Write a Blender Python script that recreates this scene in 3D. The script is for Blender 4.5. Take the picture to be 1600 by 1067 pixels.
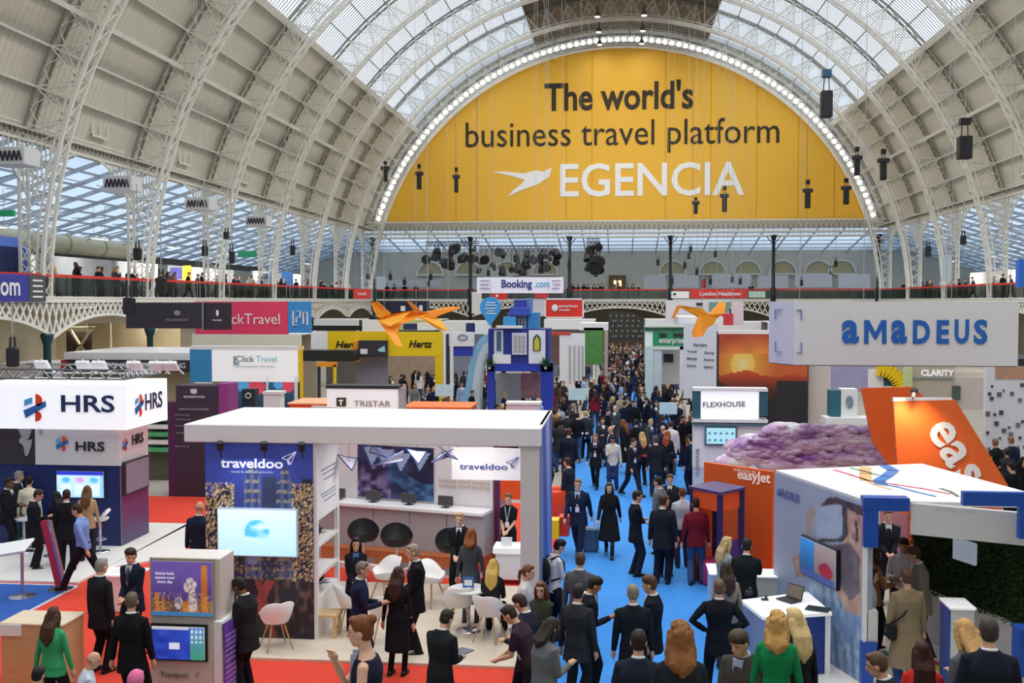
import bpy, math, random
import numpy as np
from mathutils import Vector, Matrix
random.seed(7); rng=np.random.default_rng(7)
D2R=math.pi/180
SC=bpy.context.scene
for o in list(bpy.data.objects): bpy.data.objects.remove(o)
COL=SC.collection
# ---------------------------------------------------------------- camera
F=1650.; YAW=math.atan(168/F); CH=5.9
PIT=math.atan((533.5-470)/F*math.cos(YAW))
cam_d=bpy.data.cameras.new('camera'); cam=bpy.data.objects.new('camera',cam_d); COL.objects.link(cam)
cam_d.sensor_width=36; cam_d.lens=36*F/1600; cam_d.clip_end=500; cam_d.clip_start=.2
cam.location=(0,0,CH); cam.rotation_euler=(math.pi/2-PIT,0,YAW)
SC.camera=cam
# ---------------------------------------------------------------- world, exposure
wd=bpy.data.worlds.new('sky'); SC.world=wd; wd.use_nodes=True
nt=wd.node_tree; bg=nt.nodes['Background']
bg.inputs[0].default_value=(.88,.945,1,1); bg.inputs[1].default_value=1.6
SC.view_settings.view_transform='Standard'; SC.view_settings.look='None'
SC.view_settings.gamma=1; SC.view_settings.use_curve_mapping=False
SC.view_settings.exposure=0.2
def area_light(name,loc,size,power,col=(1,.97,.92),sy=None,rot=(0,0,0),parent=None):
    l=bpy.data.lights.new(name,'AREA'); l.energy=power; l.color=col; l.size=size
    if sy: l.shape='RECTANGLE'; l.size_y=sy
    o=bpy.data.objects.new(name,l); COL.objects.link(o); o.location=loc; o.rotation_euler=rot
    if parent: o.parent=parent
    return o
# ---------------------------------------------------------------- pixel -> place
def ray(px,py):
    x=px-800; y=533.5-py
    f=F*math.cos(PIT)+y*math.sin(PIT); u=y*math.cos(PIT)-F*math.sin(PIT)
    return x*math.cos(YAW)-f*math.sin(YAW), x*math.sin(YAW)+f*math.cos(YAW), u
def at(px,py,Y):
    d=ray(px,py); s=Y/d[1]; return Vector((d[0]*s,Y,CH+d[2]*s))
def fl(px,py,z=0.):
    d=ray(px,py); s=(z-CH)/d[2]; return Vector((d[0]*s,d[1]*s,z))
# ---------------------------------------------------------------- materials
def srgb(c):
    if isinstance(c,str):
        c=c.lstrip('#'); c=[int(c[i:i+2],16)/255 for i in (0,2,4)]
    return tuple((v/12.92 if v<=.04045 else ((v+.055)/1.055)**2.4) for v in c)
MATS={}
def mat(hexc,rough=.6,metal=0.,noise=.08,scale=6.,emit=0.,key=None,bump=0.,spec=.4,coat=0.,stretch=None):
    k=key or (hexc,rough,metal,noise,scale,emit,bump,stretch)
    if k in MATS: return MATS[k]
    m=bpy.data.materials.new('m_'+str(hexc)); m.use_nodes=True
    t=m.node_tree; b=t.nodes['Principled BSDF']; c=srgb(hexc)
    b.inputs['Base Color'].default_value=(*c,1); b.inputs['Roughness'].default_value=rough
    b.inputs['Metallic'].default_value=metal; b.inputs['Specular IOR Level'].default_value=spec
    if coat: b.inputs['Coat Weight'].default_value=coat
    if noise>0 or bump>0:
        tc=t.nodes.new('ShaderNodeTexCoord'); n=t.nodes.new('ShaderNodeTexNoise'); n.inputs['Scale'].default_value=scale
        n.inputs['Detail'].default_value=3
        if stretch:
            mp=t.nodes.new('ShaderNodeMapping'); mp.inputs['Scale'].default_value=stretch
            t.links.new(tc.outputs['Object'],mp.inputs[0]); t.links.new(mp.outputs[0],n.inputs['Vector'])
        else: t.links.new(tc.outputs['Object'],n.inputs['Vector'])
        if noise>0:
            mr=t.nodes.new('ShaderNodeMapRange'); mr.inputs['To Min'].default_value=1-noise*1.6; mr.inputs['To Max'].default_value=1+noise*1.6
            t.links.new(n.outputs[0],mr.inputs[0])
            v=t.nodes.new('ShaderNodeVectorMath'); v.operation='SCALE'; v.inputs[0].default_value=c
            t.links.new(mr.outputs[0],v.inputs['Scale']); t.links.new(v.outputs[0],b.inputs['Base Color'])
        if bump>0:
            bp=t.nodes.new('ShaderNodeBump'); bp.inputs['Strength'].default_value=bump; bp.inputs['Distance'].default_value=.02
            t.links.new(n.outputs[0],bp.inputs['Height']); t.links.new(bp.outputs[0],b.inputs['Normal'])
    if emit:
        b.inputs['Emission Color'].default_value=(*c,1); b.inputs['Emission Strength'].default_value=emit
    MATS[k]=m; return m
def painted(rough=.5,emit=0.,key='painted'):
    k=(key,rough,emit)
    if k in MATS: return MATS[k]
    m=bpy.data.materials.new('m_print'); m.use_nodes=True; t=m.node_tree; b=t.nodes['Principled BSDF']
    a=t.nodes.new('ShaderNodeVertexColor'); a.layer_name='print'
    t.links.new(a.outputs[0],b.inputs['Base Color']); b.inputs['Roughness'].default_value=rough
    if emit: t.links.new(a.outputs[0],b.inputs['Emission Color']); b.inputs['Emission Strength'].default_value=emit
    MATS[k]=m; return m
def glass(key,col,transp=.7,rough=.2,transl=True):
    if key in MATS: return MATS[key]
    m=bpy.data.materials.new('m_glass'); m.use_nodes=True; t=m.node_tree; t.nodes.clear()
    out=t.nodes.new('ShaderNodeOutputMaterial'); mx=t.nodes.new('ShaderNodeMixShader'); mx.inputs[0].default_value=1-transp
    tr=t.nodes.new('ShaderNodeBsdfTransparent'); tr.inputs[0].default_value=(*col,1)
    if transl:
        d=t.nodes.new('ShaderNodeBsdfTranslucent'); d.inputs[0].default_value=(*col,1)
    else:
        d=t.nodes.new('ShaderNodeBsdfGlossy'); d.inputs[0].default_value=(*col,1); d.inputs['Roughness'].default_value=rough
    t.links.new(tr.outputs[0],mx.inputs[1]); t.links.new(d.outputs[0],mx.inputs[2]); t.links.new(mx.outputs[0],out.inputs[0])
    MATS[key]=m; return m
# ---------------------------------------------------------------- mesh builder
class MB:
    def __init__(s): s.v=[]; s.f=[]; s.mi=[]
    def add(s,vs,fs,mi=0,M=None):
        n=len(s.v)
        if M is not None: vs=[tuple(M@Vector(p)) for p in vs]
        s.v+= [tuple(p) for p in vs]; s.f+=[tuple(i+n for i in f) for f in fs]; s.mi+=[mi]*len(fs); return s
    def box(s,lo,hi,mi=0,M=None):
        x0,y0,z0=lo; x1,y1,z1=hi
        vs=[(x0,y0,z0),(x1,y0,z0),(x1,y1,z0),(x0,y1,z0),(x0,y0,z1),(x1,y0,z1),(x1,y1,z1),(x0,y1,z1)]
        return s.add(vs,[(0,3,2,1),(4,5,6,7),(0,1,5,4),(1,2,6,5),(2,3,7,6),(3,0,4,7)],mi,M)
    def cbox(s,c,sz,mi=0,M=None):
        return s.box([c[i]-sz[i]/2 for i in range(3)],[c[i]+sz[i]/2 for i in range(3)],mi,M)
    def bevbox(s,lo,hi,b=.02,mi=0,M=None):
        x0,y0,z0=lo; x1,y1,z1=hi
        def ring(z,i): return [(x0+i,y0+b+0*i,z),(x0+b,y0+i,z),(x1-b,y0+i,z),(x1-i,y0+b,z),(x1-i,y1-b,z),(x1-b,y1-i,z),(x0+b,y1-i,z),(x0+i,y1-b,z)]
        vs=ring(z0,b)+ring(z0+b,0)+ring(z1-b,0)+ring(z1,b); fs=[]
        for k in range(3):
            for i in range(8): j=(i+1)%8; fs.append((k*8+i,k*8+j,k*8+8+j,k*8+8+i))
        fs+=[tuple(range(7,-1,-1)),tuple(range(24,32))]
        return s.add(vs,fs,mi,M)
    def bar(s,a,b,w=.05,h=None,mi=0,caps=False,up=None):
        h=h or w; a=Vector(a); b=Vector(b); d=b-a
        if d.length<1e-6: return s
        d.normalize(); u=Vector(up) if up is not None else (Vector((0,0,1)) if abs(d.z)<.9 else Vector((0,1,0)))
        x=d.cross(u).normalized()*w/2; y=x.cross(d).normalized()*h/2
        vs=[a-x-y,a+x-y,a+x+y,a-x+y,b-x-y,b+x-y,b+x+y,b-x+y]
        fs=[(0,1,5,4),(1,2,6,5),(2,3,7,6),(3,0,4,7)]
        if caps: fs+=[(0,3,2,1),(4,5,6,7)]
        return s.add(vs,fs,mi)
    def tube(s,pts,r,n=8,mi=0,caps=True,closed=False):
        pts=[Vector(p) for p in pts]; m=len(pts)
        rr=r if isinstance(r,(list,tuple)) else [r]*m
        vs=[];fs=[]; px=None
        for i,p in enumerate(pts):
            if closed: d=(pts[(i+1)%m]-pts[i-1])
            else: d=(pts[min(i+1,m-1)]-pts[max(i-1,0)])
            d.normalize()
            if px is None:
                u=Vector((0,0,1)) if abs(d.z)<.9 else Vector((0,1,0)); px=d.cross(u).normalized()
            else: px=(px-d*px.dot(d)).normalized()
            py=d.cross(px)
            for k in range(n):
                a=2*math.pi*k/n; vs.append(p+(px*math.cos(a)+py*math.sin(a))*rr[i])
        for i in range(m if closed else m-1):
            j=(i+1)%m
            for k in range(n): l=(k+1)%n; fs.append((i*n+k,i*n+l,j*n+l,j*n+k))
        if caps and not closed: fs+=[tuple(range(n-1,-1,-1)),tuple(range((m-1)*n,m*n))]
        return s.add(vs,fs,mi)
    def lathe(s,prof,n=16,c=(0,0,0),mi=0,M=None,sx=1,sy=1):
        vs=[];fs=[];m=len(prof)
        for r,z in prof:
            for k in range(n):
                a=2*math.pi*k/n; vs.append((c[0]+r*sx*math.cos(a),c[1]+r*sy*math.sin(a),c[2]+z))
        for i in range(m-1):
            for k in range(n): l=(k+1)%n; fs.append((i*n+k,i*n+l,(i+1)*n+l,(i+1)*n+k))
        fs+=[tuple(range(n-1,-1,-1)),tuple(range((m-1)*n,m*n))]
        return s.add(vs,fs,mi,M)
    def ell(s,c,r,n=12,m=8,mi=0,M=None):
        vs=[(c[0],c[1],c[2]-r[2])];fs=[]
        for i in range(1,m):
            t=math.pi*i/m
            for k in range(n):
                a=2*math.pi*k/n; vs.append((c[0]+r[0]*math.sin(t)*math.cos(a),c[1]+r[1]*math.sin(t)*math.sin(a),c[2]-r[2]*math.cos(t)))
        vs.append((c[0],c[1],c[2]+r[2])); L=len(vs)-1
        for k in range(n): l=(k+1)%n; fs.append((0,1+l,1+k)); fs.append((L,1+(m-2)*n+k,1+(m-2)*n+l))
        for i in range(m-2):
            for k in range(n): l=(k+1)%n; a=1+i*n; fs.append((a+k,a+l,a+n+l,a+n+k))
        return s.add(vs,fs,mi,M)
    def prism(s,poly,z0,z1,mi=0,M=None,plane='xy'):
        n=len(poly)
        def P(p,z): return (p[0],p[1],z) if plane=='xy' else ((p[0],z,p[1]) if plane=='xz' else (z,p[0],p[1]))
        vs=[P(p,z0) for p in poly]+[P(p,z1) for p in poly]
        fs=[tuple(range(n-1,-1,-1)),tuple(range(n,2*n))]+[(i,(i+1)%n,(i+1)%n+n,i+n) for i in range(n)]
        return s.add(vs,fs,mi,M)
    def mesh(s,name,mats,smooth=False):
        me=bpy.data.meshes.new(name); me.from_pydata(s.v,[],s.f)
        mats=mats if isinstance(mats,(list,tuple)) else [mats]
        for m in mats: me.materials.append(m)
        if len(mats)>1: me.polygons.foreach_set('material_index',s.mi)
        if smooth: me.polygons.foreach_set('use_smooth',[True]*len(me.polygons))
        me.update(); return me
    def build(s,name,mats,parent=None,smooth=False,loc=None,rz=0,M=None):
        o=bpy.data.objects.new(name,s.mesh(name,mats,smooth)); COL.objects.link(o)
        if parent is not None: o.parent=parent
        if loc is not None: o.location=loc
        if rz: o.rotation_euler=(0,0,rz)
        if M is not None: o.matrix_local=M
        return o
def tag(o,label,cat,group=None,kind=None):
    if label: o['label']=label
    if cat: o['category']=cat
    if group: o['group']=group
    if kind: o['kind']=kind
    return o
def struct(o): o['kind']='structure'; return o
def stuff(o): o['kind']='stuff'; return o
def empty(name,loc=(0,0,0),rz=0,label=None,cat=None,group=None,kind=None,parent=None):
    o=bpy.data.objects.new(name,None); COL.objects.link(o); o.location=loc; o.rotation_euler=(0,0,rz)
    o.empty_display_size=.2
    if parent is not None: o.parent=parent
    return tag(o,label,cat,group,kind)
def children(o): return [c for c in ALLCH.get(o.name,[])]
def inst(me,name,parent,loc=(0,0,0),rot=(0,0,0),scale=None,M=None):
    o=bpy.data.objects.new(name,me); COL.objects.link(o)
    if parent is not None: o.parent=parent
    if M is not None: o.matrix_local=M
    else:
        o.location=loc; o.rotation_euler=rot
        if scale: o.scale=scale
    return o
def copy_tree(o,parent=None,label=None,loc=None,rz=None):
    c=o.copy(); COL.objects.link(c)
    if parent is not None: c.parent=parent
    for ch in list(o.children): copy_tree(ch,c)
    if label: c['label']=label
    if loc is not None: c.location=loc
    if rz is not None: c.rotation_euler=(0,0,rz)
    return c
# ---------------------------------------------------------------- lettering
_dg=None
def text(s,size,parent,M,mt,depth=.01,bold=0.,align='CENTER',shear=0.,name='lettering',xs=1.,space=1.):
    cu=bpy.data.curves.new('txt','FONT'); cu.body=s; cu.size=size; cu.extrude=depth/2; cu.offset=bold
    cu.align_x=align; cu.align_y='CENTER'; cu.shear=shear; cu.resolution_u=3; cu.space_character=space
    o=bpy.data.objects.new('txt',cu); COL.objects.link(o)
    dg=bpy.context.evaluated_depsgraph_get()
    me=bpy.data.meshes.new_from_object(o.evaluated_get(dg)); bpy.data.objects.remove(o); bpy.data.curves.remove(cu)
    me.materials.clear(); me.materials.append(mt)
    if xs!=1:
        for v in me.vertices: v.co.x*=xs
    r=bpy.data.objects.new(name,me); COL.objects.link(r)
    if parent is not None: r.parent=parent
    r.matrix_local=M; return r
def facing(loc,ang=0.,roll=0.):
    """matrix standing text/graphics up at loc; ang 0 = read from the camera side (-Y)"""
    return Matrix.Translation(loc)@Matrix.Rotation(ang,4,'Z')@Matrix.Rotation(math.pi/2,4,'X')@Matrix.Rotation(roll,4,'Z')
def paint(name,w,h,fn,parent,M,nx=60,ny=40,emit=0.,rough=.5,thick=.02):
    """flat print: a thin board whose face carries colours from fn(u,v) arrays; local XY plane, centred"""
    u=np.linspace(0,1,nx+1); v=np.linspace(0,1,ny+1); U,V=np.meshgrid(u,v)
    co=np.stack([(U-.5)*w,(V-.5)*h,np.zeros_like(U)+thick/2],-1).reshape(-1,3)
    fs=[]
    for j in range(ny):
        for i in range(nx): a=j*(nx+1)+i; fs.append((a,a+1,a+nx+2,a+nx+1))
    n=len(co); back=[(-w/2,-h/2,-thick/2),(w/2,-h/2,-thick/2),(w/2,h/2,-thick/2),(-w/2,h/2,-thick/2)]
    c0,c1,c2,c3=0,nx,n-1,n-1-nx
    fs+=[(n,n+3,n+2,n+1),(n,n+1,c1,c0),(n+1,n+2,c2,c1),(n+2,n+3,c3,c2),(n+3,n,c0,c3)]
    me=bpy.data.meshes.new(name); me.from_pydata([tuple(p) for p in co]+back,[],fs)
    cols=fn(U.ravel(),V.ravel()); cols=np.clip(cols,0,1)
    lin=np.where(cols<=.04045,cols/12.92,((cols+.055)/1.055)**2.4)
    full=np.ones((n+4,4)); full[:n,:3]=lin; full[n:,:3]=.5
    ca=me.color_attributes.new('print','FLOAT_COLOR','POINT'); ca.data.foreach_set('color',full.ravel())
    me.materials.append(painted(rough,emit)); me.update()
    o=bpy.data.objects.new(name,me); COL.objects.link(o)
    if parent is not None: o.parent=parent
    o.matrix_local=M; return o
def mixc(a,b,t):
    a=np.array(srgb8(a)); b=np.array(srgb8(b)); t=np.clip(t,0,1)[:,None]; return a*(1-t)+b*t
def srgb8(c):
    if isinstance(c,str): c=c.lstrip('#'); return [int(c[i:i+2],16)/255 for i in (0,2,4)]
    return c
def vnoise(u,v,f,seed=0):
    r=np.random.default_rng(seed); n=64; g=r.random((n,n)); x=(u*f)%n; y=(v*f)%n
    i=x.astype(int)%n; j=y.astype(int)%n; a=x-np.floor(x); b=y-np.floor(y); a=a*a*(3-2*a); b=b*b*(3-2*b)
    i2=(i+1)%n; j2=(j+1)%n
    return (g[i,j]*(1-a)+g[i2,j]*a)*(1-b)+(g[i,j2]*(1-a)+g[i2,j2]*a)*b

def fitw(o,w):
    xs=[v.co.x for v in o.data.vertices]; k=w/(max(xs)-min(xs)); c=(max(xs)+min(xs))/2
    for v in o.data.vertices: v.co.x=(v.co.x-c)*k
    return o

def proj(P):
    d=Vector(P)-Vector((0,0,CH)); x=d.x*math.cos(YAW)+d.y*math.sin(YAW); f=-d.x*math.sin(YAW)+d.y*math.cos(YAW)
    z=f*math.cos(PIT)-d.z*math.sin(PIT); y=f*math.sin(PIT)+d.z*math.cos(PIT); return 800+F*x/z,533.5-F*y/z
# ================================================================ THE HALL
YF=110.0; BAY=10.62; HWD=26.0; EYE=5.9; GZ=5.95      # far wall, bay length, half width, springing, gallery floor
RI,RO,RS=26.0,27.85,28.15
A0,DA=16.3,3.95
iron='#d6d3c8'; M_iron=mat('#dad8cf',.5,noise=.04,scale=2); M_irond=mat('#8f8d86',.55,noise=.06,scale=2); M_board=mat('#cfcbbd',.6,noise=.05,scale=.6)
M_dark=mat('#3a3d3f',.5,noise=0); M_teal=mat('#21414b',.45,noise=.05); M_white=mat('#f1f0f0',.5,noise=.02); M_black=mat('#17181b',.5,noise=0)
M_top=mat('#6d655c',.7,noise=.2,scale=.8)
def pol(r,a,y): a*=D2R; return Vector((-r*math.cos(a),y,EYE+r*math.sin(a)))
# ---- floor: concrete + carpets
fb=MB(); fb.box((-40,-8,-.1),(40,124,-.004)); floor=struct(fb.build('floor',mat('#a9a39a',.7,noise=.1,scale=.5)))
def carpet(name,lab,col,x0,y0,x1,y1,z=.0,th=.006,cat='carpet',part=None):
    b=MB(); b.box((x0,y0,z),(x1,y1,z+th)); o=b.build(name,mat(col,.9,noise=.05,scale=3,bump=.15)); return tag(o,lab,cat)
carpet('aisle_carpet','bright blue aisle carpet running down the middle of the hall','#3b8fe2',-1.55,-6,2.68,104,.006)
carpet('red_carpet','red carpet around the left stands and their tables','#dc422e',-22,-6,-1.55,30.5,.001)
carpet('red_carpet','red carpet strip along the right edge of the blue aisle','#d9452f',2.68,18.5,3.9,52,.001)
carpet('blue_carpet','royal blue carpet rectangle at the lower left corner','#2b5cb0',-22,-6,-11.13,20.6,.008)
b=MB()
for x0,y0,x1,y1 in ((-11.17,-6,-11.1,20.64),(-22,20.6,-11.1,20.66)): b.box((x0,y0,.008),(x1,y1,.018))
tag(b.build('carpet_trim',mat('#d8dce6',.5,noise=0)),'pale metal trim edging the royal blue carpet','trim')
# ---- ceiling: boards and glazing between trusses, each panel a piece
ceil=struct(empty('ceiling',(0,0,0)))
NB=7
W_=2*RS*math.sin(DA/2*D2R)
pb=MB(); nb=24; bw=BAY/nb
for i in range(nb):
    y=-BAY/2+i*bw; h=.055
    x0,x1=-W_/2,W_/2
    pb.add([(x0,y,0),(x0,y+bw*.07,-h),(x0,y+bw*.93,-h),(x0,y+bw,0),(x1,y,0),(x1,y+bw*.07,-h),(x1,y+bw*.93,-h),(x1,y+bw,0)],[(0,1,5,4),(1,2,6,5),(2,3,7,6)])
pb.box((-W_/2,-BAY/2,.02),(W_/2,BAY/2,.08))
me_panel=pb.mesh('roof_panel',M_board)
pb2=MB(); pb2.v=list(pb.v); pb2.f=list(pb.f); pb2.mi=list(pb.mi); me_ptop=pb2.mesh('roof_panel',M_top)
gb=MB(); gb.add([(-W_/2,-BAY/2,0),(W_/2,-BAY/2,0),(W_/2,BAY/2,0),(-W_/2,BAY/2,0)],[(0,1,2,3)])
me_gl=gb.mesh('glazing_panel',glass('sky_glass',(.93,.96,1),.72))
gbars=MB()
for i in range(25): y=-BAY/2+i*bw; gbars.box((-W_/2,y-.03,-.07),(W_/2,y+.03,-.005))
me_gb=gbars.mesh('glazing_bars',mat('#a4a8b0',.5,noise=0))
def panelM(k,side,yc,r=RS):
    a=(A0+DA*(k+.5)); a=a if side<0 else 180-a
    p=pol(r*math.cos(DA/2*D2R),a,yc); 
    return Matrix.Translation(p)@Matrix.Rotation((90-a)*-D2R,4,'Y')
NTOP=18  # angular slots on the top strip: from 71.6 to 108.4
for bi in range(NB):
    yc=YF-BAY*(bi+.5)
    for side in (-1,1):
        for k in range(14):
            if k<6: inst(me_panel,'roof_panel',ceil,M=panelM(k,side,yc))
            else:
                g=inst(me_gl,'glazing_panel',ceil,M=panelM(k,side,yc)); inst(me_gb,'glazing_bars',g)
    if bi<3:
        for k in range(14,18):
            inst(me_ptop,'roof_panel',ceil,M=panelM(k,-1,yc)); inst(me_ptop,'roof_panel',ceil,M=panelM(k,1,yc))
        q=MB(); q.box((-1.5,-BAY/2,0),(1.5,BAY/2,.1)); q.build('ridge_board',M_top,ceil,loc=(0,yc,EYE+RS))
# roof nearer than any view reaches: one plain shell
sh=MB(); y0,y1=-8,YF-BAY*NB
def shell(a0,a1,ya,yb,B):
    n=max(1,int((a1-a0)/4)); 
    for i in range(n):
        p=[pol(RS,a0+(a1-a0)*(i+t),0) for t in ()]
        q0=a0+(a1-a0)*i/n; q1=a0+(a1-a0)*(i+1)/n
        B.add([pol(RS,q0,ya),pol(RS,q1,ya),pol(RS,q1,yb),pol(RS,q0,yb)],[(0,1,2,3)])
shell(A0,40,y0,y1,sh); shell(140,180-A0,y0,y1,sh); shell(71.6,108.4,y0,YF-BAY*3,sh)
sh.build('roof_shell',M_board,ceil)
sg=MB(); shell(40,71.6,y0,y1,sg); shell(108.4,140,y0,y1,sg); sg.build('glazing_shell',MATS['sky_glass'],ceil)
# purlins
for k in range(0,19):
    for side in (-1,1):
        a=A0+DA*k; a=a if side<0 else 180-a
        gl=k>6
        if k==18: break
        b=MB(); up=pol(1,a,0)-Vector((0,0,EYE))
        y0=YF-BAY*NB
        if k==3: b.bar(pol(26.95,a,y0),pol(26.95,a,YF),.24,.24,up=up)
        b.bar(pol(RS-.22,a,y0),pol(RS-.22,a,YF),.09 if gl else .10,.34,up=up)
        if k==6: b.bar(pol(RS-.25,a,y0),pol(RS-.25,a,YF),.45,.3,up=up)
        b.build('purlin',M_irond if gl else M_iron,ceil)
# dormer hatches in the lowest boards
hm=MB(); hm.box((-.75,-.1,0),(.75,.0,1.5),1); 
for x in (-.8,0,.8): hm.box((x-.06,-.2,-.06),(x+.06,-.08,1.56))
for z in (-.03,1.53): hm.box((-.86,-.2,z-.05),(.86,-.08,z+.05))
hm.box((-.95,-.24,1.58),(.95,.3,1.68)); hm.box((-.86,-.1,-.05),(-.8,.9,1.6)); hm.box((.8,-.1,-.05),(.86,.9,1.6))
me_h=hm.mesh('roof_hatch',[M_iron,mat('#b9bbb3',.4,noise=.05)])
for bi in range(NB):
    yc=YF-BAY*(bi+.5)
    for side in (-1,1):
        p=pol(RS-.1,A0+1.2,yc); x=p.x if side<0 else -p.x
        inst(me_h,'roof_hatch',ceil,loc=(x,yc+.6,p.z),rot=(0,0,-math.pi/2 if side>0 else math.pi/2))
# ---- trusses
def truss_meshes():
    nodes=[A0+DA*i for i in range(14)]+[71.6+36.8*i/8 for i in range(8)]+[180-A0-DA*(13-i)-0 for i in range(14)]
    nodes=[A0+DA*i for i in range(15)]+[71.6+36.8*i/9 for i in range(1,9)]+[180-(A0+DA*i) for i in range(14,-1,-1)]
    inner=MB(); outer=MB(); web=MB(); lace=MB()
    low=[0,4,8,12]
    full=low+nodes+[180-a for a in reversed(low)]
    for dy in (-.36,.36):
        for a,b_ in zip(full[:-1],full[1:]):
            up=pol(1,(a+b_)/2,0)-Vector((0,0,EYE)); inner.bar(pol(RI,a,dy),pol(RI,b_,dy),.13,.16,up=up)
            inner.bar(pol(RI+.3,a,dy),pol(RI+.3,b_,dy),.05,.08,up=up)
        for a,b_ in zip(nodes[:-1],nodes[1:]):
            up=pol(1,(a+b_)/2,0)-Vector((0,0,EYE)); outer.bar(pol(RO,a,dy),pol(RO,b_,dy),.10,.14,up=up)
        for a in nodes: web.bar(pol(RI,a,dy),pol(RO,a,dy),.07,.10)
        for a,b_ in zip(nodes[:-1],nodes[1:]):
            m_=(a+b_)/2
            web.bar(pol(RO,a,dy),pol(RI,m_,dy),.05,.06); web.bar(pol(RO,b_,dy),pol(RI,m_,dy),.05,.06)
            web.bar(pol((RI+RO)/2,a,dy),pol(RO,m_,dy),.035,.04); web.bar(pol((RI+RO)/2,b_,dy),pol(RO,m_,dy),.035,.04)
            web.bar(pol((RI+RO)/2,a,dy),pol(RI,m_,dy),.035,.04); web.bar(pol((RI+RO)/2,b_,dy),pol(RI,m_,dy),.035,.04)
        # legs
        for s in (-1,1):
            xo=s*27.0
            lace.bar((xo,dy,GZ),(xo,dy,EYE+RO*math.sin(A0*D2R)),.12,.12)
            n=9
            for i in range(n):
                z0=GZ+i*(7.6/n); z1=z0+7.6/n
                r0=math.sqrt(max(0,RI**2-(z0-EYE)**2))*s; r1=math.sqrt(max(0,RI**2-(z1-EYE)**2))*s
                lace.bar((xo,dy,z0),(r1,dy,z1),.045,.045); lace.bar((r0,dy,z0),(xo,dy,z1),.045,.045)
    st=full
    for i,(a,b_) in enumerate(zip(st[:-1],st[1:])):
        for q0,q1 in ((a,(a+b_)/2),((a+b_)/2,b_)):
            inner.bar(pol(RI,q0,-.36),pol(RI,q1,.36),.04,.04); inner.bar(pol(RI,q0,.36),pol(RI,q1,-.36),.04,.04)
    for a,b_ in zip(nodes[:-1],nodes[1:]): outer.bar(pol(RO,a,-.36),pol(RO,b_,.36),.04,.04); outer.bar(pol(RO,b_,-.36),pol(RO,b_,.36),.04,.04)
    for s in (-1,1):
        for i in range(10): z=GZ+i*.8; lace.bar((s*27,-.36,z),(s*27,.36,z+.8),.04,.04); lace.bar((s*27,.36,z),(s*27,-.36,z+.8),.04,.04)
    return inner.mesh('inner_chord',mat('#e6e4dc',.45,noise=.03)),outer.mesh('outer_chord',M_irond),web.mesh('web_bracing',M_iron),lace.mesh('leg_lattice',M_iron)
tms=truss_meshes()
ords=['nearest','second','third','fourth','fifth','sixth','seventh','eighth','ninth']
for i in range(0,NB+1):
    y=YF-.5-BAY*i
    t=empty('roof_truss',(0,y,0),label=('white curved lattice roof truss, %s counting from the yellow banner wall'%['first','second','third','fourth','fifth','sixth','seventh','eighth'][i]),cat='roof truss',group='white lattice roof trusses')
    for me in tms: inst(me,me.name,t)
# ---- eaves girder with arched spandrels, one bay at a time (side walls of the nave)
gm=MB()
zt,zb=14.0,13.25
for z in (zt,zb): gm.bar((0,0,z),(0,BAY,z),.12,.14)
n=26
for i in range(n):
    y=i*BAY/n; gm.bar((0,y,zb),(0,y+BAY/n,zt),.05,.05); gm.bar((0,y,zt),(0,y+BAY/n,zb),.05,.05)
for s in (0,1):
    prev=None
    for i in range(13):
        t=i/12; yy=.2+t*4.6; zz=zb-2.6*(1-t)**2
        yv=yy if s==0 else BAY-yy
        if prev: gm.bar(prev,(0,yv,zz),.08,.10)
        gm.bar((0,yv,zz),(0,yv,zb),.06,.07); prev=(0,yv,zz)
me_g=gm.mesh('eaves_girder',M_iron)
for s,nm in ((-1,'left'),(1,'right')):
    t=struct(empty('trim_'+('1' if s<0 else '2')))
    for i in range(NB+1): inst(me_g,'eaves_girder',t,loc=(s*26.95,YF-BAY*(i+1),0))
# ---- side galleries
M_cream=mat('#cfc2a6',.7,noise=.06,scale=1.5); M_gal=mat('#e9e7df',.5,noise=.03); M_red=mat('#d8392f',.5,noise=.03)
M_balg=glass('balustrade_glass',(.42,.48,.47),.72,.1,False)
def fascia_mesh():
    m=MB(); m.box((-.09,0,GZ-.12),(.09,BAY,GZ+.08)); m.box((-.14,0,GZ+.08),(.12,BAY,GZ+.16))
    def low(t): return GZ-.72-1.0*abs(2*t-1)**2.2
    n=20; pr=None
    for i in range(n+1):
        t=i/n; p=(0,t*BAY,low(t))
        if pr: m.bar(pr,p,.16,.14); m.bar((pr[0],pr[1],pr[2]+.05),(0,t*BAY,GZ-.1),.06,.10); m.bar((pr[0],pr[1],GZ-.1),(0,t*BAY,low(t)),.06,.10)
        pr=p
    return m.mesh('fascia_arch',M_gal)
me_f=fascia_mesh()
rail=MB(); rail.bar((0,0,GZ+1.12),(0,BAY,GZ+1.12),.10,.14); me_rail=rail.mesh('red_rail',M_red)
bl=MB(); bl.box((-.012,.3,GZ+.18),(.012,BAY-.3,GZ+1.04)); me_bal=bl.mesh('balustrade_panel',M_balg)
po=MB()
for i in range(9): po.bar((0,BAY*i/8,GZ+.1),(0,BAY*i/8,GZ+1.1),.05)
for i in range(60): po.bar((0,BAY*i/60,GZ+.18),(0,BAY*i/60,GZ+1.05),.018)
me_po=po.mesh('rail_posts',mat('#53584f',.5,noise=0))
colm=MB(); colm.lathe([(.26,0),(.30,.05),(.30,.25),(.2,.35),(.17,1),(.17,3.9),(.24,4.1),(.3,4.3),(.3,4.4)],16)
me_c=colm.mesh('column',M_teal,True)
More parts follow.
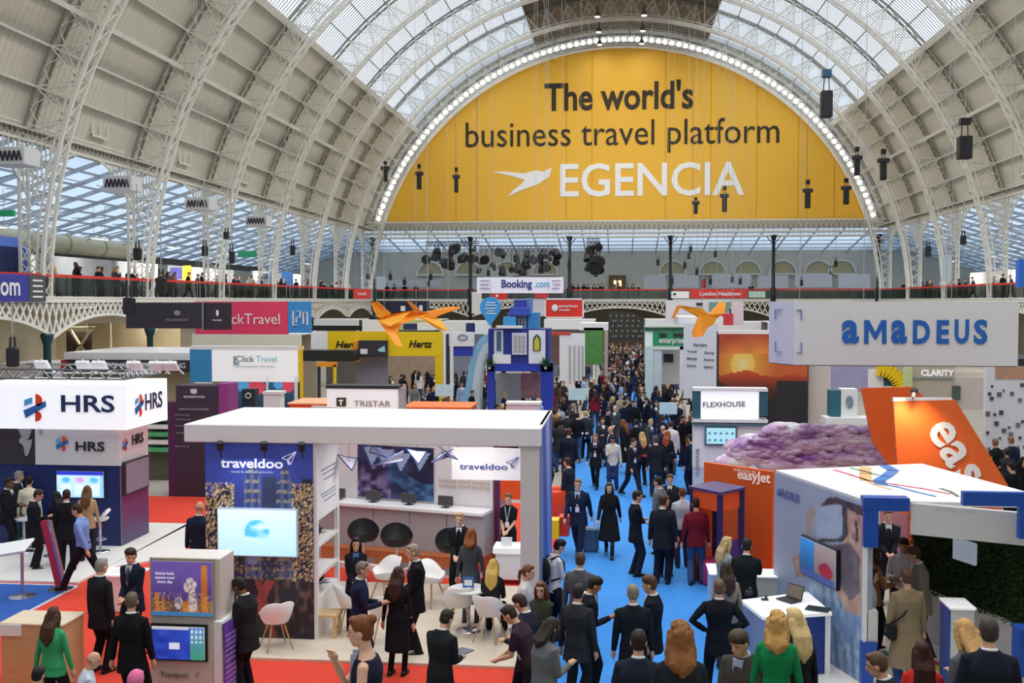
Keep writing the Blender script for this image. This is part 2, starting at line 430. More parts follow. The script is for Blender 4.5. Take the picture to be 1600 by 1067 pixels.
for s,nm in ((-1,'left'),(1,'right')):
    g=empty('balustrade',(s*HWD,0,0),label='white arched lattice gallery front with red handrail along the %s side'%nm,cat='balustrade')
    for i in range(NB+3):
        y=YF-BAY*(i+1)
        if y<0: break
        inst(me_f,'fascia_arch',g,loc=(0,y,0)); inst(me_rail,'handrail',g,loc=(0,y,0)); inst(me_bal,'balustrade_panel',g,loc=(0,y,0)); inst(me_po,'rail_posts',g,loc=(0,y,0))
    for i in range(NB+2):
        c=inst(me_c,'iron_column',None,loc=(s*HWD,YF-.5-BAY*i,0)); 
        c['label']='dark teal iron column under the %s gallery front, number %s from the far end'%(nm,['one','two','three','four','five','six','seven','eight','nine'][i]); c['category']='column'; c['group']='teal gallery columns'
    # gallery deck, wall, roof
    b=MB(); b.box((min(s*HWD,s*40),-8,GZ-.35),(max(s*HWD,s*40),124,GZ)); struct(b.build('trim_%d'%(3 if s<0 else 4),mat('#8d8a82',.8,noise=.08)))
    b=MB(); b.box((min(s*40,s*40.3),-8,-.1),(max(s*40,s*40.3),124,9.2)); struct(b.build('wall_'+nm,mat('#c9c1ac',.7,noise=.08,scale=.6)))
    gr=struct(empty('ceiling'))
    q=MB(); 
    q.add([(s*27.1,-8,13.3),(s*40.2,-8,9.1),(s*40.2,124,9.1),(s*27.1,124,13.3)],[(0,1,2,3)]); q.build('lean_to_glazing',glass('lean_glass',(.42,.50,.60),.26),gr)
    q=MB()
    for i in range(int(118/2.65)):
        y=YF+12-i*2.65; q.bar((s*27.1,y,13.15),(s*40.2,y,8.95),.10,.22)
    for j in range(1,9):
        t=j/9; q.bar((s*(27.1+13.1*t),-8,13.25-4.2*t),(s*(27.1+13.1*t),122,13.25-4.2*t),.08,.12)
    q.build('rafters',mat('#b7bcc2',.5,noise=0),gr)
    q=MB()
    for i in range(22):
        y=YF-i*5.3; 
        for k in range(6):
            t=k/6; q.bar((s*(27.1+13.1*t),y,11.9-2.6*t),(s*(27.1+13.1*(t+.5/6*2)),y,13.1-4.2*(t+1/6)),.05); 
        q.bar((s*27.1,y,11.9),(s*40.1,y,8.9),.06)
    q.build('tie_rods',mat('#9aa0a6',.5,noise=0),gr)
# ---- far gable: banner wall, gallery, columns
gab=struct(empty('wall_far'))
b=MB(); b.box((-41,122,-.1),(41,122.3,12.5)); b.build('wall_panel',mat('#cfcabd',.7,noise=.05,scale=.3),gab)
pts=[(-r*math.cos(a*D2R),EYE+r*math.sin(a*D2R)) for r,a in [(RS+.5,x) for x in np.linspace(17,163,60)]]
gab0=gab; gab=struct(empty('trim_6')); b=MB(); b.prism(pts,YF+.35,YF+.6,plane='xz'); b.build('gable_wall',mat('#b3b0a4',.7,noise=.05),gab); gab=struct(empty('ceiling'))
q=MB(); q.add([(-41,YF,13.4),(41,YF,13.4),(41,122.2,11.6),(-41,122.2,11.6)],[(0,1,2,3)]); q.build('lean_to_glazing',MATS['lean_glass'],gab)
q=MB()
for i in range(32): x=-41+i*2.65; q.bar((x,YF,13.2),(x,122,11.4),.10,.2)
for j in range(1,6): t=j/6; q.bar((-41,YF+12*t,13.3-1.8*t),(41,YF+12*t,13.3-1.8*t),.08,.1)
q.build('rafters',mat('#b7bcc2',.5,noise=0),gab)
q=MB(); q.box((-26,YF,GZ-.35),(26,122,GZ)); struct(q.build('trim_7',mat('#8d8a82',.8))); gab=gab0
# arched niches in the far wall
for i,x in enumerate([-22,-17.5,-13,-8.6,6,10.5,14.4,18.3,22.2,24.8]):
    m=MB(); pr=[(x+1.25*math.cos(a),9.0+1.25*math.sin(a)) for a in np.linspace(0,math.pi,13)]
    m.prism(pr,121.8,122.0,plane='xz'); m.build('arched_niche',mat('#b9ad86',.7,noise=.05),gab)
    m=MB(); po_=[(x+1.5*math.cos(a),9.0+1.5*math.sin(a)) for a in np.linspace(0,math.pi,13)]
    for p,q2 in zip(po_[:-1],po_[1:]): m.bar((p[0],121.75,p[1]),(q2[0],121.75,q2[1]),.18,.18)
    m.box((x-1.6,121.6,8.85),(x+1.6,121.9,9.02)); m.build('niche_moulding',M_gal,gab)
# far girder and valance
t=struct(empty('trim_5'))
q=MB()
for z in (14.15,13.0,12.55): q.bar((-HWD-1,YF-.3,z),(HWD+1,YF-.3,z),.14,.16)
for i in range(104):
    x=-26+i*.5; q.bar((x,YF-.3,13.0),(x+.5,YF-.3,14.1),.05); q.bar((x+.5,YF-.3,13.0),(x,YF-.3,14.1),.05)
    q.bar((x,YF-.3,12.55),(x+.25,YF-.3,13.0),.04); q.bar((x+.5,YF-.3,12.55),(x+.25,YF-.3,13.0),.04)
q.build('far_girder',M_iron,t)
xs=[-25.95+10.38*i for i in range(6)]
gf=empty('balustrade',(0,YF,0),label='white arched lattice gallery front with red handrail across the far end',cat='balustrade')
for i in range(5):
    M=Matrix.Translation((xs[i]+10.38,0,0))@Matrix.Rotation(math.pi/2,4,'Z')@Matrix.Diagonal((1,10.38/BAY,1,1))
    for me,n in ((me_f,'fascia_arch'),(me_rail,'handrail'),(me_bal,'balustrade_panel'),(me_po,'rail_posts')): inst(me,n,gf,M=M)
cm=MB(); cm.lathe([(.26,0),(.2,.4),(.17,5.5),(.28,5.6),(.28,7.2),(.18,7.3),(.16,12.0),(.34,12.5),(.5,12.6)],12); 
for a in range(4):
    d=Vector((math.cos(a*math.pi/2),math.sin(a*math.pi/2),0)); cm.bar(Vector((0,0,11.6)),Vector((0,0,12.6))+d*.8,.08)
me_fc=cm.mesh('iron_column',mat('#1d2528',.5,noise=0),True)
for i,x in enumerate(xs):
    c=inst(me_fc,'iron_column',None,loc=(x,YF-.1,0)); tag(c,'tall black iron column of the far gallery, %s from the left'%['first','second','third','fourth','fifth','sixth'][i],'column','black far columns')
# under the far gallery: back wall
b=MB(); b.box((-26,118,-.05),(26,118.2,GZ-.4)); b.build('back_wall',mat('#8f8777',.8,noise=.1),gab)
# near wall behind the camera and lower side walls
b=MB(); b.box((-41,-8.3,-.1),(41,-8,12)); pts=[(-r*math.cos(a*D2R),EYE+r*math.sin(a*D2R)) for r,a in [(RS+.5,x) for x in np.linspace(12,168,30)]]
b.prism(pts,-8.3,-8,plane='xz'); struct(b.build('wall_near',mat('#cfcabd',.7)))
# ---- yellow banner in the gable
bn=empty('banner',(0,YF+.1,0),label='huge yellow semicircular banner filling the far gable, black and white lettering',cat='banner')
RB=26.35; z0=14.2; a0=math.asin((z0-EYE)/RB)
pts=[(-RB*math.cos(a),EYE+RB*math.sin(a)) for a in np.linspace(a0,math.pi-a0,61)]
b=MB(); b.prism(pts,0,.12,plane='xz'); b.build('banner_cloth',mat('#f0b93c',.6,noise=.02,scale=.12,emit=0.),bn)
sm=MB()
for px in (712,745,885,925,1040,1083,1111,1183,1248,1262,1305):
    x=at(px,200,YF).x; h=math.sqrt(RB**2-x*x)+EYE
    sm.bar((x,-.02,z0+.1),(x,-.02,h-.3),.05,.01)
sm.build('banner_seams',mat('#c98f18',.6,noise=0),bn)
M_txt=mat('#2e2618',.6,noise=0); M_lw=mat('#f4f3f4',.5,noise=0)
def far(px,py): p=at(px,py,YF); return Vector((p.x,-.03,p.z))
ppm=15.08
fitw(text("The world's",3.9,bn,facing(far(966,152)),M_txt,.05,.085),228/F*YF)
fitw(text("business travel platform",3.75,bn,facing(far(969,209)),M_txt,.05,.0),482/F*YF)
fitw(text("EGENCIA",4.75,bn,facing(far(1018,283)),M_lw,.05,.06),282/F*YF)
# bird mark
def P(l): return [(far(*q).x,far(*q).z) for q in l]
m=MB(); m.prism(P([(768,268),(790,268),(818,271),(838,266),(848,268),(862,262),(858,276),(840,288),(812,298),(793,307),(803,296),(815,287),(820,281),(800,275)]),-.06,-.02,plane='xz'); m.build('bird_logo',M_lw,bn)
# ---- arc of bulbs round the banner
arc=empty('bulb_arc',(0,YF-.2,0),label='arc of round white bulbs on a dark rim around the yellow banner',cat='lights')
m=MB(); A=np.linspace(a0-.02,math.pi-a0+.02,91)
for a,b_ in zip(A[:-1],A[1:]):
    for r,w in ((26.45,.12),(27.25,.16)): m.bar((-r*math.cos(a),0,EYE+r*math.sin(a)),(-r*math.cos(b_),0,EYE+r*math.sin(b_)),w,.2)
m.build('rim',mat('#6a6d78',.4,noise=0),arc)
m=MB(); m.ell((0,0,0),(.235,.2,.235),10,6); me_b=m.mesh('bulb',mat('#fbfcff',.4,noise=0,emit=5.),True)
for a in np.linspace(a0+.01,math.pi-a0-.01,96): inst(me_b,'bulb',arc,loc=(-26.75*math.cos(a),-.12,EYE+26.75*math.sin(a)))
# ---- high-bay lamps on the roof's solid crown
lm=MB(); lm.lathe([(.06,.9),(.06,.5),(.16,.45),(.32,.1),(.34,0),(.3,.02),(.12,.3)],14); me_l=lm.mesh('lamp_shade',mat('#77746e',.4,noise=0),True)
lb=MB(); lb.ell((0,0,.06),(.25,.25,.1),10,6); me_lb=lb.mesh('lamp_bulb',mat('#fff6e0',.4,noise=0,emit=9.),True)
n=0
for i,y in enumerate([107.5,102.5,97,91,85,79,73,66,59,52,45,38,31,24,17,10,4]):
    for s in (-1,1):
        x=s*2.1; l=empty('ceiling_lamp',(x,y,31.6),label='round high-bay lamp under the dark roof crown, %s row'%('left' if s<0 else 'right'),cat='ceiling lamp',group='high-bay lamps under the roof crown, %s row'%('left' if s<0 else 'right'))
        inst(me_l,'lamp_shade',l); inst(me_lb,'lamp_bulb',l)
        r=MB(); r.bar((0,0,.9),(0,0,2.4),.04); r.build('hanger',M_irond,l)
        area_light('lamp_light',(0,0,-.08),.5,60 if y>100 else 420,(1,.95,.86),parent=l)

GRYM=mat('#a9a9ad',.5,noise=0)
q=MB(); q.box((-29,YF+.2,13.3),(29,YF+.34,14.5)); q.build('gable_sill',mat('#b9b6aa',.7,noise=.04),gab0)
for s_,n_ in ((-1,8),(1,9)):
    q=MB(); q.box((min(s_*27.05,s_*27.2),-8,13.15),(max(s_*27.05,s_*27.2),YF+.3,14.35)); struct(q.build('trim_%d'%n_,mat('#b9b6aa',.7,noise=.04)))
# strip lamps added to brighten the side galleries, above and below the deck
lt=MB(); lt.bevbox((-.15,-.9,0),(.15,.9,.09),.02); me_tube=lt.mesh('added_lamp_casing',mat('#e9e9e6',.4,noise=0)); lg_=MB(); lg_.box((-.11,-.85,-.012),(.11,.85,0)); me_tg=lg_.mesh('added_lamp_diffuser',mat('#fffaf0',.4,noise=0,emit=4.))
for s,nm in ((-1,'left'),(1,'right')):
    for i in range(6):
        y=50+i*10.6
        for z,w,pw,wh in ((9.6,31,330,'above'),(GZ-.445,32,300,'under')):
            l=empty('added_strip_lamp',(s*w,y,z),label='added white strip lamp %s the %s gallery, %s from the near end'%(wh,nm,['first','second','third','fourth','fifth','sixth'][i]),cat='lamp',group='added gallery strip lamps')
            inst(me_tube,'added_lamp_casing',l); inst(me_tg,'added_lamp_diffuser',l); area_light('lamp_light',(0,0,-.05),.3,pw,(1,.96,.88),sy=1.8,parent=l)
            if z>7:
                r=MB()
                for q in (-.7,.7): r.bar((0,q,.08),(0,q,2.0),.02)
                r.build('hanger',GRYM,l)
# ================================================================ PEOPLE
# figure space: feet at z=0, facing +Y, person's right is +X, 1.75 m tall
def ik(a,b,l1,l2,hint):
    a=Vector(a); b=Vector(b); d=b-a; L=min(d.length,(l1+l2)*.999); 
    if d.length>L: b=a+d.normalized()*L
    d=(b-a); L=max(d.length,.05); d.normalize()
    x=(l1*l1-l2*l2+L*L)/(2*L); h=math.sqrt(max(0,l1*l1-x*x)); hv=Vector(hint); hv=(hv-d*hv.dot(d)).normalized()
    return a+d*x+hv*h,b
POSES={ # hands/feet in figure space, lean deg (forward), head (pitch, yaw)
 'stand':dict(hR=(.27,.04,.80),hL=(-.27,.04,.80),fR=(.11,.02),fL=(-.11,-.03),lean=1,head=(6,0)),
 'stand2':dict(hR=(.25,.10,.84),hL=(-.29,-.02,.80),fR=(.14,.08),fL=(-.10,-.05),lean=0,head=(8,18)),
 'clasp':dict(hR=(.05,.25,.98),hL=(-.04,.27,.98),fR=(.12,.03),fL=(-.12,-.02),lean=1,head=(6,0)),
 'phone':dict(hR=(.09,.32,1.17),hL=(-.27,.05,.80),fR=(.10,.05),fL=(-.12,-.04),lean=3,head=(22,0)),
 'talk':dict(hR=(.16,.34,1.16),hL=(-.12,.30,1.10),fR=(.10,.06),fL=(-.12,-.04),lean=2,head=(4,-6)),
 'tablet':dict(hR=(.10,.32,1.07),hL=(-.11,.32,1.07),fR=(.10,.02),fL=(-.11,.0),lean=5,head=(26,0)),
 'walk':dict(hR=(.26,.22,.86),hL=(-.26,-.18,.84),fR=(.08,-.34),fL=(-.08,.32),lean=4,head=(6,0)),
 'stride':dict(hR=(.28,.20,.86),hL=(-.26,-.20,.84),fR=(.06,-.46),fL=(-.06,.42),lean=6,head=(12,0)),
 'akimbo':dict(hR=(.19,.05,1.02),hL=(-.19,.05,1.02),fR=(.18,.0),fL=(-.18,-.02),lean=-1,head=(4,0),elbow=(1,-.35,0)),
 'lean':dict(hR=(.22,.50,.92),hL=(-.10,.46,.96),fR=(.10,.0),fL=(-.12,-.14),lean=24,head=(20,0)),
 'face':dict(elbow=(.25,.1,-1),hL=(-.27,.02,.82),hR=(.03,.27,1.40),fR=(.10,.02),fL=(-.11,-.02),lean=2,head=(4,0)),
 'reach':dict(hR=(.12,.52,1.18),hL=(-.24,.12,.86),fR=(.10,.10),fL=(-.12,-.12),lean=9,head=(8,0)),
 'arms':dict(hR=(-.10,.19,1.16),hL=(.12,.20,1.13),fR=(.13,.02),fL=(-.13,-.03),lean=0,head=(5,0)),
 'sit':dict(hR=(.12,.38,.66),hL=(-.12,.38,.66),fR=(.14,.44),fL=(-.14,.42),lean=8,head=(12,0),sit=.50),
 'sitlean':dict(hR=(.16,.46,.74),hL=(-.08,.44,.76),fR=(.16,.36),fL=(-.12,.48),lean=20,head=(18,0),sit=.50),
}
class Fig:
    def __init__(s,pose,sex='m',build=1.):
        p=POSES[pose]; s.p=p; s.sex=sex; s.sit='sit' in p
        s.hz=.50+.06 if s.sit else .93
        s.hipw=.09; s.shw=.195 if sex=='m' else .165
        s.B=build
        s.pel=Vector((0,-.0,s.hz)); a=-p['lean']*D2R
        R=Matrix.Rotation(a,3,'X'); s.R=R
        s.up=lambda v: s.pel+R@Vector(v)         # torso-space point (z from the hip joint)
        s.shR=s.up((s.shw,0,.462)); s.shL=s.up((-s.shw,0,.462))
        s.neck=s.up((0,-.0,.57)); hp,hy=p['head']
        s.HR=Matrix.Rotation(a*.6,3,'X')@Matrix.Rotation(hy*D2R,3,'Z')@Matrix.Rotation(-hp*D2R,3,'X')
        s.hc=s.neck+s.HR@Vector((0,.025,.145))
        e=Vector(p.get('elbow',(.35,-1,-.25)))
        al1,al2=(.29,.26)
        s.eR,s.wR=ik(s.shR,p['hR'],al1,al2,e); s.eL,s.wL=ik(s.shL,p['hL'],al1,al2,(-e.x,e.y,e.z))
        s.hpR=s.pel+Vector((s.hipw,0,-.02)); s.hpL=s.pel+Vector((-s.hipw,0,-.02))
        s.kR,s.aR=ik(s.hpR,(p['fR'][0],p['fR'][1],.085+(.06 if p['fR'][1]<-.3 else 0)),.43,.43,(0.05,1,0)); s.kL,s.aL=ik(s.hpL,(p['fL'][0],p['fL'][1],.085),.43,.43,(-.05,1,0))
    def head(s,m):
        def H(x,y,z): return s.hc+s.HR@Vector((x,y,z))
        M=Matrix.Translation(s.hc)@s.HR.to_4x4()
        m.ell((0,-.005,.02),(.075,.096,.105),18,12,M=M)
        m.ell((0,.02,-.05),(.056,.072,.075),14,8,M=M)
        m.ell((0,.05,-.095),(.032,.032,.026),10,6,M=M)
        m.tube([H(0,.088,.01),H(0,.107,-.022),H(0,.10,-.035)],[.009,.016,.011],8)
        m.tube([H(-.022,.083,-.058),H(0,.09,-.058),H(.022,.083,-.058)],.009,6)
        for q in (-1,1):
            m.ell((q*.077,-.005,-.01),(.012,.022,.032),8,6,M=M)
            m.tube([H(q*.012,.088,.028),H(q*.03,.087,.032),H(q*.048,.074,.026)],.008,6)
        m.tube([s.neck+s.R@Vector((0,-.012,-.10)),H(0,-.022,-.07)],[.058,.052],12)
    def eyes(s,m):
        M=Matrix.Translation(s.hc)@s.HR.to_4x4()
        for q in (-1,1): m.ell((q*.031,.0835,.005),(.010,.006,.005),8,6,M=M)
        for q in (-1,1):
            m.tube([M@Vector((q*.013,.0935,.031)),M@Vector((q*.03,.0925,.036)),M@Vector((q*.05,.078,.029))],.003,5)
    def hand(s,m,w,e,side):
        d=(w-e).normalized(); t=Vector((0,0,1)).cross(d)
        t=t.normalized() if t.length>.1 else Vector((1,0,0))*side
        if d.z<-.8: t=Vector((0,1,0))     # hanging: thumb forward
        n=d.cross(t)
        c=w+d*.045
        m.tube([w-d*.01,w+d*.03,w+d*.075,w+d*.092],[.026,.033,.036,.024],10)
        inw=-n*side
        for i,(o,L) in enumerate(((.028,.066),(.010,.076),(-.009,.07),(-.027,.054))):
            b0=w+d*.075+t*o; b1=b0+d*L*.5+inw*.006; b2=b1+(d*.72+inw*.7).normalized()*L*.5
            m.tube([b0-d*.03,b0,b1,b2],[.0105,.0105,.0095,.0075],6)
        b0=w+d*.03+t*.028; m.tube([b0-d*.01,b0+t*.022+d*.02,b0+t*.03+d*.05],[.012,.0115,.009],6)
    def body(s,full=True):
        m=MB(); s.head(m)
        for sh,e,w,sd in ((s.shR,s.eR,s.wR,1),(s.shL,s.eL,s.wL,-1)):
            m.tube([s.up((0,0,.48)),sh,sh*.5+e*.5,e,e*.5+w*.5,w],[.05,.046,.041,.036,.034,.026],10); s.hand(m,w,e,sd)
        # trunk
        s.trunk(m,-.012)
        for h,k,a in ((s.hpR,s.kR,s.aR),(s.hpL,s.kL,s.aL)):
            m.tube([s.pel+Vector((0,0,.02)),h,h*.5+k*.5,k,k*.6+a*.4,a,a-Vector((0,0,.04))],[.07,.082,.07,.052,.052,.036,.035],10)
            m.tube([a+Vector((0,-.03,-.045)),a+Vector((0,.06,-.05)),a+Vector((0,.15,-.062))],[.036,.036,.025],8)
        return m
    def trunk(s,m,g,z0=-.08,z1=.56,flare=0.):
        f=s.sex=='f'; B=s.B
        prof=[(-.08,.155,.105),(0.,.165,.11),(.10,.145 if not f else .13,.10),(.18,.14 if not f else .12,.098),(.30,.165 if not f else .14,.118 if not f else .115),(.40,.178 if not f else .152,.118),(.46,.16 if not f else .138,.10),(.51,.115,.082),(.555,.075,.066),(.575,.06,.06)]
        rings=[]; N=20
        for z,rx,ry in prof:
            if z<z0-.001 or z>z1+.02: continue
            rings.append((z,(rx+g)*B,(ry+g)*B))
        vs=[];fs=[]
        for z,rx,ry in rings:
            for k in range(N):
                a=2*math.pi*k/N; c_,s_=math.cos(a),math.sin(a); q=.8
                vs.append(s.up((rx*math.copysign(abs(c_)**q,c_),ry*math.copysign(abs(s_)**q,s_)+(-.01 if z>.3 else .0),z)))
        for i in range(len(rings)-1):
            for k in range(N): l=(k+1)%N; fs.append((i*N+k,i*N+l,(i+1)*N+l,(i+1)*N+k))
        fs+=[tuple(range(N-1,-1,-1)),tuple(range((len(rings)-1)*N,len(rings)*N))]
        m.add(vs,fs)
    def top(s,kind):
        """kind: suit / shirt / tee / coat / sleeveless / dress / knit"""
        m=MB(); g={'suit':.022,'coat':.03,'knit':.018,'shirt':.012,'tee':.012,'sleeveless':.010,'dress':.014}[kind]
        s.trunk(m,g,z0=-.08,z1=.56 if kind!='sleeveless' else .50)
        r0={'suit':.068,'coat':.073,'knit':.062,'shirt':.058,'tee':.06,'sleeveless':.055,'dress':.056}[kind]
        r0*=1 if s.sex=='m' else .88
        for sh,e,w in ((s.shR,s.eR,s.wR),(s.shL,s.eL,s.wL)):
            inn=s.up((0,0,.46)); d=(w-e).normalized()
            if kind!='sleeveless': m.tube([s.up((0,-.005,.53)),s.up(((.1 if sh is s.shR else -.1),-.005,.50)),sh*.96+inn*.04],[.058,.05,r0*.92],12)
            if kind=='sleeveless': m.tube([inn,sh*.8+inn*.2],[r0,r0*.9],12)
            elif kind=='tee': m.tube([inn,sh,sh*.45+e*.55,sh*.25+e*.75],[r0,r0,r0*.95,r0*.9],12)
            else: m.tube([inn,sh,sh*.5+e*.5,e,e*.5+w*.5,w-d*.01],[r0,r0,r0*.88,r0*.78,r0*.7,r0*.58],12)
        # skirts of the garment
        L={'suit':.20,'knit':.12,'coat':.52,'dress':.50}.get(kind,0)
        if L and not s.sit:
            vs=[];fs=[];N=20; K=[0,.25,.5,.75,1]
            for i,t in enumerate(K):
                fl_={'suit':.02,'knit':.01,'coat':.07,'dress':.03}[kind]*t
                for k in range(N):
                    a=2*math.pi*k/N; c_,s_=math.cos(a),math.sin(a)
                    b=s.up((0,0,0)) ; vs.append(Vector((b.x+(.165+g+fl_)*s.B*math.copysign(abs(c_)**.85,c_),b.y+(.11+g+fl_*1.2)*s.B*math.copysign(abs(s_)**.85,s_)+0.005,b.z-.02-L*t)))
            for i in range(len(K)-1):
                for k in range(N): l=(k+1)%N; fs.append((i*N+k,(i+1)*N+k,(i+1)*N+l,i*N+l))
            fs+=[tuple(range(N)),tuple(range(len(K)*N-1,(len(K)-1)*N-1,-1))]
            m.add(vs,fs)
        elif L and kind in('dress','coat'):
            for h,k in ((s.hpR,s.kR),(s.hpL,s.kL)): m.tube([s.pel,h,k],[.11,.11,.085],12)
        return m
    def legs(s,kind='trousers'):
        m=MB(); r=1. if s.sex=='m' else .9; w=1 if kind=='trousers' else .78
        vs=[];fs=[];N=16
        if not s.sit: m.tube([s.pel+Vector((0,0,.10)),s.pel+Vector((0,0,-.06))],[.115,.12],14)
        m.ell((s.pel.x,s.pel.y-.0,s.pel.z-.01),(.165*r,.118,.12),16,8)
        for h,k,a in ((s.hpR,s.kR,s.aR),(s.hpL,s.kL,s.aL)):
            m.tube([s.pel+Vector((0,0,.02)),h,h*.5+k*.5,k,k*.5+a*.5,a-Vector((0,0,.02))],[.095*r,.106*r,.096*r*(.5+.5*w),.077*r*(.3+.7*w),.072*r*w,.068*r*w],12)
        return m
    def shoe(s,a,heel=0):
        m=MB(); z=a.z-.085
        y0=a.y
        m.tube([(a.x,y0-.075,z+.045),(a.x,y0-.03,z+.05),(a.x,y0+.06,z+.044),(a.x,y0+.13,z+.035),(a.x,y0+.175,z+.028)],[.03,.045,.044,.04,.022],10)
        m.box((a.x-.036,y0-.09,z+.0),(a.x+.036,y0+.15,z+.02)); return m
    def hair(s,kind):
        m=MB(); M=Matrix.Translation(s.hc)@s.HR.to_4x4()
        def H(x,y,z): return M@Vector((x,y,z))
        if kind=='bald':
            m.tube([H(-.075,.0,-.0),H(-.07,-.06,.0),H(0,-.098,-.0),H(.07,-.06,.0),H(.075,0,.0)],[.012,.02,.022,.02,.012],8); return m
        # cap: sits back over the skull, leaving the face
        m.ell((0,-.018,.038),(.084,.098,.098),18,12,M=M)
        m.ell((0,-.04,-.01),(.078,.07,.075),14,8,M=M)
        m.ell((0,.045,.098),(.06,.045,.03),12,6,M=M)
        if kind=='short': pass
        if kind=='thick': m.ell((0,.01,.075),(.086,.095,.07),14,8,M=M)
        if kind in('long','curly','bob'):
            L={'long':.30,'curly':.17,'bob':.12}[kind]; w={'long':.07,'curly':.10,'bob':.085}[kind]
            bk=s.up((0,-.135,.0)).y-s.up((0,0,0)).y
            a=H(0,-.06,0); zz=Vector((0,0,-1))
            m.ell((0,-.045,-.03),(.092,.075,.11),14,10,M=M)
            for q in (-1,-.5,0,.5,1):
                L_=L-.07*abs(q)
                m.tube([H(q*.055,-.055,.02),H(q*.066,-.078,-.07),s.neck+s.R@Vector((q*.07,-.105,-.0)),s.neck+s.R@Vector((q*.075,-.128,.04-L_*.7)),s.neck+s.R@Vector((q*.06,-.13,.04-L_))],[.042,.045,.041,.038,.026],8)
            for q in (-1,1): m.tube([H(q*.072,.02,.05),H(q*.082,.02,-.04),s.neck+s.R@Vector((q*.085,.01,-.02)),s.neck+s.R@Vector((q*.09,.04,.06-L*.8))],[.022,.026,.028,.014],8)
            if kind=='curly':
                r_=random.Random(3)
                for i in range(150):
                    a_=r_.uniform(math.pi*.93,2.07*math.pi); t=r_.uniform(-.27,.06)
                    wv=.088+.022*min(1,max(0,(.02-t)/.12))
                    m.ell((wv*math.cos(a_),-.045+.082*math.sin(a_),t),(.024,.024,.03),8,6,M=M)
                for i in range(40):
                    a_=r_.uniform(0,2*math.pi); e_=r_.uniform(.35,1.5); m.ell((.083*math.cos(a_)*math.cos(e_),-.02+.097*math.sin(a_)*math.cos(e_)*(1 if math.sin(a_)<0 else .8),.045+.092*math.sin(e_)),(.02,.02,.018),8,6,M=M)
        if kind=='ponytail':
            m.tube([H(0,-.095,.03),H(0,-.145,.0),H(0,-.15,-.10),H(0,-.13,-.19)],[.022,.032,.03,.01],8)
        if kind=='bun': m.ell((0,-.10,.09),(.045,.045,.042),12,8,M=M); 
        if kind=='scarf':
            m.ell((0,-.01,.02),(.095,.11,.12),16,10,M=M); m.tube([H(0,-.02,-.08),s.up((0,0,.46))],[.085,.13],14)
        return m
    def chest(s,m,pts,g,th=.006,mi=0):
        """strip of cloth lying on the chest; pts (x,z) quads as polygon in torso space"""
        def Y(x,z):
            zz=[(.05,.10),(.18,.10),(.30,.118),(.40,.118),(.47,.10),(.53,.078),(.6,.06)]; ry=zz[-1][1]
            for (a,b),(c,d) in zip(zz[:-1],zz[1:]):
                if a<=z<=c: ry=b+(d-b)*(z-a)/(c-a); break
            if z<.05: ry=.10
            rx=.165; ry+=g; return ry*(max(.05,1-(abs(x)/(rx+g))**2.5))**.4-.006
        n=len(pts); vs=[s.up((x,Y(x,z)*s.B+th,z)) for x,z in pts]+[s.up((x,Y(x,z)*s.B-.03,z)) for x,z in pts]
        m.add(vs,[tuple(range(n)),tuple(range(2*n-1,n-1,-1))]+[(i,(i+1)%n+0,(i+1)%n+n,i+n)[::-1] for i in range(n)],mi)
VOX={}
def remesh(mb,name,mats,vox,smooth=2):
    me=mb.mesh(name,mats); o=bpy.data.objects.new('tmp',me); COL.objects.link(o)
    r=o.modifiers.new('r','REMESH'); r.mode='VOXEL'; r.voxel_size=vox; r.use_smooth_shade=True
    if smooth: q=o.modifiers.new('s','SMOOTH'); q.iterations=smooth; q.factor=.5
    dg=bpy.context.evaluated_depsgraph_get(); nm=bpy.data.meshes.new_from_object(o.evaluated_get(dg)); nm.name=name
    bpy.data.objects.remove(o); bpy.data.meshes.remove(me)
    nm.polygons.foreach_set('use_smooth',[True]*len(nm.polygons)); return nm
M0=mat('#808080',.8,noise=0)
M_eye=mat('#2a1d18',.4,noise=0)
def template(pose,sex,top,hair,legs,fine):
    k=(pose,sex,top,hair,legs,fine)
    if k in VOX: return VOX[k]
    f=Fig(pose,sex); v=.0125 if fine else .017; P={}
    def once(kk,fn):
        if kk not in VOX: VOX[kk]=fn()
        return VOX[kk]
    P['body']=once(('b',pose,sex,fine),lambda: remesh(f.body(),'body',M0,.0105 if fine else .015,1))
    P['eyes']=once(('e',pose,sex),lambda:(lambda m:(f.eyes(m),m.mesh('eyes',M_eye,True))[1])(MB()))
    tn={'suit':'jacket','coat':'coat','knit':'jumper','shirt':'shirt','tee':'t_shirt','sleeveless':'sleeveless_top','dress':'dress'}[top]
    P[tn]=once(('t',pose,sex,top,fine),lambda: remesh(f.top(top),tn,M0,v,2))
    if legs!='none': P['trousers']=once(('l',pose,sex,legs,fine),lambda: remesh(f.legs('trousers' if legs=='trousers' else 'slim'),'trousers',M0,v,2))
    P['shoe']=once(('s',pose,sex,0),lambda:f.shoe(f.aR).mesh('shoe',M0,True)); P['shoe#2']=once(('s',pose,sex,1),lambda:f.shoe(f.aL).mesh('shoe',M0,True))
    P['hair']=once(('h',pose,sex,hair,fine),lambda: remesh(f.hair(hair),'hair',M0,.011 if fine else .015,1))
    if top=='suit':
        def cf():
            m=MB(); pts=[f.up((.056*math.cos(a),-.004+.06*math.sin(a),.572+.012*math.sin(-a))) for a in np.linspace(0,2*math.pi,17)[:-1]]; m.tube(pts,.017,6,closed=True); return m.mesh('shirt_collar',M0,True)
        P['shirt_collar']=once(('cl',pose,sex),cf)
    if top in('suit','coat'):
        def sf():
            m=MB(); f.chest(m,[(-.055,.56),(.055,.56),(.05,.48),(.0,.20),(-.05,.48)][::-1],.024); return m.mesh('shirt_front',M0)
        P['shirt_front']=once(('sf',pose,sex),sf)
    VOX[k]=(P,f); return VOX[k]
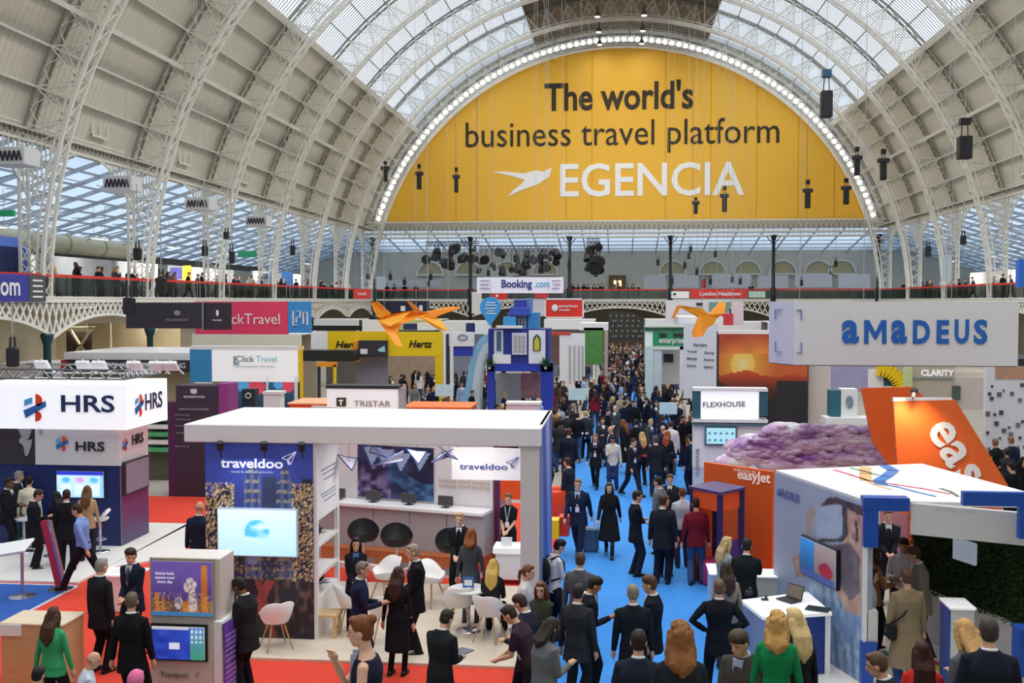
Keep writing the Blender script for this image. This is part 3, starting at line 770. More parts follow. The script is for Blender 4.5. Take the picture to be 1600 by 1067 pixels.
def omat(o,m):
    o.material_slots[0].link='OBJECT'; o.material_slots[0].material=m
def cloth(c): return mat(c,.9,noise=.10,scale=9,spec=.12)
def skin(c): return mat(c,.55,noise=.03,scale=12,spec=.35)
def hairm(c): return mat(c,.55,noise=.32,scale=60,stretch=(1,1,.22),spec=.3,bump=.5)
SK={'l':'#dba98a','p':'#e4b79c','t':'#c08a63','d':'#7d5139'}
def person(px,py,h,face,pose,sex,top,tc,lc,hair,hc,label,sk='l',shc='#151515',legs='trousers',tie=None,inner='#e9eaee',lan=None,bag=None,fine=True,zoff=0.,loc=None,grp=None,props=()):
    P,f=template(pose,sex,top,hair,legs,fine)
    s=h/1.75
    if loc is None:
        R=Matrix.Rotation(face*D2R,3,'Z'); hc_=R@(f.hc+Vector((0,0,.12)))*s
        p=fl(px,py,hc_.z+zoff); loc=Vector((p.x-hc_.x,p.y-hc_.y,zoff))
    root=empty('person',loc,face*D2R,label,'person',grp); root.scale=(s,s,s)
    for n,me in P.items():
        nm=n.split('#')[0]; o=inst(me,nm,root)
        if nm=='body': omat(o,skin(SK.get(sk,sk)))
        elif nm=='eyes': continue
        elif nm=='hair': omat(o,hairm(hc) if hair!='scarf' else cloth(hc))
        elif nm=='shoe': omat(o,mat(shc,.4,noise=0))
        elif nm=='trousers': omat(o,cloth(lc))
        elif nm=='shirt_collar': omat(o,cloth(inner))
        elif nm=='shirt_front': omat(o,cloth(inner if top=='suit' else '#2f2f33'))
        else: omat(o,cloth(tc))
    if tie:
        m=MB(); f.chest(m,[(-.014,.53),(.014,.53),(.022,.26),(0,.22),(-.022,.26)][::-1],.026,.018); m.build('tie',cloth(tie),root)
    if lan:
        m=MB(); f.chest(m,[(-.062,.55),(-.052,.55),(.006,.22),(-.006,.22)][::-1],.028,.016); f.chest(m,[(.052,.55),(.062,.55),(.006,.22),(-.006,.22)][::-1],.028,.016); m.build('lanyard',mat(lan,.7,noise=0),root)
        m=MB(); f.chest(m,[(-.042,.22),(.042,.22),(.042,.11),(-.042,.11)][::-1],.032,.018); m.build('badge',mat('#eceef2',.4,noise=0),root)
    for pr in props: pr(root,f)
    return root
def backpack(c):
    def g(root,f):
        m=MB(); M=Matrix.Translation(f.up((0,-.2,.30)))@f.R.to_4x4(); m.ell((0,0,0),(.15,.10,.21),14,10,M=M); m.ell((0,-.07,-.06),(.11,.06,.11),12,8,M=M)
        b=bpy.data.objects.new('backpack',m.mesh('backpack',cloth(c),True)); COL.objects.link(b); b.parent=root
        m=MB()
        for q in (-1,1): m.tube([f.up((q*.10,-.13,.50)),f.up((q*.11,0,.555)),f.up((q*.11,.12,.45)),f.up((q*.13,.13,.30)),f.up((q*.16,.02,.18)),f.up((q*.13,-.13,.14))],.017,6)
        m.build('straps',cloth(c),b,True)
    return g
def held(kind,c,side='R'):
    def g(root,f):
        w=f.wR if side=='R' else f.wL; e=f.eR if side=='R' else f.eL; d=(w-e).normalized(); p=w+d*.08
        m=MB()
        if kind=='phone': m.bevbox((p.x-.037,p.y-.005,p.z-.06),(p.x+.037,p.y+.006,p.z+.085),.006); n='phone'
        elif kind=='paper': m.cbox((p.x-.08,p.y+.07,p.z+.03),(.21,.28,.012)); n='brochure'
        elif kind=='tablet': m.bevbox((p.x-.20,p.y-.01,p.z-.0),(p.x+.06,p.y+.17,p.z+.02),.006); n='tablet'
        elif kind=='bag':
            m.tube([(p.x,p.y-.08,p.z-.18),(p.x,p.y-.07,p.z-.02),(p.x,p.y,p.z+.02),(p.x,p.y+.07,p.z-.02),(p.x,p.y+.08,p.z-.18)],.01,6); m.bevbox((p.x-.06,p.y-.17,p.z-.46),(p.x+.06,p.y+.17,p.z-.17),.03); n='handbag'
        elif kind=='tote':
            m.bevbox((p.x-.05,p.y-.15,p.z-.45),(p.x+.05,p.y+.15,p.z-.12),.02); m.tube([(p.x,p.y-.1,p.z-.14),(p.x,p.y,p.z+.02),(p.x,p.y+.1,p.z-.14)],.008,6); n='tote_bag'
        m.build(n,mat(c,.4,noise=0),root)
    return g
def satchel(c):
    def g(root,f):
        m=MB(); m.bevbox((-.30,-.12,.78),(-.19,.14,1.02),.03); b=m.build('shoulder_bag',cloth(c),root)
        m=MB(); m.tube([(-.25,0,1.0),f.up((-.12,.14,.25)),f.up((.03,.13,.42)),f.up((.12,.03,.555)),f.up((.05,-.12,.45)),f.up((-.12,-.14,.22)),(-.25,-.02,1.0)],.013,6); m.build('strap',cloth(c),b,True)
    return g
def glasses(root,f):
    m=MB(); M=Matrix.Translation(f.hc)@f.HR.to_4x4()
    for q in (-1,1):
        m.tube([M@Vector((q*.033+.021*math.cos(a),.1,.004+.017*math.sin(a))) for a in np.linspace(0,2*math.pi,9)[:-1]],.003,4,closed=True); m.tube([M@Vector((q*.054,.098,.008)),M@Vector((q*.082,.0,.008))],.003,4)
    m.build('glasses',mat('#1a1a1c',.3,noise=0),root)
# ================================================================ STANDS
W=mat('#eeeef0',.45,noise=.02); Wg=mat('#dcdbdc',.5,noise=.03); NAVY=mat('#27336b',.5,noise=.03); ORG=mat('#e8622a',.5,noise=.03)
YEL=mat('#f2cb12',.5,noise=.03); DK=mat('#34323c',.5,noise=.04); BLUE=mat('#1d4fae',.45,noise=.03); GRY=mat('#a9a9ad',.5,noise=.04); CHR=mat('#c9ccd2',.25,1,noise=0)
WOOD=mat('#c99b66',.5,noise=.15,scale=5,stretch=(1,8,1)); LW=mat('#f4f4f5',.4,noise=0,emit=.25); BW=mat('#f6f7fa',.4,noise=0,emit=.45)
ink=lambda c,e=0: mat(c,.5,noise=0,emit=e)
def pbox(x0,y0,x1,y1,Y,d,name,m,parent,bev=0):
    a=at(x0,y1,Y); b=at(x1,y0,Y); a.z=max(a.z,.0); q=MB(); lo=(min(a.x,b.x),Y,min(a.z,b.z)); hi=(max(a.x,b.x),Y+d,max(a.z,b.z))
    (q.bevbox(lo,hi,bev) if bev else q.box(lo,hi)); return q.build(name,m,parent)
def wallseg(p0,p1,z0,z1,th,name,m,parent):
    p0=Vector((p0[0],p0[1],0)); p1=Vector((p1[0],p1[1],0)); d=(p1-p0); n=Vector((-d.y,d.x,0)).normalized()*th
    q=MB(); vs=[p0,p1,p1+n,p0+n]; q.prism([(v.x,v.y) for v in vs],z0,z1); return q.build(name,m,parent)
def stand(name,label): return empty(name,(0,0,0),0,label,'exhibition stand')
def thing(name,label,cat,grp=None,loc=(0,0,0),rz=0): return empty(name,loc,rz,label,cat,grp)
def ptext(s,px,py,Y,hpx,parent,m,bold=0,dep=.01,xs=1,ang=0,shear=0,off=.03,wpx=None,space=1,roll=0):
    """lettering whose capital height is hpx pixels at that depth"""
    p=at(px,py,Y); size=hpx*Y/F/.70
    o=text(s,size,parent,facing(Vector((p.x,Y-off,p.z)),ang,roll),m,dep,bold*size,xs=1,shear=shear,space=space)
    if wpx:
        w=max(v.co.x for v in o.data.vertices)-min(v.co.x for v in o.data.vertices); k=(wpx*Y/F)/w
        for v in o.data.vertices: v.co.x*=k
    return o
def ppoly(pts,Y,th,name,m,parent,off=0): 
    P_=[at(x,y,Y) for x,y in pts]; q=MB(); q.prism([(p.x,p.z) for p in P_],Y-off-th,Y-off,plane='xz'); return q.build(name,m,parent)
def ppaint(x0,y0,x1,y1,Y,fn,parent,name='print',nx=60,ny=40,emit=0.,off=.02,th=.02):
    a=at(x0,y1,Y); b=at(x1,y0,Y); return paint(name,b.x-a.x,b.z-a.z,fn,parent,facing(Vector(((a.x+b.x)/2,Y-off,(a.z+b.z)/2))),nx,ny,emit,.5,th)
def rects(base,items):
    def fn(u,v):
        c=np.tile(np.array(srgb8(base)),(len(u),1)).astype(float)
        for (x0,y0,x1,y1,col) in items: c[(u>=x0)&(u<=x1)&(v>=y0)&(v<=y1)]=srgb8(col)
        return c
    return fn
def spotlamp(parent,loc,tilt=.6,name='spot_lamp',power=0,rz=0):
    m=MB(); m.lathe([(.03,-.1),(.06,-.08),(.07,.06),(.055,.07)],10); m.bar((0,0,-.08),(0,0,-.22),.02)
    o=m.build(name,mat('#2a2b2e',.4,noise=0),parent); o.location=loc; o.rotation_euler=(math.pi-tilt,0,rz)
    return o
# ---------------- 1. HRS stand
st=stand('exhibition_stand','white and navy corner stand with backlit HRS signs above a map and screen, far left')
X1=-11.82; XF=-11.55
q=MB(); q.box((-15.4,23.75,2.86),(XF,24.0,3.92)); q.box((XF-.25,24.0,2.86),(XF,26.0,3.92)); q.box((-15.4,25.8,2.86),(XF,26.0,3.92)); q.box((-15.4,24,2.86),(-15.2,25.8,3.92)); q.build('fascia',BW,st)
q=MB(); q.box((-13.93,23.92,1.98),(X1,25.45,2.93)); q.build('lower_fascia',Wg,st)
q=MB(); q.box((-14.9,23.95,0),(X1-.02,25.42,1.98)); q.build('tower_wall',mat('#232f66',.4,noise=.03),st)
paint('purple_panel',1.46,1.98,lambda u,v: mixc('#4a4a72','#7a2260',np.clip(v*1.3,0,1)),st,facing(Vector((X1+.0,24.69,.99)),math.pi/2),10,14)
q=MB(); q.box((-14.9,23.93,1.98),(-13.95,25.4,2.9)); q.build('map_panel',mat('#3d3638',.5,noise=.03),st)
c=lambda x,y: at(x,y,23.92)
ppoly([(28,668),(40,665),(50,672),(46,684),(40,690),(33,680)],23.92,.01,'map_land',GRY,st,.01)
ppoly([(33,683),(42,688),(51,686),(49,698),(44,712),(40,712),(37,696),(30,690)],23.92,.01,'map_land',GRY,st,.012)
ppoly([(60,665),(66,665),(66,680),(62,677)],23.92,.01,'map_land',GRY,st,.01)
ptext('HRS',137,632,23.75,27,st,ink('#2b3c63'),.02,wpx=92)
ptext('HRS',141,698,23.92,15,st,ink('#26262e'),.02,wpx=50)
text('HRS',.56,st,facing(Vector((XF+.01,25.2,3.4)),math.pi/2),ink('#2b3c63'),.01,.012)
text('HRS',.34,st,facing(Vector((X1+.02,24.85,2.5)),math.pi/2),ink('#26262e'),.01,.008)
def hrslogo(M,s):
    r=.5*s
    for pts,cn in (([(.02*s,.08*s),(.02*s,.5*s)]+[(.02*s+.26*s*math.sin(t),.26*s+.24*s*math.cos(t)) for t in np.linspace(0.2,2.6,8)],'#f0552a'),
                   ([(0,-.1*s),(0,-.5*s)]+[(.0+.24*s*math.sin(t),-.30*s-.2*s*math.cos(t)) for t in np.linspace(.2,2.6,8)],'#e8452a'),
                   ([(-.45*s,-.1*s),(.4*s,.25*s),(.42*s,.05*s),(-.36*s,-.38*s)],'#2e6fb5'),([(-.42*s,.05*s),(-.1*s,.16*s),(-.1*s,.38*s),(-.4*s,.28*s)],'#5bb4e8')):
        q=MB(); q.prism(pts,.0,.012); o=q.build('logo_piece',ink(cn),st); o.matrix_local=M
hrslogo(facing(Vector((at(56,630,23.75).x,23.72,3.37))),.66); hrslogo(facing(Vector((at(98,696,23.92).x,23.90,2.5))),.36)
hrslogo(facing(Vector((XF+.012,24.4,3.38)),math.pi/2),.55); hrslogo(facing(Vector((X1+.012,24.2,2.45)),math.pi/2),.3)
q=MB(); z=4.05
for (a,b) in (((-15.3,23.85),(XF-.1,23.85)),((-15.3,25.9),(XF-.1,25.9)),((XF-.1,23.85),(XF-.1,25.9))):
    a=Vector((a[0],a[1],z)); b=Vector((b[0],b[1],z)); 
    for dz in (0,.22): q.bar(a+Vector((0,0,dz)),b+Vector((0,0,dz)),.04)
    n=16
    for i in range(n): p=a.lerp(b,i/n); r=a.lerp(b,(i+1)/n); q.bar(p+Vector((0,0,.22*(i%2))),r+Vector((0,0,.22*((i+1)%2))),.03)
q.build('light_truss',CHR,st)
for px in (60,125,150,205,240,262):
    p=at(px,580,24.0); m=MB(); m.bevbox((-.17,-.1,-.13),(.17,.02,.13),.02); o=m.build('flood_lamp',W,st); o.location=(p.x,24.2,4.38); o.rotation_euler=(.7,0,0)
    m=MB(); m.bar((-.22,.0,-.3),(0,0,.15),.03); m.bar((.22,0,-.3),(0,0,.15),.03); m.build('bracket',W,o)
sc=thing('wall_screen','wide dashboard screen with blue header on the navy wall of the HRS tower','screen')
pbox(88,735,163,778,23.90,.04,'bezel',DK,sc)
def dash(u,v):
    c=mixc('#9ecbf2','#c3dcf7',v); c[v>.86]=srgb8('#2434b8'); 
    for cx,cl in ((.2,'#4db2e8'),(.5,'#d08fd0'),(.8,'#4db2e8')): c[((u-cx)**2/.008+(v-.68)**2/.012)<1]=srgb8(cl); c[(abs(u-cx)<.11)&(v<.5)&(v>.1)&(((v*22)%2)<1)]=srgb8('#e4f0fc')
    c[(u>.93)&(v<.86)]=srgb8('#86b8ec'); return c
ppaint(90,737,162,776,23.90,dash,sc,'display',40,24,emit=.8)
sc=thing('wall_screen','switched off grey screen on the right side of the HRS tower','screen'); q=MB(); q.box((X1+.01,24.02,1.25),(X1+.09,25.3,2.05)); q.build('bezel',DK,sc); q=MB(); q.box((X1+.09,24.06,1.29),(X1+.1,25.26,2.01)); q.build('display',mat('#85859a',.25,noise=.02),sc)
pl=tag(MB().box((-22,20.75,.0),(-11.2,26.6,.05)).build('stand_floor',mat('#e9e8e6',.5,noise=.04)),'white raised floor slab of the HRS stand','floor'); 
q=MB(); q.prism([(-11.2,21.9),(-10.0,23.3),(-11.0,26.7),(-11.3,26.6)],0,.05); tag(q.build('stand_floor',mat('#e9e8e6',.5,noise=.04)),'white angled floor strip beside the HRS tower','floor')
wb=thing('white_board','white poster board behind the crowd at the far left edge','board'); pbox(-60,730,38,800,24.6,.06,'panel',W,wb)
# ---------------- 2. Traveldoo stand
st=stand('exhibition_stand','open traveldoo stand with thick white flat roof, blue city-night wall and white column')
zf=.0
YT=17.64
tag(MB().box((-7.0,16.62,.0),(-1.62,21.4,.05)).build('stand_floor',mat('#d9cdba',.5,noise=.06,scale=3)),'pale beige floor under the white chairs of the traveldoo stand','floor')
a=at(290,690,YT); b=at(846,695,YT)
XL,XR=-7.52,-1.3; zr0,zr1=at(290,690,YT).z,at(290,662,YT).z
q=MB(); q.bevbox((XL,YT-.05,zr0),(XR,YT+2.9,zr1),.015); q.build('roof_slab',W,st)
XP0,XP1=at(322,800,YT).x,at(490,800,YT).x
q=MB(); q.box((XP0,YT,0.05),(XP1,YT+.08,zr0)); q.build('graphic_wall',mat('#2b3c92',.5,noise=0),st)
def city(u,v):
    n=vnoise(u,v,9,1); c=mixc('#1b1d2b','#4054b8',(v-.35)*1.9)
    c=mixc('#2d2a38','#4054b8',(v-.30)*1.7); 
    # towers
    for x0,x1,h,col in ((.0,.22,.72,'#1c1f30'),(.36,.52,.86,'#4a5d86'),(.53,.66,.83,'#31405f'),(.66,.8,.66,'#1f2436'),(.8,1.,.78,'#26305e'),(.22,.36,.6,'#2a3350')):
        m=(u>x0)&(u<x1)&(v<h)&(v>.3); c[m]=srgb8(col)
    rr=np.random.default_rng(4).random(len(u)); 
    for x0,x1,h in ((.0,.13,.62),(.13,.27,.78),(.8,.9,.72),(.9,1.,.82)):
        m=(u>x0)&(u<x1)&(v<h)&(v>.3); c[m]=srgb8('#262c48')
    for cx,w_,h in ((.44,.075,.90),(.74,.075,.88)):
        m=(abs(u-cx)<w_*np.sqrt(np.clip((h-v)*9,0,1)))&(v<h)&(v>.3); c[m]=mixc('#34426a','#5a6fa0',np.sin(u*90)*.5+.5)[m]; m2=m&((np.floor(v*100)%5)==0)&(rr<.7); c[m2]=srgb8('#a09a86')
    lit=(v>.28)&(v<.80)&((u<.27)|(u>.8))&(rr<.30); c[lit]=srgb8('#d9bb78'); lit=(v>.28)&(v<.80)&((u<.27)|(u>.8))&(rr>.9); c[lit]=srgb8('#f0e6c8')
    lit=(v>.28)&(v<.5)&(rr<.12); c[lit]=srgb8('#a88f5e')
    rv=(abs(u-.45-.12*(v-.5))<.05)&(v>.38)&(v<.66); c[rv]=srgb8('#8c9cd6')
    low=v<.3; k=vnoise(u,v,26,5); c[low]=(np.array(srgb8('#231d27'))+np.outer(np.clip(k[low]-.5,0,1)*.9,[.9,.6,.4]))
    red=(v<.3)&(abs((u-.35)-(v-.02)*.9)<.045); c[red]=srgb8('#a04540')
    red=(v<.3)&(abs((u-.62)+(v-.02)*.5)<.03); c[red]=srgb8('#8a3d3c')
    return c
paint('wall_graphic',XP1-XP0,zr0-.06,city,st,facing(Vector(((XP0+XP1)/2,YT-.012,(zr0+.05)/2))),84,120)
ptext('traveldoo',395,724,YT,15,st,ink('#f2f4ff',.2),.02,wpx=104,off=.04)
ptext('travel & expense solutions',395,737,YT,4,st,ink('#c3cbf2'),0,wpx=70,off=.035)
def plane_icon(px,py,Y,s,parent,rot,m1,name='paper_plane_logo'):
    q=MB(); r=lambda x,y:(x*math.cos(rot)-y*math.sin(rot),x*math.sin(rot)+y*math.cos(rot))
    for pts in ([(-1,.1),(1,.75),(-.35,-.25)],[(-.2,-.35),(1,.75),(.1,-.9)],[(-.28,-.3),(-.2,-.9),(0,-.5)]):
        L=[(x*s,y*s) for x,y in (r(*p) for p in pts)]
        for i in range(3): A=L[i]; B=L[(i+1)%3]; q.bar((A[0],A[1],0),(B[0],B[1],0),s*.09,.01,up=(0,0,1))
    p=at(px,py,Y); o=q.build(name,m1,parent); o.matrix_local=facing(Vector((p.x,Y-.04,p.z))); return o
plane_icon(453,715,YT,.13,st,0.1,ink('#e8ecff',.2))
# side wall with shelves
q=MB(); x=XP1
ys,ye=YT,YT+1.45
q.box((x-.01,ys,0.05),(x+.06,ys+.10,zr0)); q.box((x-.01,ye-.1,0.05),(x+.06,ye,zr0))
for z0,z1 in ((0.05,.75),(1.08,1.14),(1.62,1.68),(2.1,zr0)): q.box((x-.01,ys+.1,z0),(x+.06,ye-.1,z1))
q.build('side_wall',W,st)
q=MB(); q.box((x-.34,ys+.09,.7),(x-.30,ye,2.1)); q.build('niche_back',mat('#a8aaad',.6),st)
for z0 in (.75,1.11,1.65):
    q=MB(); q.box((x-.3,ys+.1,z0-.02),(x+.05,ye-.1,z0+.02)); q.build('shelf',W,st)
q=MB()
for k,z0 in enumerate((2.92,2.84,2.74,2.5,2.44,2.36)): q.box((x+.061,ys+.25+.1*(k%3),z0),(x+.066,ye-.25,z0+.03))
q.build('printed_lines',ink('#9a9fb4'),st)
XC0,XC1=at(813,800,YT).x,at(843,800,YT).x
q=MB(); q.bevbox((XC0,YT,0.05),(XC1,YT+.5,zr0),.01); q.build('column',Wg,st)
def bluefade(u,v): return mixc('#2c4ba8','#b9c6f2',(.5+.5*np.sin(u*9+v*3))*(.35+.65*v))
paint('blue_edge',2.8,zr1-.06,bluefade,st,facing(Vector((XC1+.02,YT+1.45,(zr1)/2)),math.pi/2),16,24)
q=MB(); q.box((XC1-.04,YT+.5,0),(XC1+.008,YT+2.85,zr1)); q.build('end_wall',mat('#3a57b4',.5),st)
# hanging white traveldoo sign
sg=thing('hanging_sign','small white hanging sign reading traveldoo in blue, between column and poster','sign'); pbox(706,701,814,749,19.6,.05,'panel',LW,sg); ptext('traveldoo',756,729,19.6,9,sg,ink('#4056a8'),.01,wpx=76); plane_icon(801,722,19.6,.12,sg,.1,ink('#4056a8'))
q=MB(); a=at(715,701,19.6); b=at(805,701,19.6)
for p in (a,b): q.bar((p.x,19.62,p.z),(p.x,19.62,zr0),.01)
q.build('wires',DK,sg)
# paper planes
for i,(px,py,s,r,l) in enumerate([(545,722,.36,.5,'leftmost paper plane hanging under the white roof, beside the shelves'),(590,705,.32,1.0,'paper plane hanging at the left end of the dark poster'),(613,718,.34,-1.2,'narrow paper plane hanging before the dark poster, nose up'),(652,712,.34,.3,'bright paper plane hanging before the middle of the poster'),(690,712,.3,-.6,'paper plane hanging over the right end of the poster'),(702,709,.28,.9,'rightmost dark-edged paper plane next to the small sign')]):
    p=at(px,py,18.9); t=thing('paper_plane',l,'paper plane','paper planes under the roof',p,0); t.rotation_euler=(.3,r*.5,r)
    m=MB(); s=s; v=[(0,-s,0),(-s*.55,s*.6,.05*s),(0,s*.6,0),(s*.55,s*.6,.05*s),(0,s*.55,-.3*s)]
    m.add(v,[(0,2,1),(0,3,2),(0,4,2),(0,2,4)]); m.add([(a+.0,b,c_-.01) for a,b,c_ in v],[(0,1,2),(0,2,3)])
    m.build('paper',mat('#dfe4f8',.5,noise=0),t); m=MB()
    for a_,b_ in ((0,1),(0,3),(1,2),(2,3),(0,4),(4,2)): m.bar(v[a_],v[b_],.016)
    m.build('fold_lines',mat('#30407c',.5,noise=0),t)
    m=MB(); m.bar((p.x,p.y,p.z),(p.x,p.y,zr0),.006); o=m.build('thread',DK,None); o.parent=t; o.matrix_parent_inverse=(Matrix.Translation(p)@Matrix.Rotation(r,4,'Z')@Matrix.Rotation(r*.5,4,'Y')@Matrix.Rotation(.3,4,'X')).inverted()
# TV on the graphic wall
tv=thing('wall_screen','large bright screen with a pale blue globe on the city-night wall','screen'); pbox(340,796,465,868,YT-.08,.06,'bezel',mat('#c9d6e4',.4,noise=0),tv)
def globe(u,v):
    c=mixc('#a9d8ee','#c9e6f4',v); d=((u-.5)*1.75)**2+(v-.52)**2; m=d<.075; n=vnoise(u,v,11,3); c[m]=mixc('#4fb4dc','#bfe8f6',(n-.3)*2.2)[m]; return c
ppaint(342,798,463,866,YT-.08,globe,tv,'display',60,40,emit=.75)
area_light('spot_light',(at(395,700,YT).x,YT-.5,zr0-.04),.15,16,(.75,.82,1),rot=(math.radians(-25),0,0),parent=st)
for px in (352,420,478):
    p=at(px,697,YT); l=bpy.data.lights.new('spot','SPOT'); l.energy=55; l.color=(.8,.86,1); l.spot_size=1.1; l.spot_blend=.8; l.shadow_soft_size=.03
    o=bpy.data.objects.new('spot_light',l); COL.objects.link(o); o.location=(p.x,YT-.28,zr0-.03); o.rotation_euler=(math.radians(14),0,0); o.parent=st
    spotlamp(st,(p.x,YT-.25,zr0-.02),2.9)
for x_,y_ in ((-4,18.6),(-2.6,18.6),(-4,19.9),(-2.6,19.9)): area_light('ceiling_light',(x_,y_,zr0-.03),.4,14,parent=st)
# things on the shelves
def plant(loc,r,label,n=40,c='#3c6b2c',pot='#f0f0f0'):
    t=thing('potted_plant',label,'plant',loc=loc); m=MB(); m.lathe([(.05,0),(.07,.1),(.06,.1)],12); m.build('pot',mat(pot,.5,noise=0),t)
    m=MB(); r_=random.Random(int(loc[1]*100))
    for i in range(n):
        a=r_.uniform(0,6.28); e=r_.uniform(.1,1.4); d=Vector((math.cos(a)*math.cos(e),math.sin(a)*math.cos(e),math.sin(e))); p=Vector((0,0,.1)); w=d.cross(Vector((0,0,1))).normalized()*.03
        m.add([p,p+d*r*.6+w,p+d*r,p+d*r*.6-w],[(0,1,2,3)])
    stuff(m.build('leaves',mat(c,.6,noise=.2,scale=20),t)); return t
plant((x-.1,ys+.5,1.67),.2,'small green plant on the top shelf of the white side wall')
plant((x-.1,ys+.55,.77),.26,'dark trailing plant on the low shelf of the white side wall',60,'#20262a')
# ---------------- wall with poster and angled counter behind it (stand across the red aisle)
st=stand('exhibition_stand','white stand wall with dark poster behind the traveldoo floor, grey angled counter')
p0=at(527,800,24.0); p1=at(880,800,22.3); z1=3.55
wallseg((p0.x-.6,24.0),(at(770,800,22.85).x,22.85),.12,3.45,.1,'back_wall',mat('#e6dfe0',.6,noise=.02),st)
wallseg((at(772,800,22.82).x,22.82),(at(779,800,22.8).x,22.8),.12,3.1,.12,'maroon_post',mat('#5d1a48',.5),st)
dirw=Vector((at(770,800,22.85).x-(p0.x-.6),22.85-24.0,0)).normalized(); angw=math.atan2(dirw.y,dirw.x)
def onwall(px,py):
    # point on the slanted wall under a pixel
    d=ray(px,py); n=Vector((-dirw.y,dirw.x,0)); P0=Vector((p0.x-.6,24.0,0)); k=n.dot(P0-Vector((0,0,0)))/(n.x*d[0]+n.y*d[1]); return Vector((d[0]*k,d[1]*k,CH+d[2]*k))
a=onwall(560,775); b=onwall(678,700)
def hands(u,v):
    n=vnoise(u,v,5,2); n2=vnoise(u,v,14,8); c=mixc('#1a1c3c','#54609a',n*1.1-.2); m=(v<.62)&(u<.45); c[m]=mixc('#2a2140','#a08cc0',n2*1.5-.4)[m]
    m=(abs(v-.35-.2*np.sin(u*5))<.16)&(u>.4); c[m]=mixc('#1c2c58','#5586b0',n2)[m]
    for x0,y0 in ((.6,.72),(.38,.78),(.22,.8),(.85,.75)):
        m=(abs(u-x0)<(v-y0+.28)*.32)&(v>y0-.28)&(v<y0+.15)&(u-x0<.4*(v-y0)+.05); c[m]=srgb8('#9fb4d8')
    return c
paint('poster',(b-a).xy.length,b.z-a.z,hands,st,facing((a+b)/2+Vector((0,-.03,0)),angw),60,36)
lz=[onwall(725,752),onwall(725,760)]
for l_ in lz: text('business travel booking',.13,st,facing(l_+Vector((0,-.03,0)),angw),ink('#c9a98e'),.005)
# counter
n_=Vector((-dirw.y,dirw.x,0))
c0=Vector((p0.x-.5,24.0,0))-n_*.05; c1=Vector((at(772,800,22.85).x,22.85,0))-n_*.05
def strip(o0,o1,z0,z1,name,m,a0=0,a1=1):
    A=c0.lerp(c1,a0); B=c0.lerp(c1,a1); q=MB(); q.prism([(v.x,v.y) for v in (A-n_*o1,B-n_*o1,B-n_*o0,A-n_*o0)],z0,z1); return q.build(name,m,st)
strip(0,.62,1.30,1.36,'counter_top',W); 
for i in range(5): strip(0,.5,.42,1.30,'counter_panel',GRY,i/5+.002,(i+1)/5-.002)
strip(-.02,.85,.12,.42,'wooden_plinth',mat('#b4683c',.5,noise=.2,scale=3,stretch=(1,6,1))); strip(-.1,1.0,.0,.12,'white_plinth',W)
for i,(px,py) in enumerate([(575,786),(618,792),(664,798),(706,803),(727,800)][:4]):
    A=c0.lerp(c1,.17+.2*i)-n_*.25; t=thing('tablet_stand','dark tablet on the angled white counter, %s from the left'%['first','second','third','fourth'][i],'tablet','tablets on the counter',(A.x,A.y,1.36),angw)
    m=MB(); m.bevbox((-.18,-.02,.04),(.18,.02,.26),.01); m.build('screen',mat('#4d4a4c',.4,noise=.1,scale=30),t); m=MB(); m.box((-.08,-.08,0),(.08,.08,.015)); m.bar((0,0,0),(0,.01,.08),.03); m.build('foot',DK,t)
# ---------------- doorway stand behind the column, counter and second wall
st=stand('exhibition_stand','orange and grey stand glimpsed between the maroon post and the white column')
pbox(779,735,822,780,25.6,.1,'orange_wall',ORG,st); pbox(779,750,798,870,25.8,.1,'grey_wall',mat('#a9bcc4',.5),st)
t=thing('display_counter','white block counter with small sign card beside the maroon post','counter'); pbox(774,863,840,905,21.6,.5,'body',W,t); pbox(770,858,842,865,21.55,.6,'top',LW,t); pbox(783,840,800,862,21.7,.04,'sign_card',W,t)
# ---------------- TRISTAR box sign and low orange roofs behind the slab
sg=thing('box_sign','white box sign reading TRISTAR with black shield, just above the white slab roof','sign'); pbox(511,606,620,660,25.5,.5,'face',LW,sg); pbox(509,603,622,607,25.48,.6,'frame',DK,sg); pbox(620,606,631,656,25.7,.3,'side',GRY,sg)
pbox(515,655,525,1000,25.55,.2,'post',GRY,sg); pbox(606,655,616,1000,25.55,.2,'post',GRY,sg); ptext('TRISTAR',582,631,25.5,9,sg,ink('#9b958a'),.01,wpx=60)
ppoly([(526,621),(541,621),(541,634),(533.5,640),(526,634)],25.5,.02,'shield',ink('#4c4326'),sg,.005); ptext('T',533.5,629,25.5,8,sg,LW,.04,off=.05)
def lowstand(label,x0,y0,x1,Y,m,top=None,dep=1.6,zb=0):
    st=stand('exhibition_stand',label); a=at(x0,y0,Y); b=at(x1,y0,Y); q=MB(); q.bevbox((a.x,Y,zb),(b.x,Y+dep,a.z),.02); q.build('wall',m,st)
    if top: q=MB(); q.bevbox((a.x-.05,Y-.05,a.z),(b.x+.05,Y+dep+.05,a.z+.06),.015); q.build('roof',top,st)
    return st
lowstand('low orange stand with pale roof left of the TRISTAR sign',452,632,512,31,ORG,mat('#f0b48c',.5)); lowstand('low orange stand roof right of the TRISTAR sign',631,638,733,31,ORG,mat('#e8793a',.5))
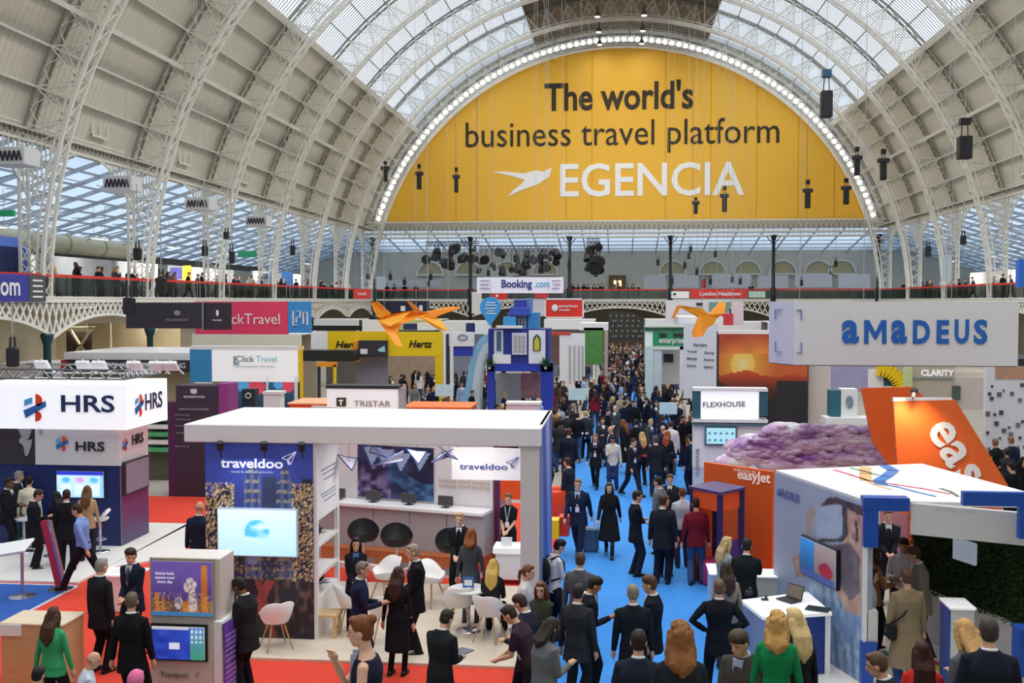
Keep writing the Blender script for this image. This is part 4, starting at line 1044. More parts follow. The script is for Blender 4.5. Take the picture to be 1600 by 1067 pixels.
# ---------------- easyJet-like orange etc on the right are below; far-left stands first
# dark purple tower
st=stand('exhibition_stand','tall dark aubergine tower stand with white crown emblem and purple edge'); Y=30.5
pbox(277,603,341,800,Y,.9,'dark_panel',mat('#383142',.5,noise=.04),st); pbox(341,600,356,800,Y+.02,.85,'purple_panel',mat('#8c3a86',.5,noise=.03),st); pbox(264,628,277,795,Y+.03,.8,'edge_panel',mat('#4b2350',.5),st)
q=MB(); p=at(303,611,Y)
q.ell((p.x,Y-.02,p.z-.03),(.1,.02,.06),10,6); 
for k in range(-2,3): q.ell((p.x+k*.045,Y-.02,p.z+.05-abs(k)*.012),(.02,.015,.035),6,4)
q.build('crown_emblem',ink('#d9d0e4'),st); ptext('MILLENNIUM HOTELS',304,620,Y,3.6,st,ink('#d9d0e4'),.01,wpx=36); ptext('hotels and resorts worldwide',303,639,Y,3.5,st,ink('#b6abc4'),0,wpx=50)
for k,yy in enumerate((648,655,665,676,697)): ptext('london  new york  paris',285+2*(k%2),yy,Y,2.6,st,ink('#a79cb4'),0,wpx=24)
# green/white shelves between HRS and tower
st=stand('exhibition_stand','green and white slatted stand seen between the HRS tower and the dark tower'); Y=33
for k in range(5): pbox(228,652+k*12,264,658+k*12,Y,.3,'green_slat',mat('#57b277',.5) if k%2==0 else W,st)
pbox(226,650,266,760,Y+.3,.1,'back_wall',mat('#5a5c4e',.6,noise=.2),st)
# click travel
st=stand('exhibition_stand','white stand with ClickTravel fascia, blue end panel and screens below'); Y=40
pbox(331,541,468,596,Y,.3,'fascia',LW,st); pbox(297,545,331,597,Y,2.0,'blue_end',mat('#3a8fc8',.5,noise=.03),st); pbox(297,541,470,546,Y-.02,.4,'top_rail',W,st)
ptext('Click',383,561,Y,10,st,ink('#5a6a78'),.0,wpx=30); ptext('Travel',417,561,Y,10,st,ink('#8fd0e4'),.0,wpx=34); ptext('travel management made simple',398,572,Y,3,st,ink('#9aa8b2'),0,wpx=66)
q=ppoly([(365,556),(369,556),(369,566),(374,566),(374,570),(365,570)],Y,.01,'logo_mark',ink('#9ab0bd'),st,.02)
def scr(u,v):
    c=mixc('#1e3550','#2f6a86',v); m=((u-.75)**2+(v-.7)**2)<.05; c[m]=srgb8('#d8485c'); m=((u-.4)**2+(v-.75)**2)<.03; c[m]=srgb8('#54a4e0'); return c
ppaint(355,590,416,640,Y+.1,scr,st,'screen_wall',24,18,emit=.3); ppaint(419,588,460,635,Y+.05,scr,st,'screen_wall',24,18,emit=.3)
pbox(416,588,419,640,Y,.1,'post',W,st); pbox(460,588,468,650,Y,.3,'post',W,st); pbox(353,597,468,700,Y+.4,.1,'rear_wall',mat('#3d5058',.6,noise=.1),st)
m=thing('podium','dark podium with round white emblem below the ClickTravel sign','counter'); pbox(378,608,398,665,36,.4,'body',mat('#26323c',.5),m); p=at(388,618,36); q=MB(); q.tube([(p.x+.09*math.cos(a_),35.98,p.z+.09*math.sin(a_)) for a_ in np.linspace(0,6.28,17)[:-1]],.018,5,closed=True); q.build('round_emblem',W,m)
m=thing('podium','white podium with grey top left of the low orange stand','counter'); pbox(412,614,437,665,34,.5,'body',W,m); pbox(410,612,439,616,33.97,.56,'top',W,m)
# international hotel sign and white roof
st=stand('exhibition_stand','long black fascia reading INTERNATIONAL HOTEL under a white sloping roof'); Y=46
pbox(100,563,300,580,Y,.4,'fascia',DK,st); pbox(95,563,104,577,Y-.03,.4,'red_end',mat('#b92c34',.5),st); pbox(100,552,400,563,Y+.2,6,'roof',W,st); ptext('INTERNATIONAL HOTEL BOOKING',205,571,Y,8.5,st,W,.01,wpx=184); pbox(100,580,300,700,Y+1,.2,'rear_wall',mat('#b8a888',.7,noise=.08),st)
# hanging dark/pink banners
def hang(label,x0,y0,x1,y1,Y,m,d=.06,cat='banner',top=None):
    t=thing('hanging_banner',label,cat); pbox(x0,y0,x1,y1,Y,d,'cloth',m,t); a=at(x0+3,y0,Y); b=at(x1-3,y0,Y); q=MB()
    for p in (a,b): q.bar((p.x,Y+d/2,p.z),(p.x,Y+d/2,top or 26),.012)
    q.build('cables',GRY,t); return t
t=hang('hanging dark charcoal banner with small grey crest, left of the pink one',197,473,315,513,34,DK); ptext('MILLENNIUM',277,500,34,4,t,ink('#8e8c96'),.01,wpx=38); p=at(277,489,34); q=MB(); q.ell((p.x,33.98,p.z),(.12,.01,.09),10,6); q.build('crest',ink('#8e8c96'),t)
pbox(315,472,318,517,34,.06,'metal_edge',CHR,t)
t=hang('hanging square charcoal banner with tiny white emblem at the pink banner left end',318,473,361,515,34.1,DK); ptext('hotels',340,500,34.1,3,t,W,.01,wpx=15); p=at(340,489,34.1); q=MB(); q.ell((p.x,34.07,p.z),(.05,.01,.11),8,6); q.build('emblem',W,t)
t=hang('hanging pink banner reading ClickTravel, its start hidden by the charcoal banner',305,471,450,522,36,mat('#e2446c',.5,noise=.02)); ptext('ckTravel',400,499,36,17,t,W,.0,wpx=80)
t=hang('hanging sky blue banner with white line logo, right end of the pink banner',450,471,486,520,36,mat('#3f93dc',.5,noise=.02)); q=MB(); 
for a_,b_ in (((458,486),(458,508)),((458,508),(466,508)),((463,486),(469,486)),((469,486),(469,496)),((463,496),(469,496)),((463,496),(463,504)),((474,488),(480,488)),((480,488),(480,508)),((474,488),(474,506))):
    A=at(*a_,35.97);B=at(*b_,35.97); q.bar(A,B,.05,.02)
q.build('line_logo',W,t)
# Hertz
st=stand('exhibition_stand','yellow Hertz stand with black lettering and wide yellow portal'); Y=52
pbox(512,518,606,551,Y+.2,.3,'fascia',YEL,st); pbox(606,519,692,556,Y,.3,'portal_head',YEL,st); pbox(680,556,692,655,Y,.4,'portal_leg',YEL,st); pbox(692,519,700,655,Y,.4,'white_post',W,st); pbox(552,533,560,566,Y-.1,.3,'orange_post',mat('#f29a1f',.5),st)
ptext('Hertz',543,539,Y+.2,11,st,ink('#242017'),.03,shear=.25,wpx=42); ptext('Hertz',656,538,Y,11,st,ink('#242017'),.03,shear=.25,wpx=38); ptext('Travel with the leader',543,545,Y,3,st,W,0,wpx=36)
pbox(600,556,690,640,Y+13,.1,'rear_wall',mat('#a58f7c',.6,noise=.15,scale=3),st); pbox(556,558,606,640,Y+.6,.1,'grey_wall',mat('#8d8a96',.6),st); 
pbox(486,518,512,548,Y+.2,.6,'white_block',W,st); pbox(560,532,605,558,Y-.3,.2,'dark_sign',DK,st); pbox(563,545,574,553,Y-.35,.02,'logo_card',W,st); ppoly([(590,546),(601,540),(602,550),(592,549)],Y-.3,.02,'logo_mark',ink('#a7d8e0'),st,.01)
pbox(470,548,552,564,Y-1.5,1.2,'black_canopy',mat('#20221f',.5,noise=.1),st); pbox(466,540,472,650,40,.1,'yellow_post',YEL,st)
pbox(496,566,525,573,Y-2,.3,'orange_lintel',mat('#f29a1f',.5),st); pbox(496,573,500,630,Y-2,.1,'post',DK,st); pbox(521,570,525,630,Y-2,.1,'post',YEL,st)
pbox(489,509,565,516,Y+3,.5,'black_beam',mat('#141416',.5),st); pbox(566,500,610,518,Y+3,1,'white_box',W,st); pbox(630,506,652,515,Y+3,1,'blue_box',NAVY,st); pbox(652,505,678,516,Y+3,1,'white_box',W,st)
# ---------------- yellow origami birds
def bird(label,polys,Y,mts,wires):
    t=thing('origami_bird',label,'sculpture')
    for k,(pts,dy,mi) in enumerate(polys):
        P_=[at(x,y,Y) for x,y in pts]; n=len(P_); q=MB()
        vs=[(p.x,Y+dy_,p.z) for p,dy_ in zip(P_,dy)]+[(p.x,Y+dy_+.05,p.z) for p,dy_ in zip(P_,dy)]
        fs=[(0,i,i+1) for i in range(1,n-1)]+[(n,n+i+1,n+i) for i in range(1,n-1)]+[(i,i+n,(i+1)%n+n,(i+1)%n) for i in range(n)]
        q.add(vs,fs); q.build('folded_panel',mts[mi],t)
    q=MB()
    for x,y in wires: p=at(x,y,Y); q.bar((p.x,Y+.02,p.z),(p.x,Y+.02,27),.012)
    q.build('cables',GRY,t)
BY=[mat('#f7b02c',.5,noise=.02),mat('#f29420',.5,noise=.02),mat('#d97d16',.5,noise=.02)]
bird('left orange origami bird with swept wings, hanging over the yellow stand',[([(580,472),(590,471),(606,490),(603,494),(589,497),(583,484)],(0,0,.4,.4,.2,0),0),([(588,500),(600,493),(640,485),(665,490),(650,497),(625,506),(612,512)],(.2,.2,.5,.9,.6,.2,.1),1),([(588,500),(625,506),(620,522),(633,541),(622,538),(606,514)],(.2,.2,0,-.4,-.4,0),1),([(592,501),(640,487),(628,500),(610,510)],(0,.1,0,-.1),0)],33,BY,((600,492),(650,492)))
bird('right half of the origami bird pair, thin beak pointing right over the Hertz sign',[([(636,471),(642,472),(660,489),(644,486)],(0,0,.3,.3),0),([(648,490),(665,491),(700,479),(722,480),(705,486),(680,495),(672,501)],(.2,.3,.2,.1,.1,.1,.1),1),([(650,492),(680,495),(692,505),(702,518),(680,512),(660,500)],(.2,.2,.0,-.2,0,.1),0)],34.5,BY,((668,490),(700,480)))
bird('small orange origami bird hanging over the white stand right of the aisle',[([(1049,497),(1058,477),(1064,478),(1061,484),(1053,498)],(0,0,0,0,0),1),([(1058,477),(1070,478),(1098,482),(1110,492),(1122,497),(1118,506),(1104,504),(1092,492),(1076,486),(1064,482)],(0,0,.2,.3,.4,.4,.2,.1,.1,0),0),([(1092,492),(1118,506),(1106,512),(1098,525),(1082,527),(1080,520),(1090,505)],(0,.3,.1,-.2,-.3,-.3,0),1),([(1108,492),(1126,472),(1138,473),(1134,490),(1122,498)],(.3,.6,.6,.4,.4),1)],34,BY,((1098,483),(1120,485)))
# ================================================================ CENTRE AND RIGHT STANDS
# blue town-house tower stand
st=stand('exhibition_stand','royal blue house-front stand with stacked blue blocks on top, left of the aisle'); Y=47
RB_=mat('#2a3fb0',.5,noise=.03); LB=mat('#3f8fcb',.5,noise=.04)
pbox(761,572,772,680,Y,.5,'portal_post',RB_,st); pbox(845,566,864,680,Y,.5,'portal_post',RB_,st); pbox(761,568,864,580,Y,.5,'portal_beam',RB_,st)
pbox(763,514,857,568,Y+.1,2.2,'upper_storey',mat('#26358c',.5,noise=.04),st); pbox(772,516,786,566,Y+.02,.1,'white_bay',mat('#d9dcec',.5),st); pbox(776,518,783,548,Y-.02,.06,'window_pane',mat('#46627e',.3),st)
pbox(770,554,798,568,Y-.02,.08,'white_sill',W,st); pbox(800,520,823,554,Y-.02,.1,'white_shutter',mat('#d6d7e6',.5),st); pbox(826,516,852,568,Y-.02,.1,'white_bay',mat('#e6e8f4',.5),st)
for i in range(3):
    for j in range(4): pbox(803+i*6.5,524+j*7,807.5+i*6.5,529+j*7,Y-.05,.03,'shutter_slot',GRY,st)
P_=[(833,548),(833,530),(835,525),(839,522),(843,525),(845,530),(845,548)]; ppoly(P_,Y,.04,'arched_window',mat('#45505a',.4),st,.03); ppoly([(835,547),(835,532),(839,525),(843,532),(843,547)],Y,.02,'yellow_window_print',mat('#c9c43a',.5),st,.08)
for k,(x0,y0,x1,y1,mm) in enumerate([(786,495,806,512,LB),(796,480,828,493,mat('#3a52b8',.5,noise=.05)),(803,468,822,482,mat('#2f45a8',.5,noise=.05)),(806,492,822,514,mat('#8ea3bd',.5,noise=.15,scale=9)),(824,488,842,514,LB),(822,466,830,492,mat('#7088c8',.5,noise=.1)),(793,488,800,502,mat('#5b6fae',.5))]): pbox(x0,y0,x1,y1,Y+.4+.12*k,1.0,'stacked_block',mm,st,.02)
for x in (808,813,818): 
    for y in (495,500,505): pbox(x-1.2,y,x+1.2,y+3,Y+.68,.05,'block_window',DK,st)
pbox(775,509,815,513,Y-.1,.6,'ledge',W,st); ppaint(775,583,814,640,Y+2.2,lambda u,v: mixc('#a9adb8','#c6c6cc',v),st,'grey_rear_wall',8,8); pbox(814,583,848,622,Y+2.3,.1,'print_wall',mat('#b78a94',.6,noise=.3,scale=4),st)
for px in (766,853):
    p=at(px,573,Y); t=plant((p.x,Y-.25,p.z-.1),.5,'green plant hanging at the %s corner of the blue house portal'%('left' if px<800 else 'right'),50,'#2f5c38')
t=thing('info_wall','pinkish white reception block in front of the blue portal','counter'); pbox(792,631,843,665,33,.5,'body',mat('#dcd0dc',.5),t); pbox(790,629,845,632,32.97,.6,'top',W,t)
# blue pin
t=hang('hanging sky blue map pin with white lines of text','0',0,0,0,46,W) if False else thing('map_pin','hanging sky blue map pin with white lines of text above the blue house stand','sign'); Y=46
pts=[(767+16*math.cos(a),480-16*math.sin(a)) for a in np.linspace(-.5,math.pi+.5,20)]+[(766,509)]
ppoly(pts[::-1],Y,.25,'pin_body',mat('#3f9fea',.45,noise=.03),t)
for k,w in ((472,14),(476,18),(481,18),(485,12),(489,16)): pbox(767-w/2,k,767+w/2,k+1.4,Y-.28,.02,'text_line',W,t)
p=at(767,464,Y); q=MB(); q.bar((p.x,Y-.1,p.z),(p.x,Y-.1,24),.012); q.build('cable',GRY,t)
# hanging signs in the middle distance
t=hang('wide white hanging sign reading Booking.com above the blue house stand',745,433,880,458,64,mat('#e6e4f4',.5,emit=.15,noise=0),.3); ptext('Booking',807,444,64,12,t,ink('#2b3f8c'),.03,wpx=48); ptext('.com',847,444,64,11,t,ink('#6ab8e0'),.02,wpx=24)
for y_,x0,x1 in ((438,750,765),(444,750,764),(450,750,766),(438,862,876),(444,864,876),(450,862,874)): pbox(x0,y_,x1,y_+1.2,63.9,.05,'small_text',ink('#8a86a8'),t)
t=hang('red hanging sign with white edge and white lettering, right of the blue blocks',853,468,910,495,60,mat('#dd3730',.5,noise=0),.2); ptext('american',888,478,60,4.5,t,W,.01,wpx=30); ptext('hotels',882,484,60,3.5,t,W,.01,wpx=16); p=at(867,481,60); q=MB(); q.ell((p.x,59.95,p.z),(.18,.03,.2),10,6); q.build('round_logo',W,t)
for (x0,y0,x1,y1) in ((851,466,853,497),(910,466,912,497),(851,466,912,468.3),(851,495,912,497)): pbox(x0,y0,x1,y1,59.97,.25,'edge',W,t)
hang('white hanging fabric panel left of the blue pin',737,456,752,490,70,Wg,.2); hang('pale hanging panel between the blue blocks and red sign',832,470,853,494,66,mat('#dfe0ec',.5),.2)
t=hang('small red hanging sign with white cross, above the blue pin',768,457,792,468,72,mat('#d83636',.5),.1); pbox(775,460,778,464,71.9,.05,'mark',W,t)
hang('small red hanging sign under the Booking.com sign right end',836,457,856,466,71,mat('#c93a44',.5),.1)
t=hang('red hanging sign reading London, right of the aisle under the far gallery rail',1079,452,1168,466,78,mat('#d93a38',.5,noise=0),.2); ptext('London Heathrow',1125,459,78,6,t,W,.02,wpx=62); p=at(1087,460,78)
t=hang('small white hanging sign with red dot left of the red London sign',1049,455,1077,466,78.2,W,.2); pbox(1052,458,1056,461,78.1,.05,'mark',DK,t)
hang('pale green hanging sign right of the red London sign',1170,455,1196,465,78.3,mat('#b9d4c8',.5),.2)
t=hang('large white hanging frame behind the small orange bird',1040,469,1140,506,52,mat('#e8e6ea',.5,noise=.02),.2); pbox(1088,473,1098,477,51.9,.05,'small_print',DK,t); pbox(1108,472,1140,486,51.9,.05,'green_print',mat('#6fa59a',.5),t)
t=hang('red and white hanging cube right of the small orange bird',1128,490,1146,508,51,mat('#d6404c',.5),.3); hang('white and red narrow hanging panel, far right of the orange bird',1143,470,1162,508,53,mat('#e3d3d8',.5),.2)
t=hang('red balloon-like hanging block high above the left gallery end',552,452,578,467,60,mat('#e0483e',.5),.2); ptext('hotels',566,459,60,5,t,W,.01,wpx=14)
t=hang('long dark navy hanging banner behind the orange bird',580,470,670,487,62,mat('#20223f',.5),.2); pbox(626,478,633,486,61.9,.05,'white_mark',W,t); pbox(655,477,660,486,61.9,.05,'white_mark',W,t)
# white/blue arch stand left of the house
st=stand('exhibition_stand','white and blue stand with curved pale blue arch left of the blue house'); Y=49
pbox(701,519,740,541,Y,.3,'fascia',W,st); pbox(703,541,738,556,Y+.1,.2,'blue_panel',mat('#2f3fb4',.5),st); pbox(697,522,701,655,Y-.1,.3,'black_post',DK,st); pbox(703,541,708,620,Y,.2,'white_post',W,st)
for r0,r1,cc in ((0,11,'#8fc4e6'),(11,24,'#d5e6ee')):
    q=MB(); Aq=[at(762-(38-r0)*math.cos(t_),650-(128-r0*1.2)*math.sin(t_),Y) for t_ in np.linspace(0,math.pi/2,14)]+[at(762-(38-r1)*math.cos(t_),650-(128-r1*1.2)*math.sin(t_),Y) for t_ in np.linspace(math.pi/2,0,14)]
    q.prism([(p.x,p.z) for p in Aq],Y+.2,Y+1.2,plane='xz'); q.build('curved_arch',mat(cc,.5,noise=.03),st)
q=MB(); q.tube([(at(723+7*math.cos(t_),527+4*math.sin(t_),Y-.05)) for t_ in np.linspace(0,6.28,17)[:-1]],.03,5,closed=True); q.build('oval_logo',ink('#8088a8'),st)
pbox(728,505,742,520,Y+2,.6,'blue_box',NAVY,st); pbox(740,505,765,522,Y+2,.6,'white_box',W,st)
# white stand and green panel between house and aisle
st=stand('exhibition_stand','white panelled stand with green print wall left of the aisle'); Y=58
pbox(874,521,914,595,Y,.3,'white_wall',W,st); pbox(858,519,892,523,Y-.05,.3,'red_strip',mat('#d8432f',.5),st); pbox(912,512,943,570,Y+1,.2,'green_wall',mat('#568c4a',.6,noise=.2,scale=3),st); pbox(862,524,874,570,Y+.6,.1,'brown_wall',mat('#7b5a58',.6),st)
pbox(905,505,950,516,Y+1,3,'white_roof',W,st); pbox(944,516,950,600,Y+.9,.3,'post',mat('#b4a49a',.5),st)
for x in (889,896,903,909): pbox(x,540,x+3,600,Y-.05,.06,'slat',mat('#b9b3b4',.5),st)
# enterprise stand right of the aisle
st=stand('exhibition_stand','pale green and white portal stand reading enterprise, right of the aisle'); Y=52
pbox(1008,512,1070,517,Y-.1,2,'green_roof_edge',mat('#1f5a3e',.5),st); pbox(1008,517,1072,541,Y,.3,'fascia',mat('#e4f3ee',.45,noise=0,emit=.1),st); pbox(1020,518,1070,540,Y-.04,.05,'sign_panel',mat('#2f9c6a',.5,noise=.05),st); ptext('enterprise',1049,532,Y-.05,9,st,W,.02,wpx=38); pbox(1030,521,1042,526,Y-.1,.03,'black_mark',DK,st); pbox(1052,521,1068,526,Y-.1,.03,'black_mark',DK,st)
pbox(1008,541,1021,650,Y,.4,'portal_post',mat('#cfe6e2',.5),st); pbox(1021,541,1068,546,Y,.4,'portal_beam',mat('#e3f5ef',.5),st); pbox(1062,541,1068,610,Y,.4,'portal_post',W,st); pbox(1021,546,1062,600,Y+1.5,.1,'rear_wall',mat('#d9d7cc',.5,noise=.06),st); pbox(1037,553,1052,566,Y+1.4,.06,'dark_screen',DK,st); pbox(1021,548,1034,620,Y+.05,.3,'inner_panel',mat('#c8dbe2',.5),st)
# white list wall
st=stand('exhibition_stand','tall white partner wall with two columns of dark lettering, right of the green portal'); Y=44
pbox(1068,505,1122,622,Y,.3,'white_wall',mat('#dde1ea',.5,noise=.02),st)
ptext('Partners',1094,539,Y,4.5,st,ink('#30343c'),.01,wpx=20)
for (x,y_,s) in ((1081,549,'Travel'),(1108,551,'Group'),(1081,560,'Meetings'),(1108,562,'Events'),(1080,571,'Corporate'),(1107,573,'Agency')): ptext(s,x,y_,Y,4,st,ink('#444852'),.01,wpx=15)
pbox(1060,495,1130,508,Y+.5,4,'white_roof',W,st)
# crowd-side dark rail: sunset poster wall
st=stand('exhibition_stand','huge sunset photograph wall, orange sky over dark hills'); Y=36
def sunset(u,v):
    n=vnoise(u,v,6,4); d=np.sqrt(((u-.27)*1.2)**2+((v-.66)*1.0)**2)
    c=mixc('#f6c54a','#c9622c',d*2.2); k=mixc('#f4dfa0','#f6c54a',d*6); m=d<.16; c[m]=k[m]; m=v>.78; c[m]=mixc('#e8953f','#b4462c',(v-.78)*4+abs(u-.4))[m]*(.9+.2*n[m][:,None])
    m=(v<.52+.08*n); c[m]=mixc('#c24a22','#4a1f1c',(.55-v)*5)[m]; hill=(v<.50-.9*abs(u-.0)+.1*(n-.5))|((u>.68)&(v<.42+.1*(u-.68)))|(v<.28); c[hill]=srgb8('#241e24'); r_=(u>.66)&(v<.48); c[r_]=srgb8('#26242a')
    return c
ppaint(1122,522,1262,660,Y,sunset,st,'sunset_photo',80,70,off=.06); pbox(1120,519,1264,670,Y,.3,'wall',DK,st); pbox(1262,566,1298,680,Y+.5,.3,'cream_wall',mat('#d9cbc6',.5,noise=.03),st); pbox(1122,516,1215,522,Y-.05,.3,'top_edge',W,st)
# flexhouse kiosk
st=stand('exhibition_stand','white kiosk with teal-ended lit sign FLEXHOUSE, pale screen and vertical lettering'); Y=31
pbox(1094,611,1186,653,Y,.4,'lit_sign',BW,st); pbox(1083,611,1095,660,Y-.02,.5,'teal_end',mat('#2f6272',.5),st); pbox(1186,608,1200,650,Y-.02,.5,'teal_end',mat('#2f6272',.5),st); pbox(1083,607,1200,611,Y-.05,.5,'top_rail',W,st)
ptext('FLEXHOUSE',1131,632,Y,8,st,ink('#3c444c'),.01,wpx=64,roll=.03); pbox(1083,656,1200,661,Y-.1,.6,'shelf',W,st); pbox(1083,661,1200,665,Y-.1,.55,'shelf_edge',mat('#54707c',.5),st)
pbox(1083,665,1200,730,Y,.5,'wall',W,st); pbox(1083,690,1105,820,Y+.02,.5,'column',mat('#cdd8e2',.5),st); text('FLEXHOUSE',.15,st,facing(at(1090,722,Y-.02)+Vector((0,0,0)),0,math.pi/2),ink('#6a7080'),.005)
t=thing('wall_screen','small pale cyan screen with rows of icons under the FLEXHOUSE sign','screen'); pbox(1101,666,1152,696,Y-.08,.06,'bezel',mat('#4f7680',.4),t); ppaint(1104,669,1149,693,Y-.08,lambda u,v: np.where(((((u*5)%1-.5)**2+((v*2.2)%1-.5)**2)<.05)[:,None],np.array(srgb8('#3f7f92')),np.array(srgb8('#a8dce8'))),t,'display',30,16,emit=.5)
# amadeus hanging box
t=thing('hanging_banner','large white hanging box banner reading aMaDEUS in blue, upper right','banner'); Y=24
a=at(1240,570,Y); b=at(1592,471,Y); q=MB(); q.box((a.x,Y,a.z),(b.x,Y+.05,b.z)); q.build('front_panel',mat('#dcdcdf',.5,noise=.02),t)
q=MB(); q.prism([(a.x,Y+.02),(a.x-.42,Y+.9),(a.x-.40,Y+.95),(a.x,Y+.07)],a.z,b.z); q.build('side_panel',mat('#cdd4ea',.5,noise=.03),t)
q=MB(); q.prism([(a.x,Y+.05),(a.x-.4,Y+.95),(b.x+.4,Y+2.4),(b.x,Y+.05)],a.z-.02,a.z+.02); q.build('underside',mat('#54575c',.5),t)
BI=ink('#1f63b8')
for ch,x0,x1,y0,y1 in (('a',1315,1342,500,537),('a',1392,1417,500,537),('D',1426,1453,500,537),('E',1463,1483,500,537),('U',1491,1514,499,537),('S',1521,1543,499,538)):
    pa=at(x0,y1,Y); pb_=at(x1,y0,Y); o=text(ch,1.,t,facing(Vector(((pa.x+pb_.x)/2,Y-.02,(pa.z+pb_.z)/2))),BI,.012,.035)
    xs_=[v.co.x for v in o.data.vertices]; ys_=[v.co.y for v in o.data.vertices]; cx=(max(xs_)+min(xs_))/2; cy=(max(ys_)+min(ys_))/2; kx=(pb_.x-pa.x)/(max(xs_)-min(xs_)); ky=(pb_.z-pa.z)/(max(ys_)-min(ys_))
    for v in o.data.vertices: v.co.x=(v.co.x-cx)*kx; v.co.y=(v.co.y-cy)*ky
ppoly([(1350,537),(1350,500),(1358,500),(1367.5,519),(1377,500),(1385,500),(1385,537),(1378,537),(1378,514),(1369,530),(1366,530),(1357,514),(1357,537)],Y,.012,'lettering',BI,t,.005)
q=MB()
for (x0,y0,x1,y1) in ((1219,484,1226,484),(1219,484,1219,500),(1245-0,484,1252,484),(1252,484,1252,500),(1219,535,1219,551),(1219,551,1226,551),(1245,551,1252,551),(1252,535,1252,551)):
    A=at(x0,y0,Y-.01 if x0>1240 else Y); B=at(x1,y1,Y); 
    def ms(P): 
        if P.x<a.x: k=(a.x-P.x)/.42; P=Vector((P.x-.02,Y+.88*k-.02,P.z))
        else: P=Vector((P.x,Y-.02,P.z))
        return P
    q.bar(ms(A),ms(B),.03,.02,caps=True)
q.build('corner_marks',ink('#7f90c4'),t)
q=MB()
for x in (1250,1350,1480,1580): p=at(x,471,Y); q.bar((p.x,Y+.05,p.z),(p.x,Y+.05,24),.012)
q.build('cables',GRY,t)
t=hang('dark slab canopy end at the right of the white hanging box',1502,561,1680,572,27,DK,2.0)
# right background: clarity, yellow arch, photo wall
st=stand('exhibition_stand','beige wall with white lettering CLARITY, behind the orange tail'); Y=38
pbox(1425,572,1492,640,Y,.2,'beige_wall',mat('#b9ae9e',.6,noise=.04),st); ptext('CLARITY',1464,583,Y-.05,9,st,LW,.03,wpx=48); pbox(1425,590,1490,592,Y-.05,.1,'ledge',mat('#8f9a96',.5),st); pbox(1488,603,1501,625,Y-.05,.05,'framed_print',mat('#4c5c58',.4),st); pbox(1489,590,1540,640,Y+.05,.1,'pale_wall',mat('#cbbfb8',.6,noise=.04),st)
pbox(1413,574,1426,605,Y-.2,.2,'green_lit_panel',mat('#c9d49a',.5),st)
st=stand('exhibition_stand','yellow quarter arch over white and teal panels, behind the orange tails'); Y=40
q=MB(); Aq=[at(1370+36*math.sin(t_),606-30*math.cos(t_),Y) for t_ in np.linspace(0,math.pi/2,9)]
for A,B in zip(Aq[:-1],Aq[1:]): q.bar((A.x,Y,A.z),(B.x,Y,B.z),.22,.5,up=(0,0,1))
q.build('yellow_arch',YEL,st); pbox(1357,577,1381,605,Y+.1,.1,'white_panel',W,st); pbox(1381,586,1400,603,Y+.05,.1,'teal_panel',mat('#24536a',.5),st); pbox(1297,566,1360,612,Y+1,.1,'lilac_wall',mat('#a4a0c4',.5,noise=.1,scale=2),st)
st=stand('exhibition_stand','teal and white kiosk with circular portrait print, left of the orange tails'); Y=33
pbox(1297,610,1314,654,Y,.5,'teal_panel',mat('#2f6a7c',.5),st); pbox(1314,608,1340,656,Y-.02,.5,'white_panel',W,st); P_=[(1327+6*math.cos(t_),628+10*math.sin(t_)) for t_ in np.linspace(0,6.28,15)[:-1]][::-1]; ppoly(P_,Y-.02,.02,'portrait_print',mat('#8296a8',.5,noise=.3,scale=9),st,.02); pbox(1290,654,1400,662,Y-.3,.8,'counter',W,st)
st=stand('exhibition_stand','white wall scattered with small dark framed photographs, far right'); Y=34
pbox(1538,570,1700,740,Y,.2,'white_wall',mat('#dcdce4',.5,noise=.03),st)
r_=random.Random(11); k=0; used=[]
while k<44:
    x=r_.uniform(1542,1650); y_=r_.uniform(598,716); s=r_.uniform(3,7)
    if any(abs(x-a_)<s/2+b2/2+1.5 and abs(y_-c_)<s/2+b2/2+2 for a_,c_,b2 in used): continue
    used.append((x,y_,s)); pbox(x-s/2,y_-s/2,x+s/2,y_+s/2,Y-.04,.04,'framed_photo',mat(r_.choice(['#4a4a52','#6a5c5c','#3a4250','#7a7480']),.4,noise=.3,scale=20),st); k+=1
pbox(1555,574,1700,592,Y-.02,.05,'wood_strip',mat('#b98f78',.5,noise=.15),st)
# ---------------- orange airline stand
st=stand('exhibition_stand','orange airline stand wall with small white easyJet lettering, right of the aisle')
A=at(1100,722,23.8); B=at(1207,736,22.6); wallseg((A.x,A.y),(B.x,B.y),0,A.z,.12,'orange_wall',mat('#e2601f',.45,noise=.04),st)
ang=math.atan2(B.y-A.y,B.x-A.x); p=at(1177,744,22.93); text('easyJet',.30,st,facing(p+Vector((0,-.03,0)),ang),ink('#fbe6da',.15),.01,.006); p=at(1163,735,23.05); text('welcome to',.12,st,facing(p+Vector((0,-.03,0)),ang),ink('#fbe6da'),.005)
